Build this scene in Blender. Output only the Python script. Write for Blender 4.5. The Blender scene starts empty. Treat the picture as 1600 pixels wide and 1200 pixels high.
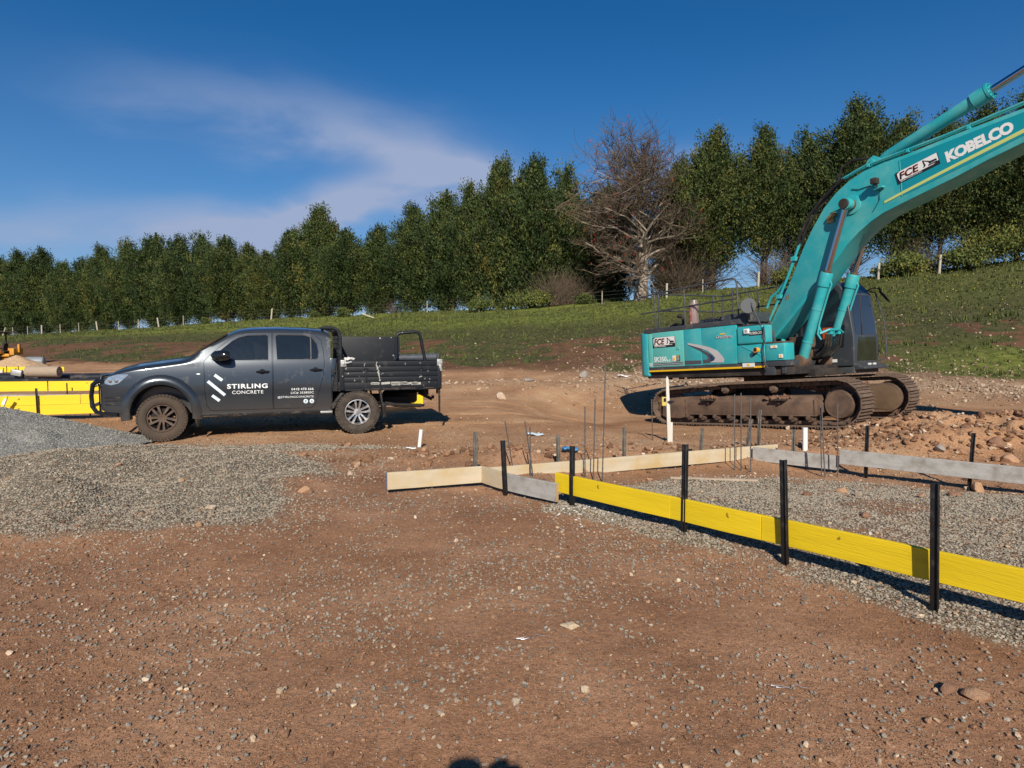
import bpy, bmesh, math, random
import numpy as np
from mathutils import Vector, Matrix, Euler
sc = bpy.context.scene
col = sc.collection
R = math.radians

# ------------------------------------------------------------------ camera, sky, sun, exposure
CAMZ = 1.65
PITCH = 3.75
cam_d = bpy.data.cameras.new('camera_view')
cam = bpy.data.objects.new('camera_view', cam_d)
col.objects.link(cam)
cam.location = (0, 0, CAMZ)
cam.rotation_euler = (R(90 - PITCH), 0, 0)
cam_d.sensor_width = 36
cam_d.lens = 24.0
cam_d.clip_start = 0.02
cam_d.clip_end = 6000
sc.camera = cam

SUN_EL = 32.3
SUN_AZ = 180.0 - 1.0      # compass bearing of the sun, clockwise from +Y
sunv = Vector((math.sin(R(SUN_AZ)) * math.cos(R(SUN_EL)), math.cos(R(SUN_AZ)) * math.cos(R(SUN_EL)), math.sin(R(SUN_EL))))
sd = bpy.data.lights.new('sun', 'SUN')
sd.energy = 5.0
sd.angle = R(0.53)
sd.color = (1.0, 0.90, 0.76)
so = bpy.data.objects.new('sun', sd)
so.rotation_euler = sunv.to_track_quat('Z', 'Y').to_euler()
so.location = (-10, -30, 30)
col.objects.link(so)

sc.view_settings.view_transform = 'Standard'
sc.view_settings.look = 'None'
sc.view_settings.gamma = 1
sc.view_settings.exposure = 0.20
sc.view_settings.use_curve_mapping = False

world = bpy.data.worlds.new('World')
sc.world = world
world.use_nodes = True
def build_world():
    nt = world.node_tree
    N, L = nt.nodes, nt.links
    N.clear()
    out = N.new('ShaderNodeOutputWorld')
    bg = N.new('ShaderNodeBackground')
    sky = N.new('ShaderNodeTexSky')
    sky.sky_type = 'NISHITA'
    sky.sun_disc = False
    sky.sun_elevation = R(SUN_EL)
    sky.sun_rotation = R(SUN_AZ)
    sky.altitude = 600
    sky.air_density = 1.0
    sky.dust_density = 0.3
    sky.ozone_density = 3.0
    hs = N.new('ShaderNodeHueSaturation')
    hs.inputs['Hue'].default_value = 0.506
    hs.inputs['Saturation'].default_value = 1.45
    hs.inputs['Value'].default_value = 0.86
    L.new(sky.outputs[0], hs.inputs['Color'])
    tc = N.new('ShaderNodeTexCoord')
    sep = N.new('ShaderNodeSeparateXYZ')
    L.new(tc.outputs['Generated'], sep.inputs[0])
    def M(op, a, b=None, c=None):
        n = N.new('ShaderNodeMath'); n.operation = op
        for i, v in enumerate((a, b, c)):
            if v is None: continue
            if isinstance(v, (int, float)): n.inputs[i].default_value = v
            else: L.new(v, n.inputs[i])
        return n.outputs[0]
    az = M('ARCTAN2', sep.outputs[0], sep.outputs[1])      # radians right of +Y
    el = M('ARCSINE', sep.outputs[2])
    nz = N.new('ShaderNodeTexNoise'); nz.inputs['Scale'].default_value = 4.6; nz.inputs['Detail'].default_value = 7
    nz.inputs['Roughness'].default_value = 0.52; nz.inputs['Distortion'].default_value = 0.3
    mp = N.new('ShaderNodeMapping'); mp.inputs['Scale'].default_value = (1.0, 1.0, 2.4)
    L.new(tc.outputs['Generated'], mp.inputs[0]); L.new(mp.outputs[0], nz.inputs[0])
    nz2 = N.new('ShaderNodeTexNoise'); nz2.inputs['Scale'].default_value = 1.7; nz2.inputs['Detail'].default_value = 4
    mp2 = N.new('ShaderNodeMapping'); mp2.inputs['Location'].default_value = (7.3, 2.1, 4.4)
    L.new(tc.outputs['Generated'], mp2.inputs[0]); L.new(mp2.outputs[0], nz2.inputs[0])
    dn = M('MULTIPLY', M('SUBTRACT', nz.outputs[0], 0.5), 0.13)
    dn2 = M('MULTIPLY', M('SUBTRACT', nz2.outputs[0], 0.5), 0.16)
    el_w = M('ADD', el, dn)
    az_w = M('ADD', az, dn2)
    # soft elongated cloud banks: (az, el, half length, half height, slope, strength)
    def blob(a0, e0, la, le, sl, st):
        da = M('SUBTRACT', az_w, a0)
        de = M('SUBTRACT', M('SUBTRACT', el_w, e0), M('MULTIPLY', da, sl))
        q = M('ADD', M('POWER', M('ABSOLUTE', M('DIVIDE', da, la)), 2.0), M('POWER', M('ABSOLUTE', M('DIVIDE', de, le)), 2.0))
        return M('MULTIPLY', M('EXPONENT', M('MULTIPLY', q, -1.0)), st)
    blobs = [(-0.46, 0.296, 0.09, 0.026, 0.0, 0.20), (-0.34, 0.288, 0.12, 0.032, -0.1, 0.42), (-0.17, 0.262, 0.13, 0.045, -0.25, 0.60), (-0.03, 0.222, 0.10, 0.040, -0.3, 0.70),
             (-0.15, 0.205, 0.09, 0.034, 0.2, 0.70), (-0.27, 0.168, 0.09, 0.030, 0.35, 1.35), (-0.40, 0.142, 0.13, 0.028, 0.1, 1.15), (-0.62, 0.125, 0.2, 0.032, 0.0, 0.45), (0.25, 0.235, 0.07, 0.030, 0.0, 0.40), (-1.2, 0.22, 0.3, 0.07, 0.1, 0.5), (1.3, 0.2, 0.3, 0.05, 0.1, 0.4), (2.6, 0.3, 0.5, 0.06, 0.2, 0.5)]
    tot = None
    for b in blobs:
        v = blob(*b)
        tot = v if tot is None else M('ADD', tot, v)
    # hazier just over the horizon, all round
    hz = M('MULTIPLY', M('EXPONENT', M('MULTIPLY', M('ABSOLUTE', el), -9.0)), 0.16)
    mod = M('MAXIMUM', M('ADD', M('MULTIPLY', nz.outputs[0], 3.0), -0.50), 0.0)
    fac = M('MINIMUM', M('ADD', M('MULTIPLY', tot, mod), hz), 0.92)
    # paler blue air low in the sky, the same all round
    low = N.new('ShaderNodeMixRGB'); low.inputs[2].default_value = (1.9, 4.2, 8.6, 1)
    L.new(M('MULTIPLY', M('EXPONENT', M('MULTIPLY', M('MAXIMUM', el, 0.0), -5.0)), 0.72), low.inputs[0]); L.new(hs.outputs[0], low.inputs[1])
    mix = N.new('ShaderNodeMixRGB')
    L.new(fac, mix.inputs[0]); L.new(low.outputs[0], mix.inputs[1])
    mix.inputs[2].default_value = (4.1, 4.9, 7.0, 1)
    L.new(mix.outputs[0], bg.inputs[0])
    bg.inputs[1].default_value = 0.075
    L.new(bg.outputs[0], out.inputs[0])
build_world()

# ------------------------------------------------------------------ helpers
def tag(o, label=None, cat=None, group=None, kind=None):
    if label: o['label'] = label
    if cat: o['category'] = cat
    if group: o['group'] = group
    if kind: o['kind'] = kind
    return o

def empty(name, loc=(0, 0, 0), rz=0.0, label=None, cat=None, group=None):
    o = bpy.data.objects.new(name, None)
    o.empty_display_size = 0.2
    o.location = loc
    o.rotation_euler = (0, 0, rz)
    col.objects.link(o)
    return tag(o, label, cat, group)

def link(name, me, parent=None, loc=None, rot=None):
    o = bpy.data.objects.new(name, me)
    col.objects.link(o)
    if parent is not None: o.parent = parent
    if loc is not None: o.location = loc
    if rot is not None: o.rotation_euler = rot
    return o

def copy_tree(o, parent=None):
    c = o.copy(); col.objects.link(c)
    c.parent = parent
    for ch in [x for x in o.children]:
        copy_tree(ch, c)
    return c

def ray(px, py):
    f = 1067.0; th = R(PITCH)
    d = ((px - 800) / f, 1.0, (600 - py) / f)
    c, s = math.cos(th), math.sin(th)
    return Vector((d[0], d[1] * c + d[2] * s, d[2] * c - d[1] * s))

class B:
    """collects shapes into one bmesh"""
    def __init__(s): s.bm = bmesh.new(); s.T = Matrix.Identity(4)
    def _v(s, p): return s.bm.verts.new(s.T @ Vector(p))
    def face(s, pts):
        try: return s.bm.faces.new([s._v(p) for p in pts])
        except ValueError: return None
    def box(s, c, d, rot=None, taper=1.0):
        m = Matrix.Translation(c)
        if rot is not None: m = m @ (rot if isinstance(rot, Matrix) else Euler(rot).to_matrix().to_4x4())
        v = []
        for z in (-.5, .5):
            k = taper if z > 0 else 1.0
            for x, y in ((-.5, -.5), (.5, -.5), (.5, .5), (-.5, .5)):
                v.append(s._v(m @ Vector((x * d[0] * k, y * d[1] * k, z * d[2]))))
        for f in ((3, 2, 1, 0), (4, 5, 6, 7), (0, 1, 5, 4), (1, 2, 6, 5), (2, 3, 7, 6), (3, 0, 4, 7)):
            s.bm.faces.new([v[i] for i in f])
        return s
    def bar(s, p0, p1, w, h, up=(0, 0, 1)):
        p0, p1 = Vector(p0), Vector(p1)
        x = (p1 - p0); L = x.length; x.normalize()
        y = Vector(up).cross(x)
        if y.length < 1e-4: y = Vector((0, 1, 0))
        y.normalize(); z = x.cross(y)
        m = Matrix((x, y, z)).transposed().to_4x4()
        return s.box((p0 + p1) / 2, (L, w, h), m)
    def rings(s, rings, cap=True, closed=False):
        vs = [[s._v(p) for p in r] for r in rings]
        n = len(vs[0])
        rng = range(len(vs)) if closed else range(len(vs) - 1)
        for i in rng:
            a, b = vs[i], vs[(i + 1) % len(vs)]
            for j in range(n):
                s.bm.faces.new((a[j], a[(j + 1) % n], b[(j + 1) % n], b[j]))
        if cap and not closed:
            s.bm.faces.new(list(reversed(vs[0]))); s.bm.faces.new(vs[-1])
        return s
    def tube(s, pts, r, n=8, cap=True, closed=False):
        pts = [Vector(p) for p in pts]
        rs = r if isinstance(r, (list, tuple)) else [r] * len(pts)
        rings = []; u = None
        m = len(pts)
        for i, p in enumerate(pts):
            if closed: t = pts[(i + 1) % m] - pts[i - 1]
            else: t = pts[min(i + 1, m - 1)] - pts[max(i - 1, 0)]
            t.normalize()
            if u is None:
                u = t.orthogonal().normalized()
            else:
                u = u - t * u.dot(t)
                u = u.normalized() if u.length > 1e-6 else t.orthogonal().normalized()
            v = t.cross(u)
            rings.append([p + (u * math.cos(2 * math.pi * k / n) + v * math.sin(2 * math.pi * k / n)) * rs[i] for k in range(n)])
        return s.rings(rings, cap, closed)
    def cyl(s, p0, p1, r0, r1=None, n=16, cap=True):
        return s.tube([p0, p1], [r0, r0 if r1 is None else r1], n, cap)
    def prism(s, poly, a, b, plane='xz'):
        def P(u, w, h):
            return {'xz': (u, h, w), 'xy': (u, w, h), 'yz': (h, u, w)}[plane]
        v0 = [s._v(P(u, w, a)) for u, w in poly]
        v1 = [s._v(P(u, w, b)) for u, w in poly]
        n = len(poly)
        s.bm.faces.new(v0); s.bm.faces.new(list(reversed(v1)))
        for i in range(n):
            s.bm.faces.new((v0[i], v1[i], v1[(i + 1) % n], v0[(i + 1) % n]))
        return s
    def lathe(s, prof, c, axis='y', n=32, closed=False):
        """prof: (radius, height) pairs round the axis through c"""
        rings = []
        for r, h in prof:
            ring = []
            for k in range(n):
                a = 2 * math.pi * k / n
                u, w = r * math.cos(a), r * math.sin(a)
                ring.append(Vector(c) + Vector({'y': (u, h, w), 'z': (u, w, h), 'x': (h, u, w)}[axis]))
            rings.append(ring)
        return s.rings(rings, cap=not closed, closed=closed)
    def mesh(s, name, smooth=None, bevel=0.0, seg=2):
        bm = s.bm
        bmesh.ops.recalc_face_normals(bm, faces=bm.faces)
        if bevel > 0:
            bmesh.ops.remove_doubles(bm, verts=bm.verts, dist=1e-5)
            es = [e for e in bm.edges if len(e.link_faces) == 2 and e.calc_face_angle(0) > 0.6]
            bmesh.ops.bevel(bm, geom=es, offset=bevel, segments=seg, affect='EDGES', profile=0.6, clamp_overlap=True)
        me = bpy.data.meshes.new(name)
        bm.to_mesh(me); bm.free()
        if smooth is not None:
            me.shade_smooth()
            me.set_sharp_from_angle(angle=R(smooth))
        return me
    def done(s, name, mat, parent=None, smooth=35, bevel=0.0, seg=2, loc=None, rot=None):
        me = s.mesh(name, smooth, bevel, seg)
        me.materials.append(mat)
        return link(name, me, parent, loc, rot)

def np_mesh(name, verts, faces, mat=None, smooth=False, attrs=None):
    """fast mesh from numpy: verts (n,3), faces (m,k)"""
    verts = np.asarray(verts, dtype=np.float32); faces = np.asarray(faces, dtype=np.int32)
    me = bpy.data.meshes.new(name)
    me.vertices.add(len(verts)); me.vertices.foreach_set('co', verts.ravel())
    m, k = faces.shape
    me.loops.add(m * k); me.loops.foreach_set('vertex_index', faces.ravel())
    me.polygons.add(m); me.polygons.foreach_set('loop_start', np.arange(0, m * k, k, dtype=np.int32))
    me.polygons.foreach_set('loop_total', np.full(m, k, dtype=np.int32))
    me.polygons.foreach_set('use_smooth', np.full(m, smooth, dtype=bool))
    me.update(calc_edges=True)
    if attrs:
        for an, (dom, arr) in attrs.items():
            at = me.attributes.new(an, 'FLOAT', dom)
            at.data.foreach_set('value', np.asarray(arr, dtype=np.float32))
    if mat: me.materials.append(mat)
    return me

# ---- numpy value noise
def _hash(ix, iy, seed):
    h = (ix.astype(np.int64) * 374761393 + iy.astype(np.int64) * 668265263 + seed * 1442695041) & 0x7fffffff
    h = ((h ^ (h >> 13)) * 1274126177) & 0x7fffffff
    return ((h ^ (h >> 16)) & 0xffff) / 65535.0
def vnoise(x, y, seed=0):
    x0 = np.floor(x); y0 = np.floor(y)
    fx = x - x0; fy = y - y0
    fx = fx * fx * (3 - 2 * fx); fy = fy * fy * (3 - 2 * fy)
    a = _hash(x0, y0, seed); b = _hash(x0 + 1, y0, seed); c = _hash(x0, y0 + 1, seed); d = _hash(x0 + 1, y0 + 1, seed)
    return (a * (1 - fx) + b * fx) * (1 - fy) + (c * (1 - fx) + d * fx) * fy
def fbm(x, y, oct=4, seed=0, gain=0.5):
    s = 0; a = 1; t = 0
    for i in range(oct):
        s = s + a * vnoise(x * 2 ** i + 17.3 * i, y * 2 ** i - 9.1 * i, seed + i); t += a; a *= gain
    return s / t * 2 - 1      # about -1..1
def sstep(a, b, x):
    t = np.clip((x - a) / (b - a), 0, 1); return t * t * (3 - 2 * t)

# ------------------------------------------------------------------ materials
def mat(name, base, rough=0.6, metal=0.0, coat=0.0, var=0.0, vscale=4.0, dirt=None, dirt_amt=0.0, dscale=3.0, bump=0.0, bscale=40.0, spec=0.5, trans=0.0, low_dirt=None, stretch=None, spots=None):
    m = bpy.data.materials.new(name); m.use_nodes = True
    nt = m.node_tree; N, L = nt.nodes, nt.links
    p = N['Principled BSDF']
    p.inputs['Roughness'].default_value = rough
    p.inputs['Metallic'].default_value = metal
    p.inputs['Coat Weight'].default_value = coat
    p.inputs['Coat Roughness'].default_value = 0.08
    p.inputs['Specular IOR Level'].default_value = spec
    p.inputs['Transmission Weight'].default_value = trans
    tc = N.new('ShaderNodeTexCoord'); src = tc.outputs['Object']
    if stretch:
        mp = N.new('ShaderNodeMapping'); mp.inputs['Scale'].default_value = stretch
        L.new(src, mp.inputs[0]); src = mp.outputs[0]
    cur = None
    if var > 0:
        n = N.new('ShaderNodeTexNoise'); n.inputs['Scale'].default_value = vscale; n.inputs['Detail'].default_value = 6
        L.new(src, n.inputs[0])
        r = N.new('ShaderNodeMixRGB')
        r.inputs[1].default_value = tuple(max(0, c * (1 - var)) for c in base) + (1,)
        r.inputs[2].default_value = tuple(min(1, c * (1 + var)) for c in base) + (1,)
        L.new(n.outputs[0], r.inputs[0]); cur = r.outputs[0]
    if dirt is not None:
        n = N.new('ShaderNodeTexNoise'); n.inputs['Scale'].default_value = dscale; n.inputs['Detail'].default_value = 9; n.inputs['Roughness'].default_value = 0.65
        L.new(tc.outputs['Object'], n.inputs[0])
        cr = N.new('ShaderNodeValToRGB'); cr.color_ramp.elements[0].position = 0.62 - 0.35 * dirt_amt; cr.color_ramp.elements[1].position = 0.80 - 0.2 * dirt_amt
        L.new(n.outputs[0], cr.inputs[0])
        fac = cr.outputs[0]
        if low_dirt:      # splash dirt that lies low on the thing
            sp = N.new('ShaderNodeSeparateXYZ'); L.new(tc.outputs['Object'], sp.inputs[0])
            mr = N.new('ShaderNodeMapRange'); mr.inputs[1].default_value = low_dirt[1]; mr.inputs[2].default_value = low_dirt[0]
            L.new(sp.outputs[2], mr.inputs[0])
            mm = N.new('ShaderNodeMath'); mm.operation = 'MULTIPLY_ADD'; L.new(mr.outputs[0], mm.inputs[0]); mm.inputs[1].default_value = low_dirt[2]; 
            m3 = N.new('ShaderNodeMath'); m3.operation = 'MULTIPLY'; L.new(fac, m3.inputs[0]); m3.inputs[1].default_value = 0.35; L.new(m3.outputs[0], mm.inputs[2])
            m2 = N.new('ShaderNodeMath'); m2.operation = 'MINIMUM'; L.new(mm.outputs[0], m2.inputs[0]); m2.inputs[1].default_value = 0.85
            fac = m2.outputs[0]
        r = N.new('ShaderNodeMixRGB'); L.new(fac, r.inputs[0])
        if cur: L.new(cur, r.inputs[1])
        else: r.inputs[1].default_value = tuple(base) + (1,)
        r.inputs[2].default_value = tuple(dirt) + (1,); cur = r.outputs[0]
        rr = N.new('ShaderNodeMapRange'); rr.inputs[3].default_value = rough; rr.inputs[4].default_value = 0.9
        L.new(fac, rr.inputs[0]); L.new(rr.outputs[0], p.inputs['Roughness'])
        if metal > 0:
            rm = N.new('ShaderNodeMapRange'); rm.inputs[3].default_value = metal; rm.inputs[4].default_value = 0.0
            L.new(fac, rm.inputs[0]); L.new(rm.outputs[0], p.inputs['Metallic'])
        if coat > 0:
            rc = N.new('ShaderNodeMapRange'); rc.inputs[3].default_value = coat; rc.inputs[4].default_value = 0.0
            L.new(fac, rc.inputs[0]); L.new(rc.outputs[0], p.inputs['Coat Weight'])
    if spots is not None:      # (colour, scale, threshold)
        n = N.new('ShaderNodeTexNoise'); n.inputs['Scale'].default_value = spots[1]; n.inputs['Detail'].default_value = 3
        L.new(tc.outputs['Object'], n.inputs[0])
        cr = N.new('ShaderNodeValToRGB'); cr.color_ramp.elements[0].position = spots[2]; cr.color_ramp.elements[1].position = spots[2] + 0.025
        L.new(n.outputs[0], cr.inputs[0])
        r = N.new('ShaderNodeMixRGB'); L.new(cr.outputs[0], r.inputs[0])
        if cur: L.new(cur, r.inputs[1])
        else: r.inputs[1].default_value = tuple(base) + (1,)
        r.inputs[2].default_value = tuple(spots[0]) + (1,); cur = r.outputs[0]
    if cur: L.new(cur, p.inputs['Base Color'])
    else: p.inputs['Base Color'].default_value = tuple(base) + (1,)
    if bump > 0:
        n = N.new('ShaderNodeTexNoise'); n.inputs['Scale'].default_value = bscale; n.inputs['Detail'].default_value = 6
        L.new(src, n.inputs[0])
        b = N.new('ShaderNodeBump'); b.inputs['Strength'].default_value = 1.0; b.inputs['Distance'].default_value = bump
        L.new(n.outputs[0], b.inputs['Height']); L.new(b.outputs[0], p.inputs['Normal'])
    return m

def ramp_mat(name, cols, rough=0.9, scale=None, bump=0.0, bscale=30):
    """colour picked per object / instance by random, with a little noise in it"""
    m = bpy.data.materials.new(name); m.use_nodes = True
    nt = m.node_tree; N, L = nt.nodes, nt.links
    p = N['Principled BSDF']; p.inputs['Roughness'].default_value = rough; p.inputs['Specular IOR Level'].default_value = 0.2
    oi = N.new('ShaderNodeObjectInfo')
    cr = N.new('ShaderNodeValToRGB'); cr.color_ramp.interpolation = 'LINEAR'
    while len(cr.color_ramp.elements) < len(cols): cr.color_ramp.elements.new(0.5)
    for i, c in enumerate(cols):
        cr.color_ramp.elements[i].position = i / (len(cols) - 1); cr.color_ramp.elements[i].color = tuple(c) + (1,)
    L.new(oi.outputs['Random'], cr.inputs[0])
    tc = N.new('ShaderNodeTexCoord'); n = N.new('ShaderNodeTexNoise'); n.inputs['Scale'].default_value = scale or 3; n.inputs['Detail'].default_value = 5
    L.new(tc.outputs['Object'], n.inputs[0])
    mm = N.new('ShaderNodeMapRange'); mm.inputs[1].default_value = 0.3; mm.inputs[2].default_value = 0.7; mm.inputs[3].default_value = 0.7; mm.inputs[4].default_value = 1.25
    L.new(n.outputs[0], mm.inputs[0])
    mu = N.new('ShaderNodeVectorMath'); mu.operation = 'SCALE'; L.new(cr.outputs[0], mu.inputs[0]); L.new(mm.outputs[0], mu.inputs['Scale'])
    L.new(mu.outputs[0], p.inputs['Base Color'])
    if bump > 0:
        b = N.new('ShaderNodeBump'); b.inputs['Distance'].default_value = bump
        n2 = N.new('ShaderNodeTexNoise'); n2.inputs['Scale'].default_value = bscale; n2.inputs['Detail'].default_value = 6; L.new(tc.outputs['Object'], n2.inputs[0])
        L.new(n2.outputs[0], b.inputs['Height']); L.new(b.outputs[0], p.inputs['Normal'])
    return m

# ------------------------------------------------------------------ terrain
FA = np.array([-75.0, 100.0]); FE = np.array([0.909, -0.417]); FN = np.array([-0.417, -0.909])
CT = [-60, 0, 28, 52, 82, 95, 106, 117, 123, 150, 200]
CZ = [1.2, 2.1, 2.9, 3.95, 4.55, 5.2, 6.1, 6.7, 7.3, 8.2, 8.5]
EXC = np.array([6.45, 16.6])

SPREAD = [(-9.0, 9.6), (-6.45, 9.8), (-5.2, 10.3), (-3.7, 10.1), (-1.95, 8.45), (-2.0, 8.05), (-2.45, 7.6), (-2.3, 6.9), (-2.35, 5.95), (-2.95, 5.5), (-3.89, 5.15), (-4.9, 4.9), (-7.6, 5.0)]
SLAB = [(0.31, 6.44), (0.56, 7.42), (0.96, 7.85), (2.23, 8.6), (3.63, 8.6), (4.62, 8.12), (5.6, 7.2), (7.5, 5.5), (5.51, 2.0), (3.6, 2.6), (2.81, 3.50), (2.49, 3.80), (1.92, 4.60), (1.4, 5.36), (0.86, 5.95)]
def poly_dist(x, y, poly):
    """signed distance to polygon, positive inside"""
    P = np.array(poly); n = len(P)
    d = np.full(np.shape(x), 1e9); ins = np.zeros(np.shape(x), bool)
    for i in range(n):
        a = P[i]; b = P[(i + 1) % n]; e = b - a
        t = np.clip(((x - a[0]) * e[0] + (y - a[1]) * e[1]) / (e @ e), 0, 1)
        d = np.minimum(d, np.hypot(x - a[0] - t * e[0], y - a[1] - t * e[1]))
        c = ((a[1] > y) != (b[1] > y)) & (x < (b[0] - a[0]) * (y - a[1]) / (b[1] - a[1] + 1e-12) + a[0])
        ins ^= c
    return np.where(ins, d, -d)

def line_coords(x, y):
    dx = x - FA[0]; dy = y - FA[1]
    return dx * FN[0] + dy * FN[1], dx * FE[0] + dy * FE[1]      # s towards the viewpoint, t along the fence

def height(x, y, fine=True):
    x = np.asarray(x, float); y = np.asarray(y, float)
    s, t = line_coords(x, y)
    zc = np.interp(t, CT, CZ)
    tau = (34 - s) / 34
    g = np.clip(tau, 0, None)
    g = np.where(g < 1, g ** 1.12, 1.0)
    z = zc * g
    z = np.where(tau > 1, zc - np.clip(-s - 1.5, 0, 60) * 0.32, z)
    # hollow round the excavator
    dx = x - EXC[0]; dy = y - EXC[1]
    u = dx * 0.66 - dy * 0.75; v = dx * 0.75 + dy * 0.66
    w = 1 - sstep(3.6, 6.6, np.hypot(u * 0.85, v))
    w = w * (1 - sstep(0.02, 0.25, tau))
    z = z * (1 - w) + (-0.34 + 0.058 * u + 0.02 * v) * w
    # slab bed dug slightly into the site
    w2 = sstep(6.6, 8.0, y) * sstep(0.2, 1.0, x) * (1 - sstep(8.8, 10.5, y)) * (1 - sstep(6, 9, x))
    z = z - 0.12 * w2
    # gravel spread and slab gravel stand a touch proud
    ps = poly_dist(x, y, SPREAD)
    z = z + sstep(-0.25, 0.7, ps + 0.25 * fbm(x * 1.2, y * 1.2, 3, 5)) * (0.08 + 0.10 * fbm(x * 1.1, y * 1.1, 4, 11) + 0.10 * np.abs(fbm(x * 1.7, y * 2.2, 4, 13)))
    z = z + 0.22 * np.exp(-(((x + 4.70) / 0.60) ** 2 + ((y - 6.75) / 0.42) ** 2)) + 0.16 * np.exp(-(((x + 5.3) / 0.8) ** 2 + ((y - 8.2) / 0.45) ** 2)) + 0.12 * np.exp(-(((x + 3.6) / 0.8) ** 2 + ((y - 8.9) / 0.35) ** 2))
    z = z + 0.07 * np.exp(-(((x + 3.1) / 0.7) ** 2 + ((y - 7.6) / 0.5) ** 2))
    pl = poly_dist(x, y, SLAB)
    z = z + sstep(-0.12, 0.25, pl) * 0.03
    # lumpy dirt banks
    m1 = np.exp(-(((x + 0.1) / 1.5) ** 2 + ((y - 8.9) / 0.55) ** 2))
    m2 = sstep(4.6, 6.5, x) * np.exp(-((y - 11.3 - 0.12 * (x - 8)) / 1.5) ** 2) * (1 - sstep(17, 20, x))
    z = z + m1 * (0.14 + 0.10 * fbm(x * 3, y * 3, 4, 21)) + m2 * (0.36 + 0.42 * fbm(x * 1.8, y * 1.8, 5, 23))
    m3 = np.exp(-(((x - 3.5) / 4.5) ** 2 + ((y - 10.0) / 0.45) ** 2))
    z = z + m3 * (0.05 + 0.05 * fbm(x * 4, y * 4, 3, 29))
    m4 = sstep(0.5, 3, x) * np.exp(-((s - 35.5) / 2.2) ** 2)      # rough ground at the bank's foot
    z = z + m4 * (0.10 + 0.22 * fbm(x * 0.9, y * 0.9, 5, 31))
    # the low bank beyond the site track, behind the ute
    m5 = np.exp(-(((x - 0.5) / 5.5) ** 2 + ((y - 22.5) / 1.6) ** 2))
    z = z + m5 * (0.28 + 0.12 * fbm(x * 0.8, y * 0.8, 4, 33))
    # wheel ruts along the site track
    for (a0, a1, xa, xb) in ((13.3, 0.16, -3, 4.5), (14.9, 0.16, -3, 4.0), (16.6, -0.05, -8, 3), (18.2, -0.05, -8, 3)):
        q = y - a0 - a1 * x - 0.25 * np.sin(x * 0.5 + a0)
        k = sstep(xa, xa + 1, x) * (1 - sstep(xb - 1, xb, x))
        z = z + k * (-0.035 * np.exp(-(q / 0.14) ** 2) + 0.018 * np.exp(-((np.abs(q) - 0.28) / 0.10) ** 2))
    bank = sstep(0.0, 0.15, tau) * (1 - sstep(1.0, 1.2, tau))
    z = z + bank * 0.16 * fbm(x * 0.35, y * 0.35, 4, 41)
    if fine:
        near = 1 - sstep(18, 30, np.hypot(x, y))
        z = z + near * (0.028 * fbm(x * 0.9, y * 0.9, 3, 51) + 0.012 * fbm(x * 4.0, y * 4.0, 3, 55) + 0.006 * fbm(x * 14, y * 14, 2, 57))
    return z
def hz(x, y): return float(height(np.array([x]), np.array([y]))[0])

def at(px, py):
    """ground point under a pixel of the photograph"""
    r = ray(px, py); z = 0.0
    for _ in range(12):
        k = (z - CAMZ) / r.z if r.z < -1e-4 else 60
        k = min(k, 120)
        z = hz(r.x * k, r.y * k)
    return Vector((r.x * k, r.y * k, z))

# masks used for colour and scatter
def masks(x, y):
    s, t = line_coords(x, y)
    n1 = fbm(x * 0.8, y * 0.8, 4, 61); n2 = fbm(x * 3.2, y * 3.2, 4, 67)
    ps = poly_dist(x, y, SPREAD) + 0.60 * n1 + 0.25 * n2
    pl = poly_dist(x, y, SLAB) + 0.10 * n1 + 0.08 * n2
    holes = sstep(0.30, 0.62, fbm(x * 1.3, y * 1.3, 4, 71) * 0.5 + 0.5 - 0.08)
    gravel = np.maximum(sstep(-0.22, 0.20, ps), sstep(-0.06, 0.06, pl) * np.where((y > 4.6) & (x > 1.7), 1 - 0.75 * sstep(0.55, 0.75, fbm(x * 1.1, y * 1.7, 4, 73) * 0.5 + 0.5), 1.0))
    gt = np.exp(-(((x + 3.6) / 2.6) ** 2 + ((y - 10.3) / 0.5) ** 2)) * 0.8
    gravel = np.maximum(gravel, sstep(0.35, 0.7, gt + 0.25 * n2))
    tau = (34 - s) / 34
    # grass: thin and patchy low on the bank, closed towards the crest
    gn = fbm(x * 0.22, y * 0.22, 4, 81) * 0.6 + fbm(x * 1.1, y * 1.1, 3, 83) * 0.4
    right = sstep(86, 108, t)
    thr = 0.34 - 0.5 * right
    cover = sstep(0.02, 0.12, tau) * (0.72 - 0.10 * right) * (0.6 + 0.4 * sstep(55, 80, t)) + sstep(0.30 - 0.06 * right, 0.52, tau) * (0.52 - 0.10 * right) * np.where(t > 60, 1, 1) + 0.42 * sstep(0.66, 0.82, tau)
    grass = sstep(-0.20, 0.40, gn * 1.5 + cover * 1.5 - 0.86)
    patch = np.exp(-(((x - 18.5) / 3.2) ** 2 + ((y - 25.5) / 3.0) ** 2))
    grass = np.maximum(grass, sstep(0.2, 0.6, patch + 0.3 * gn))
    grass = grass * sstep(0.04, 0.10, tau + 0.05 * gn) 
    stony = sstep(1, 6, x) * np.exp(-((tau - 0.00) / 0.10) ** 2) + 0.5 * np.exp(-(((x - 0.5) / 6.5) ** 2 + ((y - 23.0) / 2.2) ** 2))
    stony = np.clip(stony * (0.8 + 0.5 * n1), 0, 1)
    return gravel, grass, stony, tau, t

def grid_axis(segs):
    a = [segs[0][0]]
    for (x0, x1, st) in segs:
        n = max(1, int(round(abs(x1 - x0) / st)))
        a += list(x0 + (x1 - x0) * (np.arange(1, n + 1) / n))
    return np.array(a)

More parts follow.
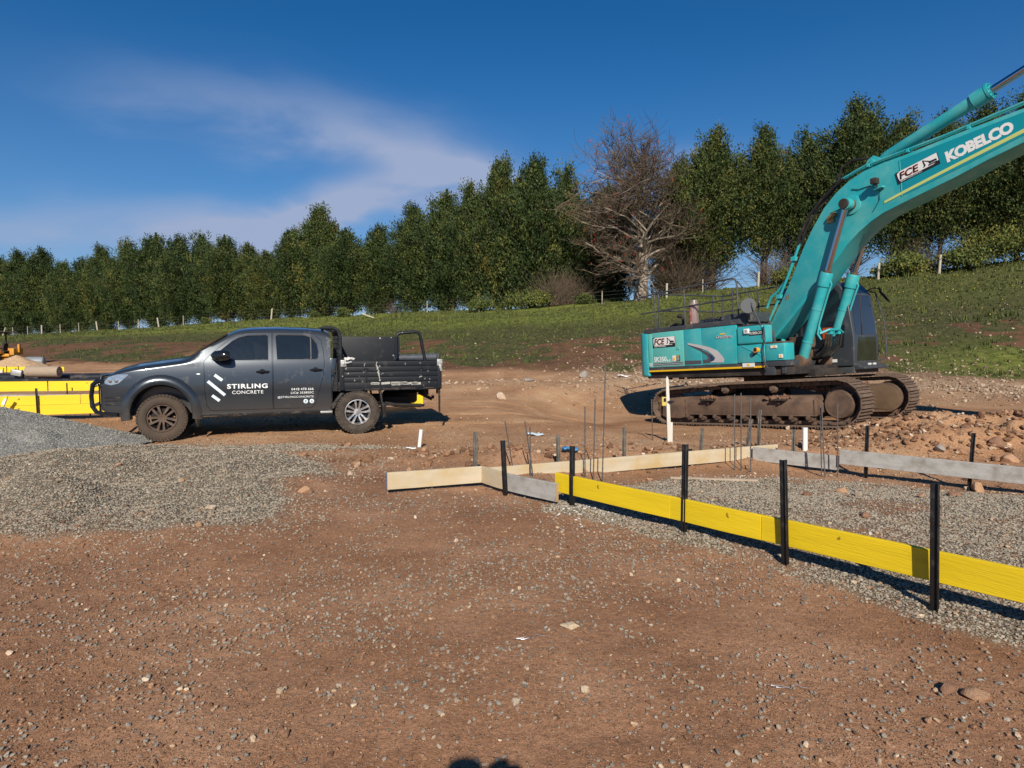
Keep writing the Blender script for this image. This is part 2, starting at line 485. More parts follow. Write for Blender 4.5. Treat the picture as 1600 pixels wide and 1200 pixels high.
def dirt_material():
    m = bpy.data.materials.new('site_ground'); m.use_nodes = True
    nt = m.node_tree; N, L = nt.nodes, nt.links
    p = N['Principled BSDF']; p.inputs['Roughness'].default_value = 0.95; p.inputs['Specular IOR Level'].default_value = 0.15
    tc = N.new('ShaderNodeTexCoord'); src = tc.outputs['Object']
    def noise(sc_, det=6, rough=0.6, loc=(0, 0, 0)):
        mp = N.new('ShaderNodeMapping'); mp.inputs['Location'].default_value = loc; L.new(src, mp.inputs[0])
        n = N.new('ShaderNodeTexNoise'); n.inputs['Scale'].default_value = sc_; n.inputs['Detail'].default_value = det; n.inputs['Roughness'].default_value = rough
        L.new(mp.outputs[0], n.inputs[0]); return n.outputs[0]
    def ramp(f, stops):
        cr = N.new('ShaderNodeValToRGB')
        while len(cr.color_ramp.elements) < len(stops): cr.color_ramp.elements.new(0.5)
        for i, (q, c) in enumerate(stops):
            cr.color_ramp.elements[i].position = q
            cr.color_ramp.elements[i].color = (tuple(c) if isinstance(c, (tuple, list)) else (c, c, c)) + (1,)
        L.new(f, cr.inputs[0]); return cr.outputs[0]
    def mix(f, a, b, mode='MIX'):
        n = N.new('ShaderNodeMixRGB'); n.blend_type = mode
        for i, v in enumerate((f, a, b)):
            if isinstance(v, (int, float)): n.inputs[i].default_value = v if i == 0 else (v, v, v, 1)
            elif isinstance(v, tuple): n.inputs[i].default_value = v + (1,)
            else: L.new(v, n.inputs[i])
        return n.outputs[0]
    def attr(nm):
        a = N.new('ShaderNodeAttribute'); a.attribute_name = nm; return a.outputs['Fac']
    near = ramp(noise(0.9, 7, 0.6), [(0.30, (0.215, 0.108, 0.058)), (0.50, (0.310, 0.168, 0.096)), (0.70, (0.42, 0.245, 0.148))])
    mid = ramp(noise(0.55, 8, 0.65, (5, 3, 0)), [(0.30, (0.28, 0.148, 0.076)), (0.52, (0.43, 0.250, 0.138)), (0.72, (0.56, 0.375, 0.225))])
    c = mix(attr('mid'), near, mid)
    fine = ramp(noise(38, 4, 0.7), [(0.34, 0.70), (0.50, 1.0), (0.66, 1.25)])
    c = mix(0.75, c, fine, 'MULTIPLY')
    # pale and dark crumbs set in the dirt
    vo = N.new('ShaderNodeTexVoronoi'); vo.inputs['Scale'].default_value = 46; L.new(src, vo.inputs['Vector'])
    crumb = ramp(vo.outputs['Distance'], [(0.18, 1.0), (0.30, 0.0)])
    crv = N.new('ShaderNodeSeparateColor'); L.new(vo.outputs['Color'], crv.inputs[0])
    cs = ramp(crv.outputs[0], [(0.66, 0.0), (0.70, 1.0)])
    cf = mix(1.0, crumb, cs, 'MULTIPLY')
    ccol = ramp(crv.outputs[1], [(0.0, (0.22, 0.21, 0.19)), (0.45, (0.32, 0.23, 0.16)), (0.8, (0.44, 0.33, 0.22)), (1.0, (0.55, 0.47, 0.36))])
    c = mix(cf, c, ccol)
    vg = N.new('ShaderNodeTexVoronoi'); vg.inputs['Scale'].default_value = 150; L.new(src, vg.inputs['Vector'])
    vgs = N.new('ShaderNodeSeparateColor'); L.new(vg.outputs['Color'], vgs.inputs[0])
    gritf = mix(1.0, ramp(vg.outputs['Distance'], [(0.30, 1.0), (0.48, 0.0)]), ramp(vgs.outputs[0], [(0.45, 0.0), (0.50, 1.0)]), 'MULTIPLY')
    c = mix(gritf, c, mix(1.0, c, ramp(vgs.outputs[1], [(0.0, 0.55), (0.5, 1.15), (0.85, 1.5), (1.0, 2.1)]), 'MULTIPLY'))
    dark_dirt = ramp(noise(1.1, 6), [(0.3, (0.10, 0.052, 0.030)), (0.7, (0.19, 0.105, 0.060))])
    c = mix(attr('bank'), c, mix(0.7, dark_dirt, fine, 'MULTIPLY'))
    stone = ramp(noise(3.5, 8, 0.7), [(0.3, (0.20, 0.13, 0.085)), (0.5, (0.36, 0.26, 0.17)), (0.7, (0.52, 0.42, 0.30))])
    c = mix(attr('stony'), c, stone)
    gv = N.new('ShaderNodeTexVoronoi'); gv.inputs['Scale'].default_value = 62; L.new(src, gv.inputs['Vector'])
    gs = N.new('ShaderNodeSeparateColor'); L.new(gv.outputs['Color'], gs.inputs[0])
    gcol = ramp(gs.outputs[0], [(0.0, (0.21, 0.182, 0.138)), (0.5, (0.29, 0.252, 0.195)), (1.0, (0.38, 0.335, 0.265))])
    gcol = mix(1.0, gcol, ramp(gv.outputs['Distance'], [(0.25, 1.0), (0.6, 0.45)]), 'MULTIPLY')
    c = mix(attr('gravel'), c, gcol)
    gr = ramp(noise(2.6, 7, 0.7), [(0.28, (0.070, 0.088, 0.018)), (0.5, (0.150, 0.180, 0.036)), (0.72, (0.26, 0.27, 0.068))])
    gr2 = mix(attr('lush'), ramp(noise(2.2, 7, 0.7, (3, 1, 0)), [(0.28, (0.036, 0.038, 0.018)), (0.5, (0.070, 0.074, 0.030)), (0.72, (0.125, 0.112, 0.055))]), gr)
    gr2 = mix(0.6, gr2, ramp(noise(22, 4, 0.7), [(0.34, 0.55), (0.66, 1.35)]), 'MULTIPLY')
    gfac = ramp(mix(0.35, attr('grass'), noise(7, 5, 0.7)), [(0.40, 0.0), (0.56, 1.0)])
    c = mix(gfac, c, gr2)
    L.new(c, p.inputs['Base Color'])
    # relief
    b1 = N.new('ShaderNodeBump'); b1.inputs['Distance'].default_value = 0.022; b1.inputs['Strength'].default_value = 0.8; L.new(noise(11, 6, 0.6), b1.inputs['Height'])
    b2 = N.new('ShaderNodeBump'); b2.inputs['Distance'].default_value = 0.005; b2.inputs['Strength'].default_value = 0.9; L.new(gritf, b2.inputs['Height']); L.new(b1.outputs[0], b2.inputs['Normal'])
    b3 = N.new('ShaderNodeBump'); b3.inputs['Distance'].default_value = 0.012; b3.invert = False; L.new(cf, b3.inputs['Height']); L.new(b2.outputs[0], b3.inputs['Normal'])
    b4 = N.new('ShaderNodeBump'); b4.inputs['Distance'].default_value = 0.012; b4.invert = True
    gd = mix(attr('gravel'), 0.5, gv.outputs['Distance']); L.new(gd, b4.inputs['Height']); L.new(b3.outputs[0], b4.inputs['Normal'])
    L.new(b4.outputs[0], p.inputs['Normal'])
    return m

def build_ground():
    xs = grid_axis([(-3000, -400, 500), (-400, -120, 30), (-120, -30, 2.0), (-30, -9, 0.35), (-9, 9, 0.055), (9, 24, 0.16), (24, 60, 0.6), (60, 130, 3.5), (130, 400, 30), (400, 3000, 500)])
    ys = grid_axis([(-400, -20, 60), (-20, 0, 1.5), (0, 1.5, 0.15), (1.5, 12, 0.055), (12, 22, 0.13), (22, 50, 0.35), (50, 110, 0.9), (110, 200, 9), (200, 600, 60), (600, 4000, 500)])
    X, Y = np.meshgrid(xs, ys)
    x = X.ravel(); y = Y.ravel()
    z = height(x, y)
    nx, ny = len(xs), len(ys)
    i = np.arange(nx * ny).reshape(ny, nx)
    F = np.stack([i[:-1, :-1], i[:-1, 1:], i[1:, 1:], i[1:, :-1]], -1).reshape(-1, 4)
    gravel, grass, stony, tau, t = masks(x, y)
    n1 = fbm(x * 0.4, y * 0.4, 4, 91)
    mid = sstep(7.8, 10.5, y + 1.2 * n1 + 0.15 * x) * (1 - 0.25 * sstep(3, 6, x))
    m1 = np.exp(-(((x + 0.1) / 1.6) ** 2 + ((y - 8.8) / 0.6) ** 2))
    mid = mid * (1 - 0.5 * m1)
    bank = sstep(0.03, 0.09, tau + 0.03 * n1)
    scar = np.exp(-(((x + 17) / 5) ** 2 + ((y - 46) / 6.0) ** 2))
    bank = bank * (1 - 0.8 * sstep(0.3, 0.7, scar))
    grass = grass * (1 - 0.9 * sstep(0.25, 0.7, scar))
    lush = np.clip(sstep(0.50, 0.68, tau + 0.05 * n1) * (1 - 0.75 * sstep(96, 112, t)) + np.exp(-(((x - 18.5) / 3.4) ** 2 + ((y - 25.5) / 3.2) ** 2)), 0, 1)
    me = np_mesh('ground', np.stack([x, y, z], -1), F, dirt_material(), True,
                 {'gravel': ('POINT', gravel), 'grass': ('POINT', grass), 'stony': ('POINT', stony), 'mid': ('POINT', mid), 'bank': ('POINT', bank), 'lush': ('POINT', lush)})
    tag(link('ground', me), kind='structure')
build_ground()

# ------------------------------------------------------------------ scattered stones and grass
rng = np.random.default_rng(7)
def scatter_nodes(name, material, flat=0.6, sub=1):
    ng = bpy.data.node_groups.new(name, 'GeometryNodeTree')
    ng.interface.new_socket('Geometry', in_out='INPUT', socket_type='NodeSocketGeometry')
    ng.interface.new_socket('Geometry', in_out='OUTPUT', socket_type='NodeSocketGeometry')
    N, L = ng.nodes, ng.links
    gi = N.new('NodeGroupInput'); go = N.new('NodeGroupOutput')
    ico = N.new('GeometryNodeMeshIcoSphere'); ico.inputs['Radius'].default_value = 0.5; ico.inputs['Subdivisions'].default_value = sub
    sp = N.new('GeometryNodeSetPosition')
    nz = N.new('ShaderNodeTexNoise'); nz.inputs['Scale'].default_value = 2.2
    vs = N.new('ShaderNodeVectorMath'); vs.operation = 'SUBTRACT'; vs.inputs[1].default_value = (0.5, 0.5, 0.5)
    vm = N.new('ShaderNodeVectorMath'); vm.operation = 'SCALE'; vm.inputs['Scale'].default_value = 0.9
    L.new(nz.outputs['Color'], vs.inputs[0]); L.new(vs.outputs[0], vm.inputs[0]); L.new(vm.outputs[0], sp.inputs['Offset'])
    L.new(ico.outputs[0], sp.inputs[0])
    sm = N.new('GeometryNodeSetMaterial'); sm.inputs['Material'].default_value = material
    L.new(sp.outputs[0], sm.inputs[0])
    iop = N.new('GeometryNodeInstanceOnPoints')
    L.new(gi.outputs[0], iop.inputs['Points']); L.new(sm.outputs[0], iop.inputs['Instance'])
    for an, inp in (('rot', 'Rotation'), ('scl', 'Scale')):
        na = N.new('GeometryNodeInputNamedAttribute'); na.data_type = 'FLOAT_VECTOR'; na.inputs['Name'].default_value = an
        L.new([o for o in na.outputs if o.type == 'VECTOR'][0], iop.inputs[inp])
    L.new(iop.outputs[0], go.inputs[0])
    return ng

def scatter(name, pts, size, material, label, cat, flat=0.65, sub=1, sink=0.25):
    n = len(pts)
    me = bpy.data.meshes.new(name); me.vertices.add(n)
    z = pts[:, 2] + size * (0.5 * flat - sink)
    co = np.stack([pts[:, 0], pts[:, 1], z], -1)
    me.vertices.foreach_set('co', co.astype(np.float32).ravel())
    a = me.attributes.new('rot', 'FLOAT_VECTOR', 'POINT')
    rot = np.stack([rng.normal(0, 0.35, n), rng.normal(0, 0.35, n), rng.uniform(0, 6.28, n)], -1)
    a.data.foreach_set('vector', rot.astype(np.float32).ravel())
    a = me.attributes.new('scl', 'FLOAT_VECTOR', 'POINT')
    scl = np.stack([size * rng.uniform(0.8, 1.35, n), size * rng.uniform(0.65, 1.0, n), size * flat * rng.uniform(0.7, 1.2, n)], -1)
    a.data.foreach_set('vector', scl.astype(np.float32).ravel())
    me.materials.append(material)
    o = link(name, me)
    md = o.modifiers.new('stones', 'NODES'); md.node_group = scatter_nodes(name, material, flat, sub)
    tag(o, label, cat, kind='stuff')
    return o

M_AGG = ramp_mat('crushed_grey_stone', [(0.215, 0.185, 0.142), (0.285, 0.248, 0.192), (0.34, 0.300, 0.236), (0.42, 0.375, 0.30)], 0.95)
M_PEB = ramp_mat('dusty_grey_pebble', [(0.15, 0.13, 0.11), (0.25, 0.225, 0.185), (0.34, 0.30, 0.245), (0.29, 0.17, 0.10)], 0.9)
M_TAN = ramp_mat('tan_rubble_stone', [(0.20, 0.11, 0.065), (0.34, 0.22, 0.14), (0.46, 0.34, 0.23), (0.60, 0.50, 0.38)], 0.9)
M_CLOD = ramp_mat('red_clod', [(0.14, 0.075, 0.044), (0.245, 0.138, 0.080), (0.36, 0.215, 0.130)], 0.95)

def rnd_pts(n, x0, x1, y0, y1, dens, power=0.0):
    """random points kept where dens(x,y) beats a dice throw"""
    x = rng.uniform(x0, x1, n); y = rng.uniform(y0, y1, n)
    k = np.abs(x) < 0.80 * y + 2.4
    x, y = x[k], y[k]
    d = dens(x, y)
    k = rng.random(len(x)) < d
    x, y = x[k], y[k]
    return np.stack([x, y, height(x, y)], -1)

# -- grey aggregate on the spread and the slab bed
def dens_gravel(x, y):
    g, _, _, _, _ = masks(x, y)
    ps = poly_dist(x, y, SPREAD) + 0.6 * fbm(x * 1.4, y * 1.4, 4, 62)
    g = np.maximum(g, 0.22 * sstep(-0.9, 0.0, ps))
    far = np.clip(6.0 / np.maximum(y, 1), 0.25, 1.0)
    return g * far
P = rnd_pts(330000, -8.5, 8.5, 2.2, 11.0, dens_gravel)
scatter('gravel_bed', P, rng.uniform(0.013, 0.027, len(P)) * (0.8 + 0.03 * P[:, 1]), M_AGG, 'grey crushed gravel spread over the red dirt and the slab bed behind the yellow boards', 'gravel')
# -- loose grey pebbles thrown over the foreground dirt
def dens_peb(x, y):
    c = fbm(x * 0.7 + 3, y * 1.3, 4, 101) * 0.5 + 0.5
    c2 = fbm(x * 2.6, y * 2.6, 3, 103) * 0.5 + 0.5
    band = np.exp(-((y - 5.0 - 0.15 * x) / 0.9) ** 2) * 0.35
    drift = np.exp(-((y - 3.75 - 0.70 * (x + 1.2)) / 0.32) ** 2) * sstep(-2.2, -1.4, x) * (1 - sstep(0.6, 1.4, x)) + 0.8 * np.exp(-(((x + 3.0) / 0.9) ** 2 + ((y - 4.0) / 0.35) ** 2)) + 0.6 * np.exp(-(((x - 1.0) / 0.7) ** 2 + ((y - 4.9) / 0.5) ** 2))
    return np.clip(sstep(0.40, 0.75, c * 0.6 + c2 * 0.4 + band * 0.5) * 0.7 + 0.05 + drift * c2 * 1.3, 0, 1) * np.where(y > 8.5, 0.35, 1)
P = rnd_pts(190000, -8, 8, 1.7, 12.0, dens_peb)
sz = 0.008 + 0.020 * rng.random(len(P)) ** 2.4
scatter('loose_pebbles', P, sz, M_PEB, 'loose grey pebbles strewn over the bare dirt in the foreground', 'pebbles', sink=0.05)
# -- tan chips and clods
def dens_tan(x, y):
    c = fbm(x * 0.9 + 13, y * 0.9, 4, 107) * 0.5 + 0.5
    return 0.12 + 0.75 * sstep(0.5, 0.8, c)
P = rnd_pts(60000, -9, 14, 1.7, 15.0, dens_tan)
sz = 0.006 + 0.038 * rng.random(len(P)) ** 4.5
scatter('tan_stone_chips', P, sz, M_TAN, 'small tan and cream stone chips scattered across the dirt', 'stones', sink=0.12)
P = rnd_pts(110000, -9, 14, 1.7, 15.0, lambda x, y: 0.35 + 0.6 * sstep(0.45, 0.7, fbm(x * 1.1 + 3, y * 1.1, 4, 109) * 0.5 + 0.5))
sz = 0.006 + 0.026 * rng.random(len(P)) ** 4
scatter('dirt_crumbs', P, sz, M_CLOD, 'reddish brown crumbs of soil lying over the dirt', 'soil', sink=0.1)
P = rnd_pts(230000, -5, 5, 2.3, 6.2, lambda x, y: 0.35 + 0.6 * sstep(0.4, 0.7, fbm(x * 2.1 + 9, y * 2.1, 4, 113) * 0.5 + 0.5))
scatter('dirt_grit', P, rng.uniform(0.004, 0.009, len(P)), M_CLOD, 'fine brown grit covering the nearest dirt', 'grit', sink=0.15)
# -- rubble: spoil right of the far boards, mound left, bank foot
def dens_rub(x, y):
    m1 = np.exp(-(((x + 0.3) / 1.5) ** 2 + ((y - 9.1) / 0.5) ** 2)) * 0.4
    m2 = sstep(4.3, 6.2, x) * np.exp(-((y - 11.2 - 0.12 * (x - 8)) / 1.7) ** 2)
    m3 = np.exp(-(((x - 3.5) / 4.5) ** 2 + ((y - 10.0) / 0.5) ** 2)) * 0.35
    return np.clip(m1 + m2 + m3, 0, 1)
P = rnd_pts(30000, -3, 15, 7.5, 14.5, dens_rub)
sz = 0.012 + 0.13 * rng.random(len(P)) ** 4
scatter('spoil_rubble', P, sz, M_CLOD, 'lumps of red brown soil and rock heaped behind the far boards', 'rubble', sub=1, sink=0.12)
P = rnd_pts(22000, -3, 15, 7.5, 14.5, dens_rub)
sz = 0.010 + 0.09 * rng.random(len(P)) ** 5
scatter('spoil_stones', P, sz, M_TAN, 'tan stones mixed through the soil heaped behind the far boards', 'rubble', sub=1, sink=0.12)
def dens_foot(x, y):
    _, g, st, tau, t = masks(x, y)
    return np.clip(st * 1.1 + 0.07 * sstep(0.0, 0.05, tau) * (1 - sstep(0.45, 0.7, tau)) * (1 - 0.6 * g) * sstep(80, 100, t), 0, 1)
P = rnd_pts(110000, -12, 32, 17, 42, dens_foot)
sz = 0.03 + 0.12 * rng.random(len(P)) ** 5
scatter('bank_stones', P, sz, ramp_mat('bank_stone', [(0.19, 0.12, 0.078), (0.29, 0.20, 0.135), (0.38, 0.29, 0.205), (0.50, 0.41, 0.31)], 0.9), 'pale broken stones along the foot and lower face of the grassy bank', 'stones', sink=0.15)

# -- grass tufts on the bank: blades as real triangles
def build_grass():
    n = 120000
    x = rng.uniform(-75, 45, n); y = rng.uniform(20, 100, n)
    k = (np.abs(x) < 0.80 * y) & (y < 60 + 25 * (x < 0) + 20 * (x < -25)) 
    x, y = x[k], y[k]
    g, gr, st, tau, t = masks(x, y)
    k = (rng.random(len(x)) < gr ** 1.6 * (0.30 + 0.7 * (t > 70)) + 0.05 * (tau > 0.04)) & (tau > 0.04) & (tau < 1.08)
    x, y, tau, t = x[k], y[k], tau[k], t[k]
    z = height(x, y)
    d = np.hypot(x, y)
    V = []; F = []; A = []
    nb = 5
    base = 0
    hgt = (0.05 + 0.14 * rng.random(len(x)) ** 2) * (1 + 0.5 * (tau > 0.7)) * (0.7 + 2.2 * sstep(0.62, 0.85, fbm(x * 0.9, y * 0.9, 3, 131) * 0.5 + 0.5))
    for b in range(nb):
        a = rng.uniform(0, 6.28, len(x)); r = rng.uniform(0.0, 0.12, len(x))
        bx = x + r * np.cos(a); by = y + r * np.sin(a)
        w = rng.uniform(0.02, 0.05, len(x)) * (d / 40).clip(0.6, 1.6)
        a2 = rng.uniform(0, 6.28, len(x))
        p0 = np.stack([bx - w * np.cos(a2), by - w * np.sin(a2), z - 0.02], -1)
        p1 = np.stack([bx + w * np.cos(a2), by + w * np.sin(a2), z - 0.02], -1)
        p2 = np.stack([bx + rng.normal(0, 0.05, len(x)), by + rng.normal(0, 0.05, len(x)), z + hgt * rng.uniform(0.6, 1.2, len(x))], -1)
        v = np.stack([p0, p1, p2], 1).reshape(-1, 3)
        f = base + np.arange(len(x) * 3).reshape(-1, 3); base += len(x) * 3
        V.append(v); F.append(f); A.append(np.repeat(rng.random(len(x)) * 0.5 + 0.5 * rng.random(len(x)), 3))
    m = bpy.data.materials.new('bank_grass_blades'); m.use_nodes = True
    N, L = m.node_tree.nodes, m.node_tree.links
    p = N['Principled BSDF']; p.inputs['Roughness'].default_value = 0.8; p.inputs['Specular IOR Level'].default_value = 0.2
    at_ = N.new('ShaderNodeAttribute'); at_.attribute_name = 'v'
    cr = N.new('ShaderNodeValToRGB'); cr.color_ramp.elements[0].color = (0.040, 0.052, 0.016, 1); cr.color_ramp.elements[1].color = (0.17, 0.165, 0.065, 1)
    e = cr.color_ramp.elements.new(0.6); e.color = (0.080, 0.098, 0.028, 1)
    L.new(at_.outputs['Fac'], cr.inputs[0]); L.new(cr.outputs[0], p.inputs['Base Color'])
    me = np_mesh('grass_tufts', np.concatenate(V), np.concatenate(F), m, False, {'v': ('POINT', np.concatenate(A))})
    tag(link('grass_tufts', me), 'short patchy green grass growing up the bank to the tree line', 'grass', kind='stuff')
    # small yellow flowers on the bank at the right
    n = 2600
    x = rng.uniform(-6, 40, n); y = rng.uniform(24, 60, n)
    s, t = line_coords(x, y); tau = (34 - s) / 34
    k = (rng.random(n) < 0.6 * sstep(0.25, 0.9, tau) * sstep(98, 112, t) * sstep(0.42, 0.62, fbm(x * 0.4, y * 0.4, 3, 121) * 0.5 + 0.5)) & (tau < 1.02) & (tau > 0.15)
    x, y = x[k], y[k]; z = height(x, y) + rng.uniform(0.06, 0.22, k.sum())
    r = 0.035
    V = []; F = []
    for i, (dx, dy) in enumerate(((r, 0), (0, r), (-r, 0), (0, -r))):
        V.append(np.stack([x + dx, y + dy * 0.8, z + dy * 0.6], -1))
    V = np.stack(V, 1).reshape(-1, 3); F = np.arange(len(x) * 4).reshape(-1, 4)
    me = np_mesh('yellow_flowers', V, F, mat('yellow_petals', (0.62, 0.50, 0.02), 0.7))
    tag(link('yellow_flowers', me), 'tiny yellow wildflowers dotted over the grass at the right of the bank', 'flowers', kind='stuff')
build_grass()
# ------------------------------------------------------------------ trees
def leaf_mat(name, stops):
    m = bpy.data.materials.new(name); m.use_nodes = True
    N, L = m.node_tree.nodes, m.node_tree.links
    p = N['Principled BSDF']; p.inputs['Roughness'].default_value = 0.65; p.inputs['Specular IOR Level'].default_value = 0.25
    a = N.new('ShaderNodeAttribute'); a.attribute_name = 'v'
    oi = N.new('ShaderNodeObjectInfo')
    ad = N.new('ShaderNodeMath'); ad.operation = 'MULTIPLY_ADD'; L.new(oi.outputs['Random'], ad.inputs[0]); ad.inputs[1].default_value = 0.24; L.new(a.outputs['Fac'], ad.inputs[2])
    cr = N.new('ShaderNodeValToRGB')
    while len(cr.color_ramp.elements) < len(stops): cr.color_ramp.elements.new(0.5)
    for i, (q, c) in enumerate(stops):
        cr.color_ramp.elements[i].position = q; cr.color_ramp.elements[i].color = tuple(c) + (1,)
    L.new(ad.outputs[0], cr.inputs[0])
    L.new(cr.outputs[0], p.inputs['Base Color'])
    tr = N.new('ShaderNodeBsdfTranslucent'); L.new(cr.outputs[0], tr.inputs[0])
    mx = N.new('ShaderNodeMixShader'); mx.inputs[0].default_value = 0.12
    L.new(p.outputs[0], mx.inputs[1]); L.new(tr.outputs[0], mx.inputs[2]); L.new(mx.outputs[0], N['Material Output'].inputs[0])
    return m
M_CONIFER = leaf_mat('cypress_foliage', [(0.0, (0.016, 0.032, 0.012)), (0.35, (0.036, 0.062, 0.020)), (0.65, (0.070, 0.100, 0.028)), (0.88, (0.125, 0.138, 0.034)), (1.0, (0.165, 0.145, 0.040))])
M_SHRUB = leaf_mat('roadside_shrub_leaves', [(0.0, (0.038, 0.055, 0.016)), (0.6, (0.085, 0.115, 0.028)), (1.0, (0.20, 0.19, 0.045))])
M_BARK = mat('cypress_bark', (0.075, 0.052, 0.040), 0.95, var=0.5, vscale=6)
M_PALEBARK = mat('pale_lichen_bark', (0.40, 0.35, 0.29), 0.9, var=0.55, vscale=3.0, dirt=(0.12, 0.085, 0.065), dirt_amt=0.75, dscale=2.5)
M_TWIG = mat('dry_twig', (0.105, 0.077, 0.052), 0.9, var=0.4, vscale=2)
M_TWIG2 = mat('pale_branch', (0.21, 0.18, 0.14), 0.9, var=0.5, vscale=2)

def leaves(centres, dirs, length, width, r):
    """kite shaped leaf sprays; returns verts, quads"""
    n = len(centres)
    d = dirs + r.normal(0, 0.38, (n, 3)); d /= np.linalg.norm(d, axis=1)[:, None]
    w = np.cross(d, r.normal(0, 1, (n, 3))); w /= np.linalg.norm(w, axis=1)[:, None] + 1e-9
    L_ = (length * r.uniform(0.6, 1.4, n))[:, None]; W_ = (width * r.uniform(0.6, 1.4, n))[:, None]
    p0 = centres - d * L_ * 0.5; p2 = centres + d * L_ * 0.5
    p1 = centres + w * W_ * 0.5 - d * L_ * 0.05; p3 = centres - w * W_ * 0.5 - d * L_ * 0.05
    V = np.stack([p0, p1, p2, p3], 1).reshape(-1, 3)
    return V, np.arange(n * 4).reshape(-1, 4)

def conifer(seed, h=12.0, r=2.6, z_low=0.9, plumes=95, per=330, tops=3, sparse_low=0.0):
    """returns (crown mesh, trunk mesh)"""
    g = np.random.default_rng(seed)
    C = []; D = []; A = []
    bms = B()
    leaders = [(0.0, 0.0, 1.0)] + [(g.uniform(-0.9, 0.9), g.uniform(-0.7, 0.7), g.uniform(0.78, 0.95)) for _ in range(tops - 1)]
    for i in range(plumes):
        u = ((i + 0.5) / plumes) ** 0.9
        lx, ly, lh = leaders[g.integers(len(leaders))] if u > 0.5 else (0, 0, 1)
        H = h * lh
        az = i * 2.399 + g.uniform(-0.5, 0.5)
        env = r * (max(0.0, 1 - u ** 1.9)) ** 0.70 * (0.45 + 0.55 * min(1, u / 0.26)) * g.uniform(0.58, 1.15)
        z0 = z_low + (H - z_low) * u * 0.86
        z1 = min(z0 + env * g.uniform(0.55, 1.0) + 0.35, H + g.uniform(-0.2, 0.5))
        if u > 0.93: env *= 0.4; z1 = H * g.uniform(0.96, 1.04)
        k = per if u > 0.2 else int(per * (1 - sparse_low))
        b0 = np.array([lx * u, ly * u, z0]); b1 = np.array([lx * u + env * math.cos(az), ly * u + env * math.sin(az), z1])
        t = g.uniform(0.12, 1.0, k) ** 0.75
        bend = np.array([0, 0, -0.25 * env])
        cen = b0 + (b1 - b0) * t[:, None] + bend * (4 * t * (1 - t))[:, None]
        sig = (0.10 + 0.115 * r) * (0.35 + 1.0 * np.sin(np.clip(t, 0, 1) * 2.5)) * 0.52
        nc = 12      # sprays gathered in tufts, each with its own tone
        ti = g.integers(0, nc, k); tt = (np.linspace(0.22, 1.0, nc) + g.normal(0, 0.04, nc))
        tc_ = b0 + (b1 - b0) * tt[:, None] + bend * (4 * tt * (1 - tt))[:, None]
        sg_ = (0.10 + 0.115 * r) * (0.35 + 1.0 * np.sin(np.clip(tt, 0, 1) * 2.5)) * 0.60
        tc_ = tc_ + g.normal(0, 1, (nc, 3)) * sg_[:, None]
        cen = tc_[ti] + g.normal(0, 1, (k, 3)) * np.array([0.15, 0.15, 0.27]) * (0.8 + 0.25 * r / 3)
        ttone = g.normal(0, 0.16, nc)
        out = np.array([math.cos(az) * 0.55, math.sin(az) * 0.55, 0.95])
        C.append(cen); D.append(np.tile(out, (k, 1)))
        tone = g.beta(2, 2.6)
        A.append(np.repeat(np.clip(tone * 0.75 + ttone[ti] + 0.08 * g.normal(0, 1, k) + 0.04, 0, 0.84), 4))
        if i % 3 == 0 and u < 0.75:
            bms.tube([b0 * [1, 1, 0.9], (b0 + b1) / 2 + bend * .7, b1], [0.05, 0.035, 0.015], 4, cap=False)
    for (lx, ly, lh) in leaders:      # feathery spires at the tips
        for q in range(3):
            k = 260; hh = g.uniform(0, 1, k); ox, oy = g.uniform(-0.5, 0.5, 2) * (q > 0)
            zt = h * lh * (1.03 - 0.05 * q) + 0.1
            wd = 0.06 + 0.50 * (1 - hh) 
            a_ = g.uniform(0, 6.28, k); rr = wd * np.sqrt(g.uniform(0, 1, k))
            C.append(np.stack([lx + ox + rr * np.cos(a_), ly + oy + rr * np.sin(a_), zt - 1.9 * (1 - hh)], -1)); D.append(np.stack([0.5 * np.cos(a_), 0.5 * np.sin(a_), np.full(k, 1.0)], -1))
            A.append(np.repeat(np.clip(0.35 + 0.12 * g.normal(0, 1, k), 0, 0.84), 4))
    C = np.concatenate(C); D = np.concatenate(D)
    V, F = leaves(C, D, 0.23, 0.095, g)
    crown = np_mesh('crown', V, F, M_CONIFER, False, {'v': ('POINT', np.concatenate(A))})
    # stems and the bare low limbs
    ns = 1 + int(g.integers(0, 3))
    for s_ in range(ns):
        ox, oy = (0, 0) if s_ == 0 else (g.uniform(-0.35, 0.35), g.uniform(-0.3, 0.3))
        bms.tube([(ox * .6, oy * .6, -0.3), (ox, oy, 1.0), (ox * 1.6, oy * 1.6, h * 0.45), (ox * .8, oy * .8, h * 0.85)], [0.20 if s_ == 0 else .12, 0.16 if s_ == 0 else .1, 0.09, 0.02], 7)
    for s_ in range(46):
        az = g.uniform(0, 6.28); zz = g.uniform(0.1, z_low + 1.6); L_ = g.uniform(0.8, 2.1)
        p = Vector((0, 0, zz)); pts = [p]; dz = g.uniform(0.4, 1.0)
        for q in range(4):
            az += g.uniform(-0.4, 0.4)
            p = p + Vector((math.cos(az), math.sin(az), dz + g.uniform(-0.2, 0.2))) * L_ / 4
            pts.append(p)
        bms.tube(pts, [0.045, 0.035, 0.025, 0.016, 0.008], 4, cap=False)
        for q in range(3):
            a2 = az + g.uniform(-1.2, 1.2); st = pts[1 + q % 3]
            bms.tube([st, st + Vector((math.cos(a2), math.sin(a2), g.uniform(0.1, 1.0))) * 0.55], [0.016, 0.005], 3, cap=False)
    me = bms.mesh('trunk', 60); me.materials.append(M_BARK)
    return crown, me

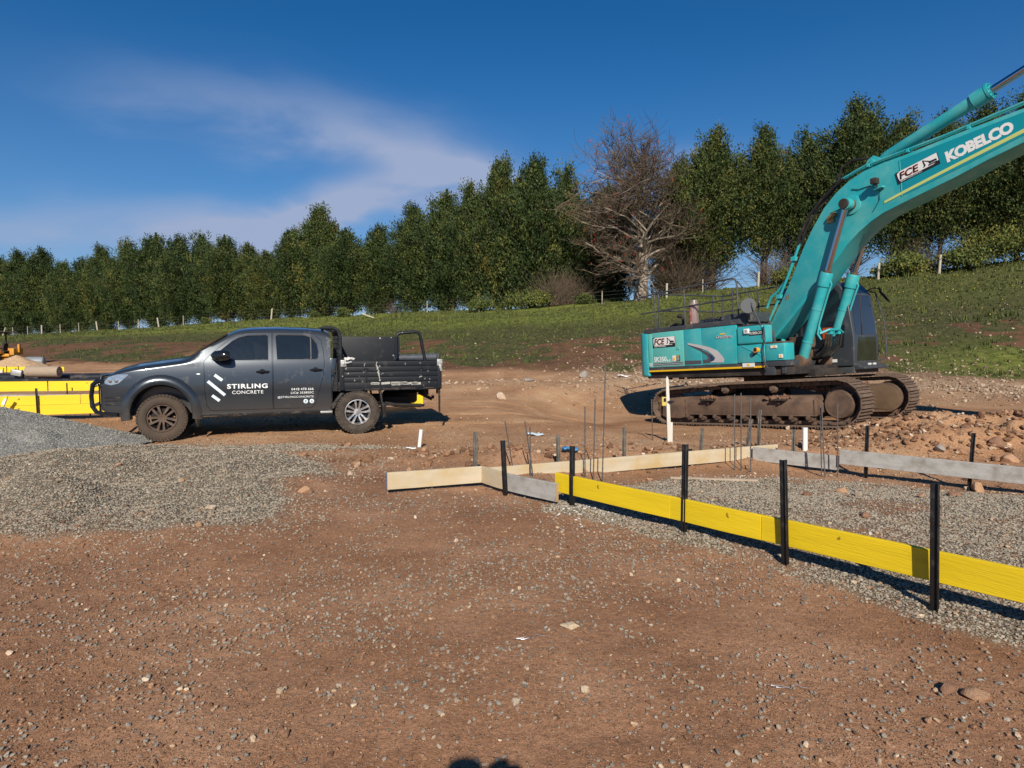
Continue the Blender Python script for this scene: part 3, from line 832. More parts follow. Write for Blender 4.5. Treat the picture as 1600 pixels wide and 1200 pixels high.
PROTO = [conifer(11, 12, 3.5, 0.6, 190, 330, 3), conifer(12, 12, 4.0, 0.8, 210, 320, 5), conifer(13, 12, 3.1, 0.5, 180, 330, 1), conifer(14, 12, 3.7, 0.9, 200, 320, 4)]
TALL = [conifer(21, 15, 3.9, 2.4, 220, 320, 3, 0.5), conifer(22, 15, 3.5, 3.2, 200, 320, 2, 0.55), conifer(23, 15, 4.2, 2.0, 230, 310, 5, 0.4)]

def fence_point(px, s):
    """point on the line s metres nearer than the fence axis, seen in column px"""
    q = (px - 800) / 1067.0
    # p = A + t e + s n ; p.x = q p.y
    ax = FA[0] + s * FN[0]; ay = FA[1] + s * FN[1]
    t = (q * ay - ax) / (FE[0] - q * FE[1])
    return Vector((ax + t * FE[0], ay + t * FE[1], 0))

# (px, crown-top row, kind, spread, depth offset, label)
TREES = [
 (-45, 402, 0, 1.0, -2.0, 'dark cypress at the far left edge, cut by the frame'),
 (4, 398, 1, 0.95, -2.6, 'dark green cypress at the left end of the row, behind the small yellow tractor'),
 (36, 396, 2, 1.0, -1.2, 'narrow dark cypress second from the left end of the row'),
 (74, 392, 0, 1.0, -2.0, 'round topped cypress rising above the leaning fence post at the far left'),
 (104, 412, 2, 0.85, -1.0, 'shorter cypress left of a dip in the treetops on the left'),
 (131, 407, 0, 0.9, -1.6, 'short pointed cypress with a brighter green skirt, third dip in the row'),
 (165, 388, 2, 1.0, -2.4, 'pointed cypress left of the broad crowns, above the short wooden fence post'),
 (203, 376, 3, 0.95, -1.6, 'yellow tinged cypress just left of the broadest crown on the left'),
 (250, 364, 1, 1.15, -2.2, 'broad round crowned cypress, tallest of the left group'),
 (282, 372, 0, 0.95, -1.0, 'cypress tucked against the right side of the broad round crown'),
 (318, 366, 3, 1.0, -2.0, 'cypress with browned tips above the bonnet of the ute'),
 (356, 367, 1, 1.0, -1.4, 'full dark cypress above the windscreen of the ute'),
 (393, 385, 2, 0.95, -2.4, 'lower cypress behind the cab roof, right of the full dark one'),
 (421, 396, 0, 0.9, -1.0, 'lowest cypress crown above the cab of the ute, yellowish at its side'),
 (458, 362, 2, 1.0, -1.6, 'slim cypress left of the tall spire behind the ute cab'),
 (503, 326, 2, 1.15, -2.4, 'tall spire topped cypress standing above its neighbours behind the cab'),
 (543, 356, 1, 1.0, -0.9, 'bright green cypress with a rusty brown patch beside the tall spire'),
 (592, 356, 0, 0.95, -2.0, 'separate cypress with a bare stem and sky under it, behind the tray'),
 (648, 324, 2, 1.0, -1.6, 'thin pointed cypress at the left of the tall centre block'),
 (700, 296, 1, 1.1, -2.2, 'broad cypress forming the left shoulder of the tall centre block'),
 (736, 288, 3, 0.95, -1.0, 'dense cypress in the middle of the centre block'),
 (783, 254, 2, 1.05, -2.2, 'pointed cypress peak left of the bare tree'),
 (832, 252, 0, 1.05, -1.6, 'tall dark cypress next to the left side of the bare tree'),
 (884, 262, 3, 0.95, -5.0, 'cypress partly hidden behind the left side of the bare tree'),
 (948, 285, 1, 0.75, -6.5, 'cypress standing behind the trunk of the bare tree'),
 (1056, 258, 2, 0.8, -6.0, 'cypress behind the right side of the bare tree'),
 (1112, 210, 4, 0.95, -2.0, 'tall pointed cypress on a bare dark trunk right of the bare tree'),
 (1188, 201, 5, 1.0, -1.6, 'tall cypress with yellow green tips left of the excavator boom'),
 (1250, 206, 6, 0.95, -2.4, 'tall cypress just behind the bend of the excavator boom'),
 (1328, 163, 4, 1.1, -1.8, 'tallest dark cypress rising above the boom bend'),
 (1404, 181, 6, 0.9, -2.4, 'yellow tipped cypress above the boom, right of the tallest one'),
 (1462, 182, 5, 0.85, -1.4, 'cypress crown between the boom and its upper cylinder'),
 (1522, 172, 4, 0.95, -2.4, 'cypress seen above the boom lettering'),
 (1582, 146, 6, 1.0, -1.8, 'cypress at the right edge above the cylinder rod'),
 (1660, 150, 5, 1.0, -2.2, 'cypress beyond the right frame edge, its left limbs in view'),
]
_pc = {}
def place_tree(px, top, kind, spread, doff, label):
    p = fence_point(px, doff); p.z = hz(p.x, p.y) - 0.05
    r = ray(px, top); k = p.y / r.y
    H = CAMZ + r.z * k - p.z
    crown, trunk = (PROTO + TALL)[kind]
    base_h = 12.4 if kind < 4 else 15.4
    root = empty('cypress_tree', p, 0, label, 'tree', 'cypress trees along the crest')
    zs = H / base_h
    sx = (zs * 0.35 + 0.65 * spread) * (1.12 + 0.12 * ((px * 7) % 5) / 5)
    root.scale = (sx, sx, zs)
    root.rotation_euler[2] = (px * 1.7) % 6.28
    link('crown', crown, root); link('trunk', trunk, root)
for T in TREES: place_tree(*T)

# ---- the bare tree
def branchy(seed, base, height_, spread, levels=5, trunk_r=0.38, lean=(0, 0)):
    g = random.Random(seed)
    limbs = B(); pale = B(); twV = []; tips = []
    def grow(p, d, L_, r, lev):
        n = 4 if lev < 3 else 3
        pts = [p]; dd = d.copy()
        for i in range(n):
            dd = (dd + Vector((g.uniform(-1, 1), g.uniform(-1, 1), g.uniform(-0.7, 0.8))) * (0.17 if lev < 2 else 0.40)).normalized()
            p = p + dd * L_ / n
            pts.append(p)
        rr = [r * (1 - 0.5 * i / n) for i in range(n + 1)]
        if lev >= levels:
            twV.append((pts, rr)); tips.append(pts[-1]); return
        (limbs if lev == 0 or (lev <= 2 and g.random() < 0.6) else pale if lev <= 3 else limbs2).tube(pts, [max(0.014, q_) for q_ in rr], 9 if lev == 0 else 5 if lev < 3 else 3, cap=False)
        kids = [6, 5, 5, 6, 6, 4][lev] if lev else 0
        for i in range(kids):
            f = g.uniform(0.3, 1.0) if i else 1.0
            q = pts[min(n, int(f * n))]
            ax = Vector((g.uniform(-1, 1), g.uniform(-1, 1), g.uniform(-0.35, 0.65))).normalized()
            nd = (dd * g.uniform(0.6, 1.0) + ax * g.uniform(0.55, 1.0)).normalized()
            grow(q, nd, L_ * g.uniform(0.55, 0.78), r * g.uniform(0.38, 0.55), lev + 1)
    limbs2 = B()
    # main stem with a slight wander
    H = height_; pts = [Vector((0, 0, -0.3))]
    for i in range(1, 9):
        f = i / 8
        pts.append(Vector((math.sin(f * 5) * 0.35 - 0.4 * f * (1 - f) * 2 + lean[0] * f, math.cos(f * 4) * 0.2, H * 0.80 * f)))
    limbs.tube(pts, [trunk_r * (1.25 if i == 0 else 1) * (1 - 0.80 * i / 8) for i in range(9)], 10, cap=False)
    for i in range(46):
        f = 0.20 + 0.80 * (i / 45) ** 0.85
        k = f * 8; a = int(min(k, 7.999)); q = pts[a].lerp(pts[a + 1], k - a)
        az = i * 2.4 + g.uniform(-0.5, 0.5)
        L_ = spread * (0.50 if f < 0.3 else 0.58 if f < 0.75 else 0.46) * g.uniform(0.6, 1.05) * (1.15 if math.cos(az) < 0 else 0.9)
        d = Vector((math.cos(az), math.sin(az) * 0.8, 0.12 + 0.50 * f * f + g.uniform(-0.25, 0.25))).normalized()
        grow(q, d, L_, trunk_r * 0.30 * (1.15 - 0.75 * f), 2)
    # twigs as thin three sided tubes
    tw = limbs2
    for pts_, rr in twV:
        tw.tube(pts_, [0.017, 0.014, 0.011, 0.008][:len(pts_)] + [0.006] * max(0, len(pts_) - 4), 3, cap=False)
    return limbs, pale, tw, tips

def bare_tree():
    p = fence_point(1000, 0.2); p.z = hz(p.x, p.y) - 0.1
    r = ray(985, 200); H = CAMZ + r.z * p.y / r.y - p.z
    root = empty('bare_tree', p, 0, 'large leafless coral tree with a pale trunk and red blossom tips among the green cypresses', 'tree')
    limbs, pale, tw, tips = branchy(5, p, H * 0.90, 7.2, 5, 0.60)
    limbs.done('trunk', M_PALEBARK, root, 60)
    pale.done('limb', M_TWIG2, root, 60)
    tw.done('twigs', M_TWIG, root, None)['kind'] = 'stuff'
    g = np.random.default_rng(3)
    T = np.array([tuple(t) for t in tips])
    sel = T[(g.random(len(T)) < 0.05) & ((T[:, 0] < -2.0) | (g.random(len(T)) < 0.25))]
    c = np.repeat(sel, 4, axis=0) + g.normal(0, 0.06, (len(sel) * 4, 3))
    V, F = leaves(c, np.tile([0, 0, 1.0], (len(c), 1)), 0.11, 0.065, g)
    link('blossoms', np_mesh('blossoms', V, F, mat('red_blossom', (0.42, 0.035, 0.015), 0.6)), root)['kind'] = 'stuff'
bare_tree()

# second, thin grey tree and scrubby bare bushes
def twig_bush(seed, w, h, n=260):
    g = random.Random(seed); b = B()
    for i in range(n):
        x0, y0 = g.gauss(0, w * 0.18), g.gauss(0, w * 0.12)
        p = Vector((x0, y0, 0)); d = Vector((g.gauss(0, 0.5), g.gauss(0, 0.4), g.uniform(0.5, 1.1))).normalized()
        L_ = h * g.uniform(0.5, 1.1); pts = [p]
        for q in range(4):
            d = (d + Vector((g.uniform(-1, 1), g.uniform(-1, 1), g.uniform(-0.7, 0.4))) * 0.28).normalized()
            p = p + d * L_ / 4; pts.append(p)
            if q > 0 and g.random() < 0.8:
                e = (d + Vector((g.uniform(-1, 1), g.uniform(-1, 1), g.uniform(-0.5, 0.6)))).normalized()
                b.tube([p, p + e * L_ * 0.2], [0.009, 0.004], 3, cap=False)
        b.tube(pts, [0.022, 0.018, 0.014, 0.010, 0.005], 3, cap=False)
    me = b.mesh('branches', None); me.materials.append(M_TWIG); return me
def leaf_bush(seed, w, h, n=2600):
    g = np.random.default_rng(seed)
    C = []; A = []
    for i in range(14):
        c = np.array([g.normal(0, w * 0.28), g.normal(0, w * 0.22), h * g.uniform(0.25, 0.8)])
        k = n // 14
        C.append(c + g.normal(0, 1, (k, 3)) * np.array([w * .15, w * .14, h * .16])); A.append(np.repeat(np.clip(g.beta(2, 2) + g.normal(0, .1, k), 0, 0.84), 4))
    C = np.concatenate(C); C[:, 2] = np.abs(C[:, 2])
    V, F = leaves(C, np.tile([0, 0, 0.6], (len(C), 1)), 0.16, 0.10, g)
    return np_mesh('foliage', V, F, M_SHRUB, False, {'v': ('POINT', np.concatenate(A))})
TB = [twig_bush(1, 3.5, 3.6), twig_bush(2, 2.2, 4.2, 200)]
LB = [leaf_bush(1, 2.2, 1.4), leaf_bush(2, 1.4, 1.0, 1500), leaf_bush(3, 3.6, 2.6, 5200)]
def bush(px, s, kind, sc_, label, leafy=True, name='shrub'):
    p = fence_point(px, s); p.z = hz(p.x, p.y) - 0.03
    root = empty(name, p, (px * 0.7) % 6.28, label, 'shrub')
    root.scale = (sc_, sc_, sc_)
    if leafy: link('foliage', LB[kind], root)
    else: link('branches', TB[kind], root)
    return root
bush(868, 0.3, 0, 1.0, 'tangled leafless brown bush at the foot of the cypresses, left of the bare tree', False, 'bare_bush')
bush(893, -0.4, 0, 0.9, 'second tangled brown bush, nearer the bare tree trunk', False, 'bare_bush')
bush(1062, -1.0, 1, 1.1, 'thin bare grey sapling clump right of the bare tree trunk', False, 'bare_bush')
bush(1085, -2.0, 1, 1.3, 'taller bare clump below the pointed cypress behind the handrail', False, 'bare_bush')
bush(1215, -1.2, 0, 1.0, 'bare thicket directly behind the excavator boom foot', False, 'bare_bush')
bush(1440, -1.5, 0, 0.9, 'bare undergrowth between cypress trunks right of the cab', False, 'bare_bush')
bush(620, -2.0, 1, 0.6, 'bare twiggy undergrowth against the sky behind the ute tray', False, 'bare_bush')
bush(430, -1.6, 1, 0.8, 'bare twiggy undergrowth behind the ute cab', False, 'bare_bush')
bush(538, 1.4, 1, 1.0, 'small yellow green bush below the rusty patched cypress', name='shrub')
bush(494, 1.2, 1, 0.7, 'low light green bush left of the fallen timber', name='shrub')
bush(322, 1.0, 1, 0.8, 'upright little bush beside the fence above the bonnet', name='shrub')
bush(755, 1.0, 0, 1.0, 'low spreading green bush under the centre cypresses', name='shrub')
bush(815, 0.8, 0, 1.2, 'rounded green bush left of the tangled brown bush', name='shrub')
bush(845, 1.2, 0, 1.1, 'green leafy growth over the front of the tangled brown bush', name='shrub')
bush(915, 1.0, 1, 1.0, 'dark leafy bush between the brown bushes and the bare trunk', name='shrub')
bush(1225, 0.6, 0, 1.0, 'pale green bush on the crest beside the boom foot', name='shrub')
bush(1405, 0.9, 0, 1.3, 'yellow green bush on the crest right of the cab', name='shrub')
bush(1500, 0.8, 0, 1.2, 'yellow green bush on the crest right of the wooden fence post', name='shrub')
bush(1545, 0.2, 2, 0.95, 'large leafy bush on the crest near the right edge', name='shrub')
bush(1610, 0.5, 2, 1.3, 'large bush at the right frame edge on top of the bank', name='shrub')
bush(1375, 0.8, 1, 1.0, 'small bush behind the excavator cab roof', name='shrub')

# ---- fence posts and wires
M_POST = mat('weathered_post', (0.40, 0.37, 0.31), 0.9, var=0.35, vscale=8, stretch=(6, 6, 1), bump=0.01, bscale=20)
M_WIRE = mat('fence_wire', (0.30, 0.29, 0.28), 0.6, metal=0.6)
post_me = B().cyl((0, 0, -0.3), (0.02, 0, 1.25), 0.10, 0.085, 8).mesh('fence_post', 40, 0.012); post_me.materials.append(M_POST)
thin_me = B().cyl((0, 0, -0.3), (0, 0.01, 1.2), 0.045, 0.04, 6).mesh('fence_post', 40); thin_me.materials.append(M_POST)
POSTS = [(6, 0.35, 1, 'leaning wooden fence post at the left edge above the tractor'), (67, 0.0, 1, 'upright wooden fence post third from the left edge'), (154, -0.12, 1, 'slightly leaning wooden post above the left side of the grass strip'),
         (250, -0.15, 1, 'leaning wooden fence post left of the ute bonnet'), (22, 0, 0, 'thin fence dropper right of the leaning post'), (45, 0, 0, 'thin fence dropper left of the upright wooden post'), (96, 0, 0, 'thin dropper right of the upright wooden post'), (125, 0, 0, 'thin dropper left of the slightly leaning post'),
         (187, 0, 0, 'thin dropper right of the slightly leaning post'), (218, 0, 0, 'thin dropper left of the post above the bonnet'), (288, 0.02, 0, 'thin dropper right of the post above the bonnet'), (425, 0.1, 1, 'short wooden post above the ute cab roof'), (668, 0, 0, 'thin dropper behind the rear of the tray'), (748, 0.05, 1, 'wooden post beside the low spreading bush'),
         (1040, 0.0, 1, 'wooden fence post right of the bare tree trunk'), (940, 0.0, 0, 'thin dropper left of the bare tree trunk'), (1096, 0.0, 0, 'thin dropper right of the wooden post beside the bare tree'), (1182, 0.0, 1, 'wooden post showing above the excavator handrail'), (1368, 0.0, 1, 'wooden post just right of the cab roof'), (1462, 0.03, 1, 'tall pale wooden post standing clear on the bank right of the cab')]
for px, lean, big, lab in POSTS:
    p = fence_point(px, 1.6); p.z = hz(p.x, p.y)
    o = link('fence_post', post_me if big else thin_me, None, p, (0, lean, 0))
    if px == 1462: o.scale = (1, 1, 1.12)
    tag(o, lab, 'fence post', 'posts of the fence along the crest')
b = B()
for hgt in (0.45, 0.8, 1.1):
    pts = []
    for px in range(-60, 1700, 40):
        p = fence_point(px, 1.6); p.z = hz(p.x, p.y) + hgt; pts.append(p)
    b.tube(pts, 0.009, 3, cap=False)
tag(b.done('fence_wires', M_WIRE, None, None), 'three strands of wire strung between the fence posts along the crest', 'fence wire')
M_OLDWOOD = mat('silvered_timber', (0.42, 0.40, 0.35), 0.85, var=0.3, vscale=5, stretch=(1, 8, 8))
p = fence_point(580, 3.0); p.z = hz(p.x, p.y) + 0.12
tag(B().box((0, 0, 0), (1.9, 0.25, 0.12)).done('fallen_timber', M_OLDWOOD, None, None, bevel=0.015, loc=p, rot=(0, 0.35, 0.2)), 'fallen grey timber lying in the grass behind the ute tray', 'timber')
# ------------------------------------------------------------------ the ute
M_PAINT = mat('graphite_paint', (0.050, 0.060, 0.072), 0.27, metal=0.6, coat=0.9, dirt=(0.17, 0.13, 0.10), dirt_amt=0.10, dscale=5, low_dirt=(0.35, 0.75, 0.35))
M_TRIM = mat('black_trim', (0.012, 0.012, 0.013), 0.45, dirt=(0.10, 0.075, 0.055), dirt_amt=0.25, dscale=8)
M_GLOSS = mat('gloss_black', (0.010, 0.011, 0.013), 0.15, coat=0.6)
M_TRAY = mat('black_tray_paint', (0.009, 0.012, 0.017), 0.5, spec=0.35, dirt=(0.06, 0.06, 0.06), dirt_amt=0.15, dscale=6, spots=((0.42, 0.42, 0.40), 14, 0.70))
M_GLASS = mat('tinted_glass', (0.010, 0.014, 0.014), 0.03, coat=1.0, spec=0.8, var=0.6, vscale=2.0)
M_RUBBER = mat('dusty_rubber', (0.040, 0.033, 0.027), 0.85, dirt=(0.10, 0.075, 0.055), dirt_amt=0.5, dscale=9, bump=0.003, bscale=60)
M_RUBBER_D = mat('muddy_rubber', (0.055, 0.042, 0.032), 0.9, dirt=(0.080, 0.056, 0.040), dirt_amt=0.8, dscale=7, bump=0.004, bscale=50)
M_ALLOY = mat('silver_alloy', (0.62, 0.63, 0.65), 0.28, metal=0.85, dirt=(0.30, 0.25, 0.20), dirt_amt=0.3, dscale=12)
M_ALLOY_D = mat('mud_coated_alloy', (0.22, 0.17, 0.14), 0.5, metal=0.5, dirt=(0.085, 0.055, 0.040), dirt_amt=1.2, dscale=9)
M_DECAL = mat('white_vinyl', (0.80, 0.83, 0.85), 0.45)
M_DECALB = mat('pale_blue_vinyl', (0.62, 0.74, 0.80), 0.45)
M_CHROME = mat('bright_metal', (0.75, 0.76, 0.78), 0.18, metal=1.0)
M_LENS = mat('headlight_lens', (0.42, 0.45, 0.48), 0.06, metal=0.6, coat=1.0, var=0.7, vscale=18)
M_UNDER = mat('underbody_black', (0.014, 0.012, 0.011), 0.8)
M_GALV = mat('scuffed_galvanised', (0.42, 0.43, 0.43), 0.45, metal=0.5, var=0.4, vscale=14)
M_REDL = mat('red_lens', (0.35, 0.01, 0.01), 0.15, coat=1.0)

def interp(x, pts):
    return float(np.interp(x, [p[0] for p in pts], [p[1] for p in pts]))

def u_shoulder(x):
    return interp(x, [(0.44, 1.285), (1.4, 1.27), (2.45, 1.262), (2.75, 1.235), (3.1, 1.185), (3.45, 1.14), (3.7, 1.085), (3.9, 0.98), (4.0, 0.86)])
def u_top(x):
    return interp(x, [(0.40, 1.70), (0.46, 1.775), (0.56, 1.805), (0.8, 1.825), (1.3, 1.835), (1.75, 1.825), (1.95, 1.795), (2.07, 1.745), (2.70, 1.345), (2.76, 1.318), (3.1, 1.272), (3.45, 1.222), (3.68, 1.170), (3.82, 1.11), (3.93, 1.02), (4.0, 0.89)])
def u_bot(x):
    return interp(x, [(0.44, 0.42), (3.3, 0.42), (3.65, 0.43), (3.9, 0.47), (4.0, 0.52)])
def u_plan(x):
    """how far the plan narrows towards the nose"""
    k = max(0.0, (x - 3.25) / 0.76)
    return 1 - 0.13 * k ** 2 - 0.10 * max(0.0, (x - 3.8) / 0.2) ** 3
def u_half(x, z):
    """half width of the body side"""
    w = 0.945 - 0.055 * ((z - 0.84) / 0.44) ** 2
    w += 0.010 * (1 - min(1, max(0, (z - 0.60) / 0.06))) * (1 if z < 0.66 else 0)
    if z > 1.27:
        zz = z - 1.27
        w = 0.893 - 0.30 * zz - 0.16 * zz * zz
    return w * u_plan(x)
def u_y(x, z): return u_half(x, z)

def ute_body_bm():
    b = B()
    st = [0.44, 0.47, 0.52, 0.6] + list(np.arange(0.7, 1.9, 0.12)) + list(np.arange(1.9, 2.9, 0.06)) + list(np.arange(2.9, 3.6, 0.07)) + [3.6, 3.66, 3.72, 3.78, 3.83, 3.88, 3.92, 3.96, 3.985, 4.0]
    rings = []
    for x in st:
        S, T, Bz = u_shoulder(x), u_top(x), u_bot(x)
        half = []
        half += [(0, Bz + 0.0), (0.5, Bz), (u_half(x, 0.5) - 0.08, Bz), (u_half(x, 0.5) - 0.015, Bz + 0.012)]
        for f in (0.08, 0.2, 0.32, 0.44, 0.56, 0.68, 0.80, 0.92, 1.0):
            z = Bz + f * (S - Bz); half.append((u_half(x, z), z))
        yS = half[-1][0]
        gap = T - S
        cab = min(1.0, max(0.0, (gap - 0.10) / 0.12))
        # cabin flank
        yT = u_half(x, S + gap * 0.90)
        A = []
        for g in (0.12, 0.3, 0.48, 0.66, 0.80, 0.89):
            z = S + g * gap; A.append((u_half(x, max(z, 1.27 if g > 0.2 else z)), z))
        A += [(yT - 0.022, S + 0.955 * gap), (yT - 0.07, T - 0.010)]
        H = []
        for k in range(8):
            a = (k + 1) / 8 * math.pi / 2
            H.append((yS - 0.16 * (1 - math.cos(a)) * u_plan(x), S + gap * 0.93 * math.sin(a)))
        sec = [(A[i][0] * cab + H[i][0] * (1 - cab), A[i][1] * cab + H[i][1] * (1 - cab)) for i in range(8)]
        half += sec
        ye, ze = half[-1]
        for q in (0.75, 0.5, 0.25, 0.0):
            half.append((ye * q, ze + (T + 0.042 - ze) * (1 - q * q)))
        ring = [Vector((x, y, z)) for y, z in half] + [Vector((x, -y, z)) for y, z in reversed(half[1:-1])]
        rings.append(ring)
    b.rings(rings)
    return b

def bool_op(me_a, me_b, op):
    """boolean through temporary objects; returns a new mesh"""
    oa = bpy.data.objects.new('a', me_a); ob = bpy.data.objects.new('b', me_b)
    col.objects.link(oa); col.objects.link(ob)
    md = oa.modifiers.new('x', 'BOOLEAN'); md.operation = op; md.object = ob; md.solver = 'EXACT'
    dg = bpy.context.evaluated_depsgraph_get()
    dg.update()
    r = bpy.data.meshes.new_from_object(oa.evaluated_get(dg))
    bpy.data.objects.remove(oa); bpy.data.objects.remove(ob)
    return r

def fin(me, name, m, ang=32):
    me.name = name
    me.materials.clear(); me.materials.append(m)
    me.shade_smooth(); me.set_sharp_from_angle(angle=R(ang))
    return me

def shrink(poly, d):
    cx = sum(p[0] for p in poly) / len(poly); cz = sum(p[1] for p in poly) / len(poly)
    n = len(poly); out = []
    area = sum(poly[i][0] * poly[(i + 1) % n][1] - poly[(i + 1) % n][0] * poly[i][1] for i in range(n))
    sg = 1 if area > 0 else -1
    for i in range(n):
        a, p, c = Vector(poly[i - 1]), Vector(poly[i]), Vector(poly[(i + 1) % n])
        e1 = (p - a).normalized(); e2 = (c - p).normalized()
        n1 = Vector((-e1.y, e1.x)) * sg; n2 = Vector((-e2.y, e2.x)) * sg
        k = (n1 + n2)
        k = k / max(0.3, k.dot(k) / 2)
        out.append(tuple(p + k * d))
    return out

FDOOR = [(1.395, 0.475), (2.36, 0.475), (2.425, 0.56), (2.445, 0.8), (2.45, 1.10), (2.455, 1.29), (2.36, 1.40), (2.06, 1.655), (1.95, 1.725), (1.80, 1.760), (1.395, 1.770)]
RDOOR = [(1.385, 0.475), (1.385, 1.770), (0.84, 1.765), (0.69, 1.735), (0.59, 1.63), (0.555, 1.45), (0.545, 1.25), (0.57, 1.02), (0.665, 0.68), (0.72, 0.53), (0.78, 0.475)]
FWIN = [(1.455, 1.305), (2.315, 1.298), (2.335, 1.325), (2.27, 1.41), (2.02, 1.618), (1.92, 1.678), (1.78, 1.712), (1.49, 1.720), (1.455, 1.70)]
RWIN = [(1.315, 1.308), (1.335, 1.69), (1.31, 1.722), (0.86, 1.715), (0.735, 1.675), (0.665, 1.58), (0.64, 1.44), (0.65, 1.335), (0.68, 1.31)]

def side_patch(b, poly, off, sgn=1, thick=0.0):
    """a sheet lying on the body side: poly in (x, z)"""
    bm = bmesh.new()
    vs = [bm.verts.new((x, 0, z)) for x, z in poly]
    f = bm.faces.new(vs)
    bmesh.ops.triangulate(bm, faces=[f])
    for _ in range(3 if len(poly) < 12 else 2):
        es = [e for e in bm.edges if e.calc_length() > 0.05]
        if es: bmesh.ops.subdivide_edges(bm, edges=es, cuts=1)
    bmesh.ops.triangulate(bm, faces=bm.faces)
    mp = {}
    for v in bm.verts:
        mp[v] = b._v((v.co.x, sgn * (u_y(v.co.x, v.co.z) + off), v.co.z))
    for f in bm.faces:
        vv = [mp[v] for v in f.verts]
        b.bm.faces.new(vv if sgn < 0 else vv)
    bm.free()

def text_mesh(txt, size, bold=0.0, extrude=0.001, spacing=1.0, align='LEFT', shear=0.0):
    cu = bpy.data.curves.new('t', 'FONT'); cu.body = txt; cu.size = size; cu.offset = bold; cu.extrude = extrude
    cu.space_character = spacing; cu.align_x = align; cu.shear = shear; cu.resolution_u = 3
    o = bpy.data.objects.new('t', cu); col.objects.link(o)
    dg = bpy.context.evaluated_depsgraph_get(); dg.update()
    me = bpy.data.meshes.new_from_object(o.evaluated_get(dg))
    bpy.data.objects.remove(o); bpy.data.curves.remove(cu)
    return me

def text_fit(txt, x0, z0, x1, z1, bold=0.0, spacing=1.0, shear=0.0, extrude=0.001):
    """text mesh scaled to fill the rectangle (x0,z0)-(x1,z1); verts (u, w, n)"""
    me = text_mesh(txt, 1.0, bold, extrude, spacing, shear=shear)
    co = np.empty(len(me.vertices) * 3, np.float32); me.vertices.foreach_get('co', co); co = co.reshape(-1, 3)
    mn = co.min(0); mx = co.max(0)
    u = x0 + (co[:, 0] - mn[0]) / (mx[0] - mn[0]) * (x1 - x0)
    w = z0 + (co[:, 1] - mn[1]) / (mx[1] - mn[1]) * (z1 - z0)
    return me, u, w, co[:, 2]

def side_text(name, txt, x0, z0, x1, z1, m, parent, bold=0.0, spacing=1.0, off=0.0025, sgn=1):
    me, u, w, d = text_fit(txt, x0, z0, x1, z1, bold, spacing)
    co = np.stack([u, [sgn * (u_y(a, c) + off) + sgn * e for a, c, e in zip(u, w, d)], w], -1)
    me.vertices.foreach_set('co', co.astype(np.float32).ravel()); me.update()
    me.materials.clear(); me.materials.append(m); me.name = name
    return link(name, me, parent)

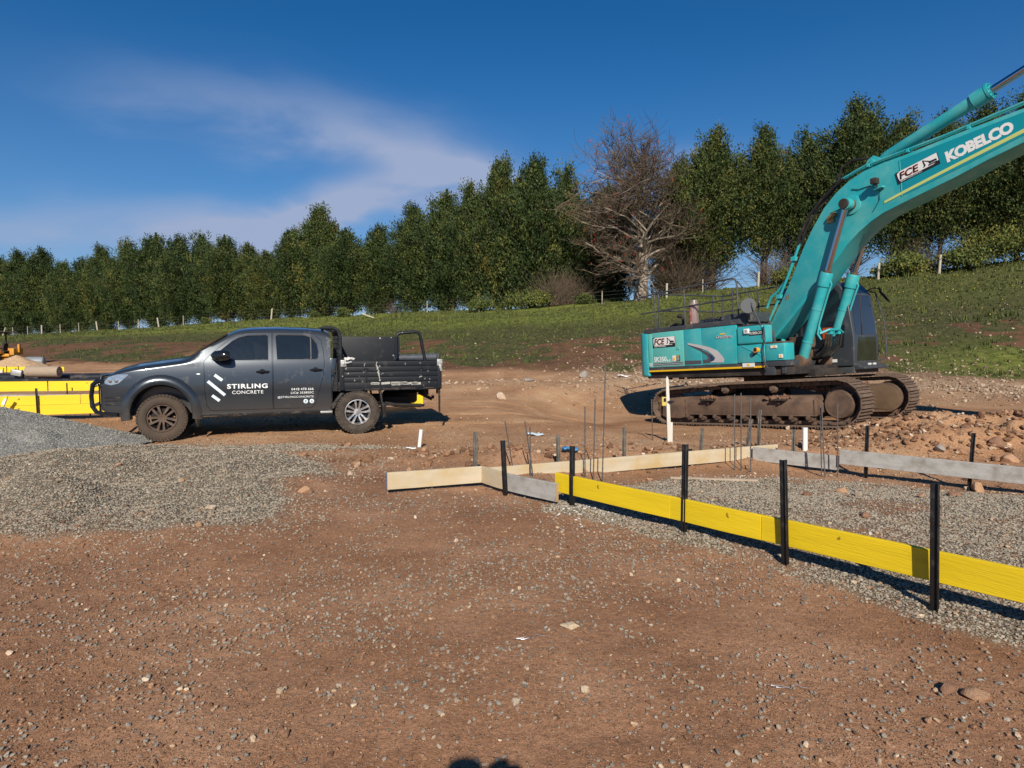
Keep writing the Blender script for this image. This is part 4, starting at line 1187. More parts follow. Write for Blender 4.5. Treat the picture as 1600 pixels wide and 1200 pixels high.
def build_ute():
    ute = empty('utility_truck', (0, 0, 0), 0, 'dark grey dual cab ute with a black drop side tray and white door lettering', 'ute')
    body = ute_body_bm().mesh('body', 30)
    # wheel arches
    def arch(cx, r0, wide):
        b = B(); pts = []
        for k in range(28):
            a = 2 * math.pi * k / 28; pts.append((cx + r0 * wide * math.cos(a), 0.43 + r0 * math.sin(a)))
        b.prism(pts, 0.60, 1.2); b.prism(pts, -1.2, -0.60); return b.mesh('c')
    body = bool_op(body, arch(3.095, 0.50, 0.92), 'DIFFERENCE')
    for sgn in (1, -1):
        a, c = (0.83, 1.3) if sgn > 0 else (-1.3, -0.83)
        a2, c2 = (0.72, 1.3) if sgn > 0 else (-1.3, -0.72)
        for poly, win, lab in ((FDOOR, FWIN, 'front'), (RDOOR, RWIN, 'rear')):
            # the door's slab follows the flank: lower slab plus a slimmer upper one
            lo = B(); pb = shrink(poly, 0.006)
            lo.prism(pb, 0.60 * sgn, 1.3 * sgn)
            door = bool_op(body, lo.mesh('d'), 'INTERSECT')
            cut = B(); cut.prism(poly, 0.60 * sgn, 1.3 * sgn)
            # keep a dark liner inside the cut
            body = bool_op(body, cut.mesh('d'), 'DIFFERENCE')
            wc = B(); wc.prism(win, 0.40 * sgn, 1.3 * sgn)
            door = bool_op(door, wc.mesh('w'), 'DIFFERENCE')
            d = link('door', fin(door, 'door', M_PAINT), ute)
            p = B(); side_patch(p, shrink(win, -0.004), -0.016, sgn)
            p.done('window', M_GLASS, d, None)
            if lab == 'front':
                p = B(); side_patch(p, [(2.31, 1.300), (2.335, 1.325), (2.26, 1.42), (2.19, 1.475), (2.185, 1.300)], -0.010, sgn); p.done('quarter_trim', M_TRIM, d, None)
            # black window surround
            f = B(); ring = []
            o_, i_ = shrink(win, -0.012), shrink(win, 0.010)
            n = len(win)
            for k in range(n):
                q = [o_[k], o_[(k + 1) % n], i_[(k + 1) % n], i_[k]]
                ys = [sgn * (u_y(x, z) + 0.0015) for x, z in q[:2]] + [sgn * (u_y(x, z) - 0.012) for x, z in q[2:]]
                f.face([(q[j][0], ys[j], q[j][1]) for j in range(4)])
            f.done('window_frame', M_TRIM, d, None)
            # handle
            hx, hzz = (1.545, 1.105) if lab == 'front' else (0.685, 1.125)
            h = B(); y0 = u_y(hx, hzz)
            h.tube([(hx + 0.10, sgn * (y0 + 0.004), hzz), (hx + 0.06, sgn * (y0 + 0.03), hzz + 0.008), (hx - 0.06, sgn * (y0 + 0.03), hzz + 0.004), (hx - 0.10, sgn * (y0 + 0.004), hzz)], [0.014, 0.017, 0.017, 0.014], 8)
            h.lathe([(0.052, 0.0), (0.052, 0.004), (0.04, 0.006)], (hx + 0.01, sgn * (y0 - 0.001), hzz - 0.002), 'y', 16)
            h.done('door_handle', M_GLOSS, d)
            if lab == 'rear':
                v = B(); v.bar((0.765, sgn * (u_y(0.765, 1.32) - 0.008), 1.315), (0.765, sgn * (u_y(0.765, 1.67) - 0.008), 1.675), 0.018, 0.012, (0, 1, 0)); v.done('window_bar', M_TRIM, d)
            if sgn > 0 and lab == 'front':
                side_text('lettering', 'STIRLING', 2.105, 0.835, 1.475, 0.912, M_DECAL, d, 0.026, 1.14)
                side_text('lettering', 'CONCRETE', 2.030, 0.745, 1.545, 0.800, M_DECAL, d, 0.0, 1.08)
                lg = B()
                for (x0, z0, x1, z1) in ((2.290, 1.065, 2.175, 0.975), (2.395, 0.965, 2.140, 0.730), (2.335, 0.730, 2.225, 0.640)):
                    dv = Vector((x1 - x0, z1 - z0)).normalized(); nn = Vector((-dv.y, dv.x)) * 0.024
                    side_patch(lg, [(x0 + nn.x, z0 + nn.y), (x1 + nn.x, z1 + nn.y), (x1 - nn.x, z1 - nn.y), (x0 - nn.x, z0 - nn.y)], 0.003, 1)
                lg.done('logo_stripes', M_DECALB, d, None)
            if sgn > 0 and lab == 'rear':
                side_text('lettering', '0418 478 666', 1.095, 0.785, 0.735, 0.825, M_DECAL, d, 0.003, 1.05)['kind'] = 'stuff'
                side_text('lettering', 'LIC# 353850C', 1.105, 0.722, 0.735, 0.762, M_DECAL, d, 0.003, 1.05)['kind'] = 'stuff'
                side_text('lettering', '@STIRLINGCONCRETE', 1.320, 0.650, 0.735, 0.692, M_DECAL, d, 0.0, 1.06)
                for cx in (0.868, 0.768):
                    c_ = B(); side_patch(c_, [(cx + 0.038 * math.cos(a), 0.595 + 0.038 * math.sin(a)) for a in np.linspace(0, 6.28, 16, endpoint=False)], 0.003, 1)
                    c_.done('badge', M_DECALB, d, None)
                side_text('lettering', 'f', 0.876, 0.575, 0.858, 0.617, M_PAINT, d, 0.03, off=0.006)
                side_text('lettering', 'o', 0.782, 0.582, 0.754, 0.610, M_PAINT, d, 0.0, off=0.006)
    # a liner keeps the door gaps dark and closes the cabin
    link('body', fin(body, 'body', M_PAINT), ute)
    # windscreen
    w = B()
    P0 = []
    for i in range(9):
        f = i / 8; x = 2.67 - f * 0.56
        z = u_top(x) + 0.008
        yw = (u_half(x, max(1.28, z - 0.03)) - 0.085)
        P0.append([(x + 0.004 + 0.0, yw * q, z + 0.045 * (1 - q * q) + 0.002) for q in (-1, -.66, -.33, 0, .33, .66, 1)])
    for i in range(8):
        for j in range(6):
            w.face([P0[i][j], P0[i][j + 1], P0[i + 1][j + 1], P0[i + 1][j]])
    w.done('windscreen', M_GLASS, ute, 60)
    # plastic flares round the front arches
    for sgn in (1, -1):
        f = B(); rings = []
        for k in range(25):
            a = R(-8 + 196 * k / 24)
            ca, sa = math.cos(a), math.sin(a)
            def P(rr, dy):
                x = 3.095 + rr * 0.92 * ca; z = 0.43 + rr * sa
                return Vector((x, sgn * (u_half(min(x, 3.95), z) + dy), z))
            flick = 0.0
            rings.append([P(0.495, -0.16), P(0.495, 0.035), P(0.515, 0.052), P(0.575, 0.048), P(0.635, 0.022), P(0.655, -0.004), P(0.60, -0.012)])
        f.rings(rings); f.done('wheel_flare', M_PAINT, ute, 50)
        # inner guard
        g = B(); g.rings([[Vector((3.095 + rr * math.cos(R(a)), yy_, 0.43 + rr * math.sin(R(a)))) for rr, yy_ in ((0.50, 0.58 * sgn), (0.50, 0.88 * sgn), (0.46, 0.88 * sgn), (0.46, 0.58 * sgn))] for a in range(-2, 183, 8)]); g.done('wheel_arch_liner', M_UNDER, ute)
        m_ = B(); y0 = 0.83 * sgn
        m_.prism([(2.66, 0.62), (2.70, 0.62), (2.62, 0.42), (2.575, 0.22), (2.555, 0.22), (2.595, 0.42)], y0 - 0.11, y0 + 0.11); m_.done('mud_flap', M_TRIM, ute, bevel=0.004)
        # side step skirt below doors
        s = B(); s.prism([(0.50, 0.435), (2.58, 0.435), (2.55, 0.385), (0.53, 0.385)], 0.80 * sgn, 0.925 * sgn); s.done('sill', M_TRIM, ute, bevel=0.008)
        c = B(); c.prism([(0.34, 1.32), (0.44, 1.32), (0.52, 1.20), (0.535, 1.0), (0.60, 0.75), (0.68, 0.42), (0.42, 0.40), (0.42, 0.75)], 0.80 * sgn, 0.90 * sgn); c.done('rear_corner_panel', M_PAINT, ute, bevel=0.01)
        c = B(); c.box((0.53, 0.93 * sgn, 0.40), (0.20, 0.06, 0.035)); c.done('step_end', M_GALV, ute, bevel=0.006)
        # mirror
        mr = B()
        prof = [(2.34, 0.95, 0.02), (2.31, 0.975, 0.05), (2.26, 1.02, 0.078), (2.20, 1.06, 0.088), (2.12, 1.08, 0.086), (2.06, 1.08, 0.078), (2.045, 1.075, 0.06)]
        rings = []
        for x, y, hh in prof:
            rings.append([Vector((x, sgn * (y + 0.085 * math.cos(t) * min(1, hh / 0.05)), 1.375 + 0.01 + hh * math.sin(t))) for t in np.linspace(0, 2 * math.pi, 14, endpoint=False)])
        mr.rings(rings)
        mr.bar((2.24, sgn * 0.86, 1.305), (2.22, sgn * 1.0, 1.33), 0.08, 0.04)
        mr.done('side_mirror', M_GLOSS, ute, 50)
        # headlight and indicator
        h = B(); side_patch(h, [(3.90, 0.945), (3.905, 0.985), (3.84, 1.055), (3.72, 1.095), (3.56, 1.098), (3.55, 1.085), (3.63, 1.01), (3.70, 0.950), (3.80, 0.925)], 0.006, sgn)
        hl = h.done('headlight', M_LENS, ute, 60)
        h = B()
        for xx in (3.81, 3.72):
            h.lathe([(0.036, 0), (0.036, 0.006), (0.02, 0.008)], (xx, sgn * (u_half(xx, 0.99) + 0.004) if sgn > 0 else -(u_half(xx, .99) + 0.012), 0.995), 'y', 16)
        h.done('lamp_bowl', M_CHROME, hl)
        h = B(); side_patch(h, [(2.535 + 0.03 * math.cos(a), 1.085 + 0.011 * math.sin(a)) for a in np.linspace(0, 6.28, 12, endpoint=False)], 0.004, sgn); h.done('side_indicator', M_DECAL, ute, None)
        # bumper slats at the corner
        for k in range(3):
            h = B(); zc = 0.60 + 0.055 * k
            side_patch(h, [(3.90, zc), (3.92, zc + 0.022), (3.80, zc + 0.030), (3.66, zc + 0.030), (3.67, zc + 0.012)], 0.004, sgn); h.done('bumper_slat', M_TRIM, ute, None)
        # rear mud guards and flaps
        gd = B(); gd.prism([(0.22, 0.72), (0.28, 0.72), (0.475, 0.47), (0.44, 0.44), (0.40, 0.46)], 0.72 * sgn, 0.93 * sgn); gd.done('mud_guard', M_TRIM, ute, bevel=0.004)
        gd = B(); gd.prism([(-0.38, 0.75), (-0.42, 0.75), (-0.44, 0.55), (-0.50, 0.50), (-0.50, 0.27), (-0.44, 0.27), (-0.42, 0.5)], 0.74 * sgn, 0.92 * sgn); gd.done('rear_mud_flap', M_TRIM, ute, bevel=0.004)
    # grille, bumper bar and bull bar
    g = B(); g.box((3.985, 0, 0.90), (0.05, 1.20, 0.16)); g.box((3.99, 0, 0.62), (0.05, 1.3, 0.20)); g.done('grille', M_GLOSS, ute, bevel=0.01)
    g = B()
    for k in range(2): g.box((4.016, 0, 0.865 + 0.07 * k), (0.012, 1.16, 0.012))
    g.lathe([(0.075, 0), (0.075, 0.012), (0.06, 0.016)], (4.012, 0, 0.90), 'x', 20); g.done('grille_trim', M_CHROME, ute)
    bb = B()
    for sgn in (1, -1):
        bb.tube([(3.90, 0.80 * sgn, 0.97), (4.03, 0.76 * sgn, 0.99), (4.10, 0.72 * sgn, 0.93), (4.13, 0.70 * sgn, 0.75), (4.12, 0.70 * sgn, 0.58), (4.06, 0.72 * sgn, 0.49), (3.94, 0.80 * sgn, 0.465), (3.72, 0.90 * sgn, 0.455)], 0.034, 10)
        bb.box((4.06, 0.45 * sgn, 0.70), (0.03, 0.08, 0.46))
    bb.tube([(4.12, -0.72, 0.58), (4.16, 0, 0.58), (4.12, 0.72, 0.58)], 0.030, 10)
    bb.tube([(4.11, -0.72, 0.90), (4.15, 0, 0.90), (4.11, 0.72, 0.90)], 0.030, 10)
    bb.tube([(4.08, -0.40, 0.90), (4.05, -0.38, 1.04), (4.05, 0.38, 1.04), (4.08, 0.40, 0.90)], 0.030, 10)
    bb.done('bull_bar', M_GLOSS, ute)
    # chassis
    c = B()
    for sgn in (1, -1):
        c.box((1.4, 0.42 * sgn, 0.52), (4.8, 0.09, 0.14))
        c.cyl((0.0, 0.38 * sgn, 0.38), (0.0, 0.74 * sgn, 0.38), 0.05, n=10)
        c.cyl((3.095, 0.30 * sgn, 0.38), (3.095, 0.74 * sgn, 0.38), 0.045, n=10)
        c.bar((0.75, 0.60 * sgn, 0.46), (-0.75, 0.60 * sgn, 0.46), 0.07, 0.03)
        c.cyl((-0.12, 0.55 * sgn, 0.36), (-0.2, 0.45 * sgn, 0.72), 0.03, n=8)
    c.lathe([(0.14, -0.14), (0.16, -0.05), (0.16, 0.05), (0.14, 0.14)], (0, 0, 0.38), 'y', 16)
    c.box((1.7, 0.0, 0.46), (1.0, 0.7, 0.16)); c.box((3.3, 0, 0.50), (0.8, 0.9, 0.2)); c.box((0.95, -0.35, 0.50), (0.8, 0.5, 0.22))
    c.box((-1.30, 0, 0.66), (0.10, 0.9, 0.10)); c.bar((-1.25, 0, 0.62), (-1.5, 0, 0.49), 0.06, 0.06); c.cyl((-1.52, 0, 0.50), (-1.52, 0, 0.56), 0.028, n=10)
    c.tube([(0.3, 0.5, 0.42), (-0.2, 0.56, 0.58), (-0.7, 0.55, 0.45), (-1.2, 0.5, 0.42)], 0.035, 8)
    c.lathe([(0.29, -0.12), (0.33, -0.08), (0.33, 0.08), (0.29, 0.12)], (-0.88, 0, 0.56), 'z', 20)
    c.done('chassis', M_UNDER, ute)
    # wheels
    def tyre(m_, r=0.378, w=0.25):
        b = B()
        h = w / 2
        b.lathe([(0.222, h * 0.60), (0.235, h * 0.86), (0.27, h * 0.99), (0.31, h * 1.0), (0.345, h * 0.93), (r - 0.012, h * 0.78), (r - 0.008, h * 0.5), (r - 0.008, 0), (r - 0.008, -h * 0.5), (r - 0.012, -h * 0.78), (0.345, -h * 0.93), (0.31, -h), (0.27, -h * 0.99), (0.235, -h * 0.86), (0.222, -h * 0.60)], (0, 0, 0), 'y', 48, closed=True)
        N_ = 44
        for k in range(N_):
            a = 2 * math.pi * k / N_
            for j, (yy, ww, sh) in enumerate(((-0.098, 0.05, 0), (-0.034, 0.052, .5), (0.034, 0.052, 0), (0.098, 0.05, .5))):
                a2 = a + sh * 2 * math.pi / N_
                m = Matrix.Rotation(-a2, 4, 'Y') @ Matrix.Translation((r - 0.008 - (0.006 if abs(yy) > .09 else 0), yy, 0))
                b.box((0, 0, 0), (0.022, ww, 0.036), m @ Matrix.Rotation(0.35 if j % 2 else -0.35, 4, 'X'))
        # shoulder lugs on both walls
            for sg in (1, -1):
                m = Matrix.Rotation(-a, 4, 'Y') @ Matrix.Translation((r - 0.034, sg * h * 0.92, 0))
                b.box((0, 0, 0), (0.035, 0.012, 0.026 if k % 2 else 0.016), m)
        me = b.mesh('tyre', 40); me.materials.append(m_); return me
    def rim(m_):
        b = B()
        # outward is +y
        b.lathe([(0.224, 0.082), (0.222, 0.096), (0.210, 0.098), (0.203, 0.085), (0.196, 0.0), (0.196, -0.09), (0.224, -0.09)], (0, 0, 0), 'y', 40, closed=True)
        for k in range(5):
            for s in (-1, 1):
                a = 2 * math.pi * k / 5 + s * 0.20
                p0 = Vector((0.045 * math.cos(a + s * .25), 0.060, 0.045 * math.sin(a + s * .25))); p1 = Vector((0.206 * math.cos(a + s * 0.03), 0.078, 0.206 * math.sin(a + s * 0.03)))
                d = (p1 - p0).normalized(); sd_ = Vector((-d.z, 0, d.x)) 
                rings = []
                for t_, wd, th in ((0, 0.017, 0.020), (0.5, 0.018, 0.018), (1, 0.024, 0.016)):
                    c_ = p0.lerp(p1, t_)
                    rings.append([c_ + sd_ * wd + Vector((0, -th, 0)), c_ + sd_ * wd * 0.8 + Vector((0, th * .6, 0)), c_ - sd_ * wd * 0.8 + Vector((0, th * .6, 0)), c_ - sd_ * wd + Vector((0, -th, 0))])
                b.rings(rings)
        b.lathe([(0.066, 0.03), (0.066, 0.066), (0.055, 0.074), (0.034, 0.074), (0.032, 0.082), (0.0, 0.084)][:5], (0, 0, 0), 'y', 24)
        me = b.mesh('rim', 35, 0.0); me.materials.append(m_); return me
    def hub():
        b = B(); b.lathe([(0.165, -0.012), (0.165, 0.012)], (0, 0, 0), 'y', 32); b.lathe([(0.10, -0.03), (0.10, 0.025)], (0, 0, 0), 'y', 20)
        b.box((0.11, 0, 0.06), (0.10, 0.06, 0.12))
        me = b.mesh('wheel', 40); me.materials.append(M_UNDER); return me
    TY, TYD, RM, RMD, HB = tyre(M_RUBBER), tyre(M_RUBBER_D), rim(M_ALLOY), rim(M_ALLOY_D), hub()
    for x in (3.095, 0.0):
        for sgn in (1, -1):
            wz = 0.378
            rot = (0, (0.2 if x else 0.9), R(5) if x else 0)
            if sgn < 0: rot = (0, 0.3, math.pi + (R(5) if x else 0))
            wh = link('wheel', HB, ute, (x, 0.84 * sgn, wz), rot)
            dirty = x > 1
            ty = link('tyre', TYD if dirty else TY, wh); rm = link('rim', RMD if dirty else RM, wh)
            if dirty and sgn > 0: rm['label'] = 'mud coated front rim'
            if not dirty and sgn > 0: rm['label'] = 'cleaner silver rear rim'
    # tray
    t = B(); t.box((-0.58, 0, 0.865), (1.80, 1.84, 0.05)); t.box((-0.58, 0.0, 0.80), (1.7, 0.7, 0.09))
    for k in range(5): t.box((0.2 - 0.39 * k, 0, 0.81), (0.06, 1.80, 0.06))
    t.done('tray_deck', M_TRAY, ute, bevel=0.005)
    for sgn in (1, -1):
        t = B(); t.box((-0.58, 0.93 * sgn, 0.845), (1.81, 0.035, 0.12)); t.box((-0.58, 0.925 * sgn, 0.765), (1.80, 0.02, 0.03))
        for k in range(6): t.box((0.22 - 0.32 * k, 0.93 * sgn, 0.795), (0.05, 0.03, 0.07), (0, 0.3 if k % 2 else -0.3, 0))
        t.done('tray_rail', M_TRAY, ute, bevel=0.004)
        side = B(); side.box((-0.595, 0.940 * sgn, 1.085), (1.66, 0.012, 0.365)); sd_o = side.done('drop_side', M_TRAY, ute)
        for k in range(4):      # pressed planks of the drop side
            p = B(); p.box((-0.595, 0.952 * sgn, 0.945 + 0.092 * k), (1.655, 0.016, 0.080)); p.done('plank', M_TRAY, sd_o, bevel=0.006)
        for xx in (-0.15, -1.12):
            p = B(); p.box((xx, 0.968 * sgn, 1.02), (0.028, 0.016, 0.22)); p.tube([(xx - .02, 0.97 * sgn, 1.13), (xx + .03, 0.98 * sgn, 1.14)], 0.012, 6); p.done('hinge_strap', M_TRAY, sd_o, bevel=0.003)
        for xx in (0.262, -1.455):
            p = B(); p.box((xx, 0.945 * sgn, 1.03), (0.075, 0.05, 0.52)); p.done('tray_post', M_TRAY, ute, bevel=0.006)
            p = B(); p.box((xx - (0.03 if xx > 0 else -0.0), 0.976 * sgn, 1.235), (0.095, 0.014, 0.115)); p.cyl((xx - .03, 0.98 * sgn, 1.23), (xx - .03, 1.0 * sgn, 1.23), 0.02, n=8)
            if xx > 0: p.bar((xx - 0.05, 0.99 * sgn, 1.235), (xx - 0.17, 0.985 * sgn, 1.262), 0.014, 0.03)
            else: p.bar((xx, 0.985 * sgn, 1.20), (xx - 0.03, 0.985 * sgn, 1.08), 0.014, 0.04)
            p.done('tray_latch', M_GALV, ute, bevel=0.003)
    p = B(); p.box((-1.485, 0, 1.06), (0.02, 1.78, 0.42)); p.done('tailgate', M_TRAY, ute, bevel=0.004)
    # paint scuffs and a drip line, flat marks on the drop side
    sm = B(); g_ = random.Random(4)
    for i in range(26):
        xx = g_.uniform(-1.05, -0.25); zz = 0.868 + g_.uniform(-0.012, 0.012)
        sm.box((xx, 0.9485, zz), (g_.uniform(0.03, 0.16), 0.003, g_.uniform(0.01, 0.05)), (0, g_.uniform(-.06, .06), 0))
    for i in range(12):
        sm.box((-0.33 - 0.006 * i + g_.uniform(-.01, .01), 0.9615, 1.24 - i * 0.028), (g_.uniform(0.008, 0.03), 0.003, 0.03), (0, g_.uniform(-.5, .5), 0))
    sm.done('paint_scuffs', mat('dried_concrete', (0.38, 0.38, 0.36), 0.9, var=0.4, vscale=30), ute, None)
    # headboard rack behind the cab, rear hoop
    hb = B()
    for yy in (0.80, -0.80):
        hb.tube([(0.28, yy * 1.06, 0.88), (0.27, yy * 1.05, 1.25), (0.27, yy * 1.03, 1.66), (0.30, yy, 1.80), (0.38, yy * .98, 1.845), (0.56, yy * 0.96, 1.85)], 0.030, 10)
    hb.tube([(0.31, -0.80, 1.80), (0.31, 0.80, 1.80)], 0.028, 8); hb.tube([(0.28, -0.82, 1.35), (0.28, 0.82, 1.35)], 0.022, 8); hb.tube([(0.54, -0.77, 1.85), (0.54, 0.77, 1.85)], 0.028, 8)
    hb.box((0.30, 0, 1.10), (0.02, 1.62, 0.48))
    hb.done('headboard_frame', M_TRAY, ute)
    hb = B()
    for k in range(15): hb.box((0.295, -0.77 + 0.11 * k, 1.575), (0.008, 0.010, 0.44))
    for k in range(5): hb.box((0.295, 0, 1.40 + 0.085 * k), (0.008, 1.58, 0.010))
    hb.done('headboard_mesh', M_TRAY, ute, None)
    for yy in (0.72,):
        hb = B(); hb.tube([(-0.72, yy - .02, 1.30), (-0.72, yy, 1.68), (-0.745, yy, 1.745), (-0.80, yy, 1.765), (-1.07, yy, 1.785), (-1.13, yy, 1.765), (-1.155, yy, 1.70), (-1.23, yy, 1.30), (-1.27, yy, 0.90)], 0.030, 10)
        hb.done('rear_hoop', M_TRAY, ute)
    tb = B(); tb.box((-0.36, -0.62, 1.30), (1.17, 0.50, 0.80)); tb.done('tool_box', M_TRAY, ute, bevel=0.012)
    # working lights and chains: small dark bits behind the cab
    k = B(); k.lathe([(0.035, -0.02), (0.035, 0.02)], (0.40, 0.90, 1.10), 'y', 12); k.lathe([(0.03, -0.02), (0.03, 0.02)], (0.41, 0.88, 1.02), 'y', 12); k.box((0.37, 0.80, 1.0), (0.08, 0.14, 0.5)); k.done('filler_bracket', M_TRIM, ute)
    k = B(); k.box((-1.44, 0.80, 0.71), (0.03, 0.05, 0.10)); k.box((-1.46, 0.9, 0.55), (0.03, 0.03, 0.44)); k.done('rear_prop', M_TRIM, ute)
    for yy in (0.72, -0.72):
        k = B(); k.box((-1.49, yy, 0.80), (0.03, 0.30, 0.09)); k.done('tail_lamp', M_REDL, ute, bevel=0.004)
    k = B(); k.tube([(2.0, -0.6, 1.78), (1.95, -0.62, 2.05)], 0.005, 4); k.done('aerial', M_TRIM, ute)
    ute.location = (-2.69 - 0.309 * 0.965, 11.86 + 0.951 * 0.965, 0)
    ute.rotation_euler = (0, 0, math.atan2(-0.309, -0.951))
    z = hz(ute.location.x, ute.location.y)
    ute.location.z = 0.0
    return ute
ute = build_ute()
UM = Matrix.Translation(ute.location) @ Euler(ute.rotation_euler).to_matrix().to_4x4()
# loose things lying in the tray
def in_tray(o, p, rz=0): 
    o.location = UM @ Vector(p); o.rotation_euler = (0, 0, ute.rotation_euler[2] + rz); return o
b = B(); b.tube([(0.35, 0, 0.0), (-0.42, 0, 0.05)], [0.05, 0.075], 14); b.tube([(-0.43, 0, 0.05), (-0.46, 0, 0.05)], 0.08, 10)
o = tag(b.done('plastic_roll', mat('grey_plastic_roll', (0.075, 0.085, 0.10), 0.3, var=0.5, vscale=12), None), 'rolled grey plastic sheet resting on the tray edge below the rear hoop', 'roll')
in_tray(o, (-1.05, 0.55, 1.29)); o.rotation_euler[1] = -0.05
b = B(); g = random.Random(2)
for i in range(9): b.box((g.uniform(-.12, .12), g.uniform(-.06, .06), g.uniform(0, .05)), (g.uniform(.05, .12), 0.08, g.uniform(.03, .06)), (g.uniform(-1, 1), g.uniform(-1, 1), g.uniform(-1, 1)))
o = tag(b.done('cloth_rags', mat('off_white_rag', (0.62, 0.62, 0.60), 0.9, bump=0.01, bscale=30), None, 60, 0.012), 'off white rags and offcuts heaped at the front of the tray', 'rags')
in_tray(o, (0.08, 0.72, 1.29)); o.scale = (0.8, 0.7, 0.55)
b = B(); b.box((0, 0, 0), (0.9, 0.5, 0.34)); o = tag(b.done('tray_load_crate', M_TRIM, None, bevel=0.02), 'dark crate filling the front of the tray under the rags', 'crate'); in_tray(o, (-0.25, 0.55, 1.065))
# ------------------------------------------------------------------ the excavator
M_TEAL = mat('teal_paint', (0.022, 0.355, 0.392), 0.42, coat=0.25, var=0.12, vscale=1.5, dirt=(0.085, 0.395, 0.40), dirt_amt=0.55, dscale=2.2, spots=((0.18, 0.09, 0.05), 9, 0.725))
M_TEAL_F = mat('faded_teal_paint', (0.105, 0.47, 0.43), 0.55, var=0.12, vscale=2.0, dirt=(0.16, 0.34, 0.29), dirt_amt=0.2)
M_TEAL_D = mat('deep_teal_band', (0.004, 0.255, 0.315), 0.35, coat=0.3, var=0.06, vscale=1.5)
M_CHAR = mat('charcoal_paint', (0.045, 0.052, 0.060), 0.5, dirt=(0.16, 0.13, 0.10), dirt_amt=0.25, dscale=5)
M_CAB = mat('cab_grey_paint', (0.040, 0.047, 0.056), 0.38, coat=0.3, dirt=(0.14, 0.12, 0.10), dirt_amt=0.15, dscale=4)
M_BLK = mat('dark_underside', (0.016, 0.014, 0.013), 0.8, dirt=(0.06, 0.045, 0.035), dirt_amt=0.5)
M_RUST = mat('dusty_brown_steel', (0.088, 0.055, 0.038), 0.75, var=0.35, vscale=3, dirt=(0.155, 0.098, 0.064), dirt_amt=0.6, dscale=3, bump=0.004, bscale=25)
M_SHOE = mat('worn_track_steel', (0.15, 0.115, 0.090), 0.55, metal=0.35, var=0.35, vscale=9, dirt=(0.17, 0.11, 0.075), dirt_amt=0.9, dscale=6, bump=0.004, bscale=30)
M_LINK = mat('track_chain_steel', (0.085, 0.058, 0.044), 0.7, metal=0.2, dirt=(0.16, 0.10, 0.068), dirt_amt=0.7, dscale=6, bump=0.004)
M_YEL = mat('yellow_stripe', (0.80, 0.48, 0.01), 0.4)
M_YEL2 = mat('pale_yellow_stripe', (0.52, 0.58, 0.18), 0.45)
M_WHT = mat('white_sticker', (0.74, 0.75, 0.74), 0.45)
M_BLKS = mat('black_sticker', (0.015, 0.013, 0.013), 0.4)
M_REDS = mat('red_outline', (0.45, 0.09, 0.05), 0.45)
M_SILV = mat('silver_swoosh', (0.50, 0.48, 0.49), 0.4, var=0.3, vscale=2.0)
M_DGREY = mat('dark_grey_swoosh', (0.075, 0.07, 0.085), 0.45)
M_BLUE = mat('navy_swoosh', (0.012, 0.03, 0.12), 0.4)
M_HOSE = mat('black_hose', (0.014, 0.014, 0.014), 0.5, dirt=(0.07, 0.055, 0.04), dirt_amt=0.3)
M_ROD = mat('chromed_rod', (0.55, 0.56, 0.60), 0.10, metal=1.0)
M_CABGL = mat('cab_glass', (0.012, 0.017, 0.024), 0.04, coat=1.0, spec=0.8)
M_CABGL2 = mat('lower_cab_glass', (0.022, 0.026, 0.017), 0.06, coat=1.0, var=0.5, vscale=4)
M_ORANGE = mat('amber_lens', (0.75, 0.30, 0.02), 0.25, coat=0.8)
M_MUDC = mat('caked_soil', (0.17, 0.095, 0.06), 0.95, var=0.35, vscale=9, bump=0.02, bscale=14)

exc = empty('excavator', (6.45, 16.6, -0.34), 0, 'large teal tracked excavator with its boom raised out of the right edge of the picture', 'excavator')
EYAW = math.atan2(-0.75, 0.66)
exc.rotation_euler = (Matrix.Rotation(EYAW, 3, 'Z') @ Matrix.Rotation(R(-4), 3, 'Y')).to_euler()
UPR = (0, 0, R(-8.61))
def eu(b, name, m, smooth=35, bevel=0.0, parent=None, seg=2):
    o = b.done(name, m, exc if parent is None else parent, smooth, bevel, seg)
    if parent is None: o.rotation_euler = UPR
    return o

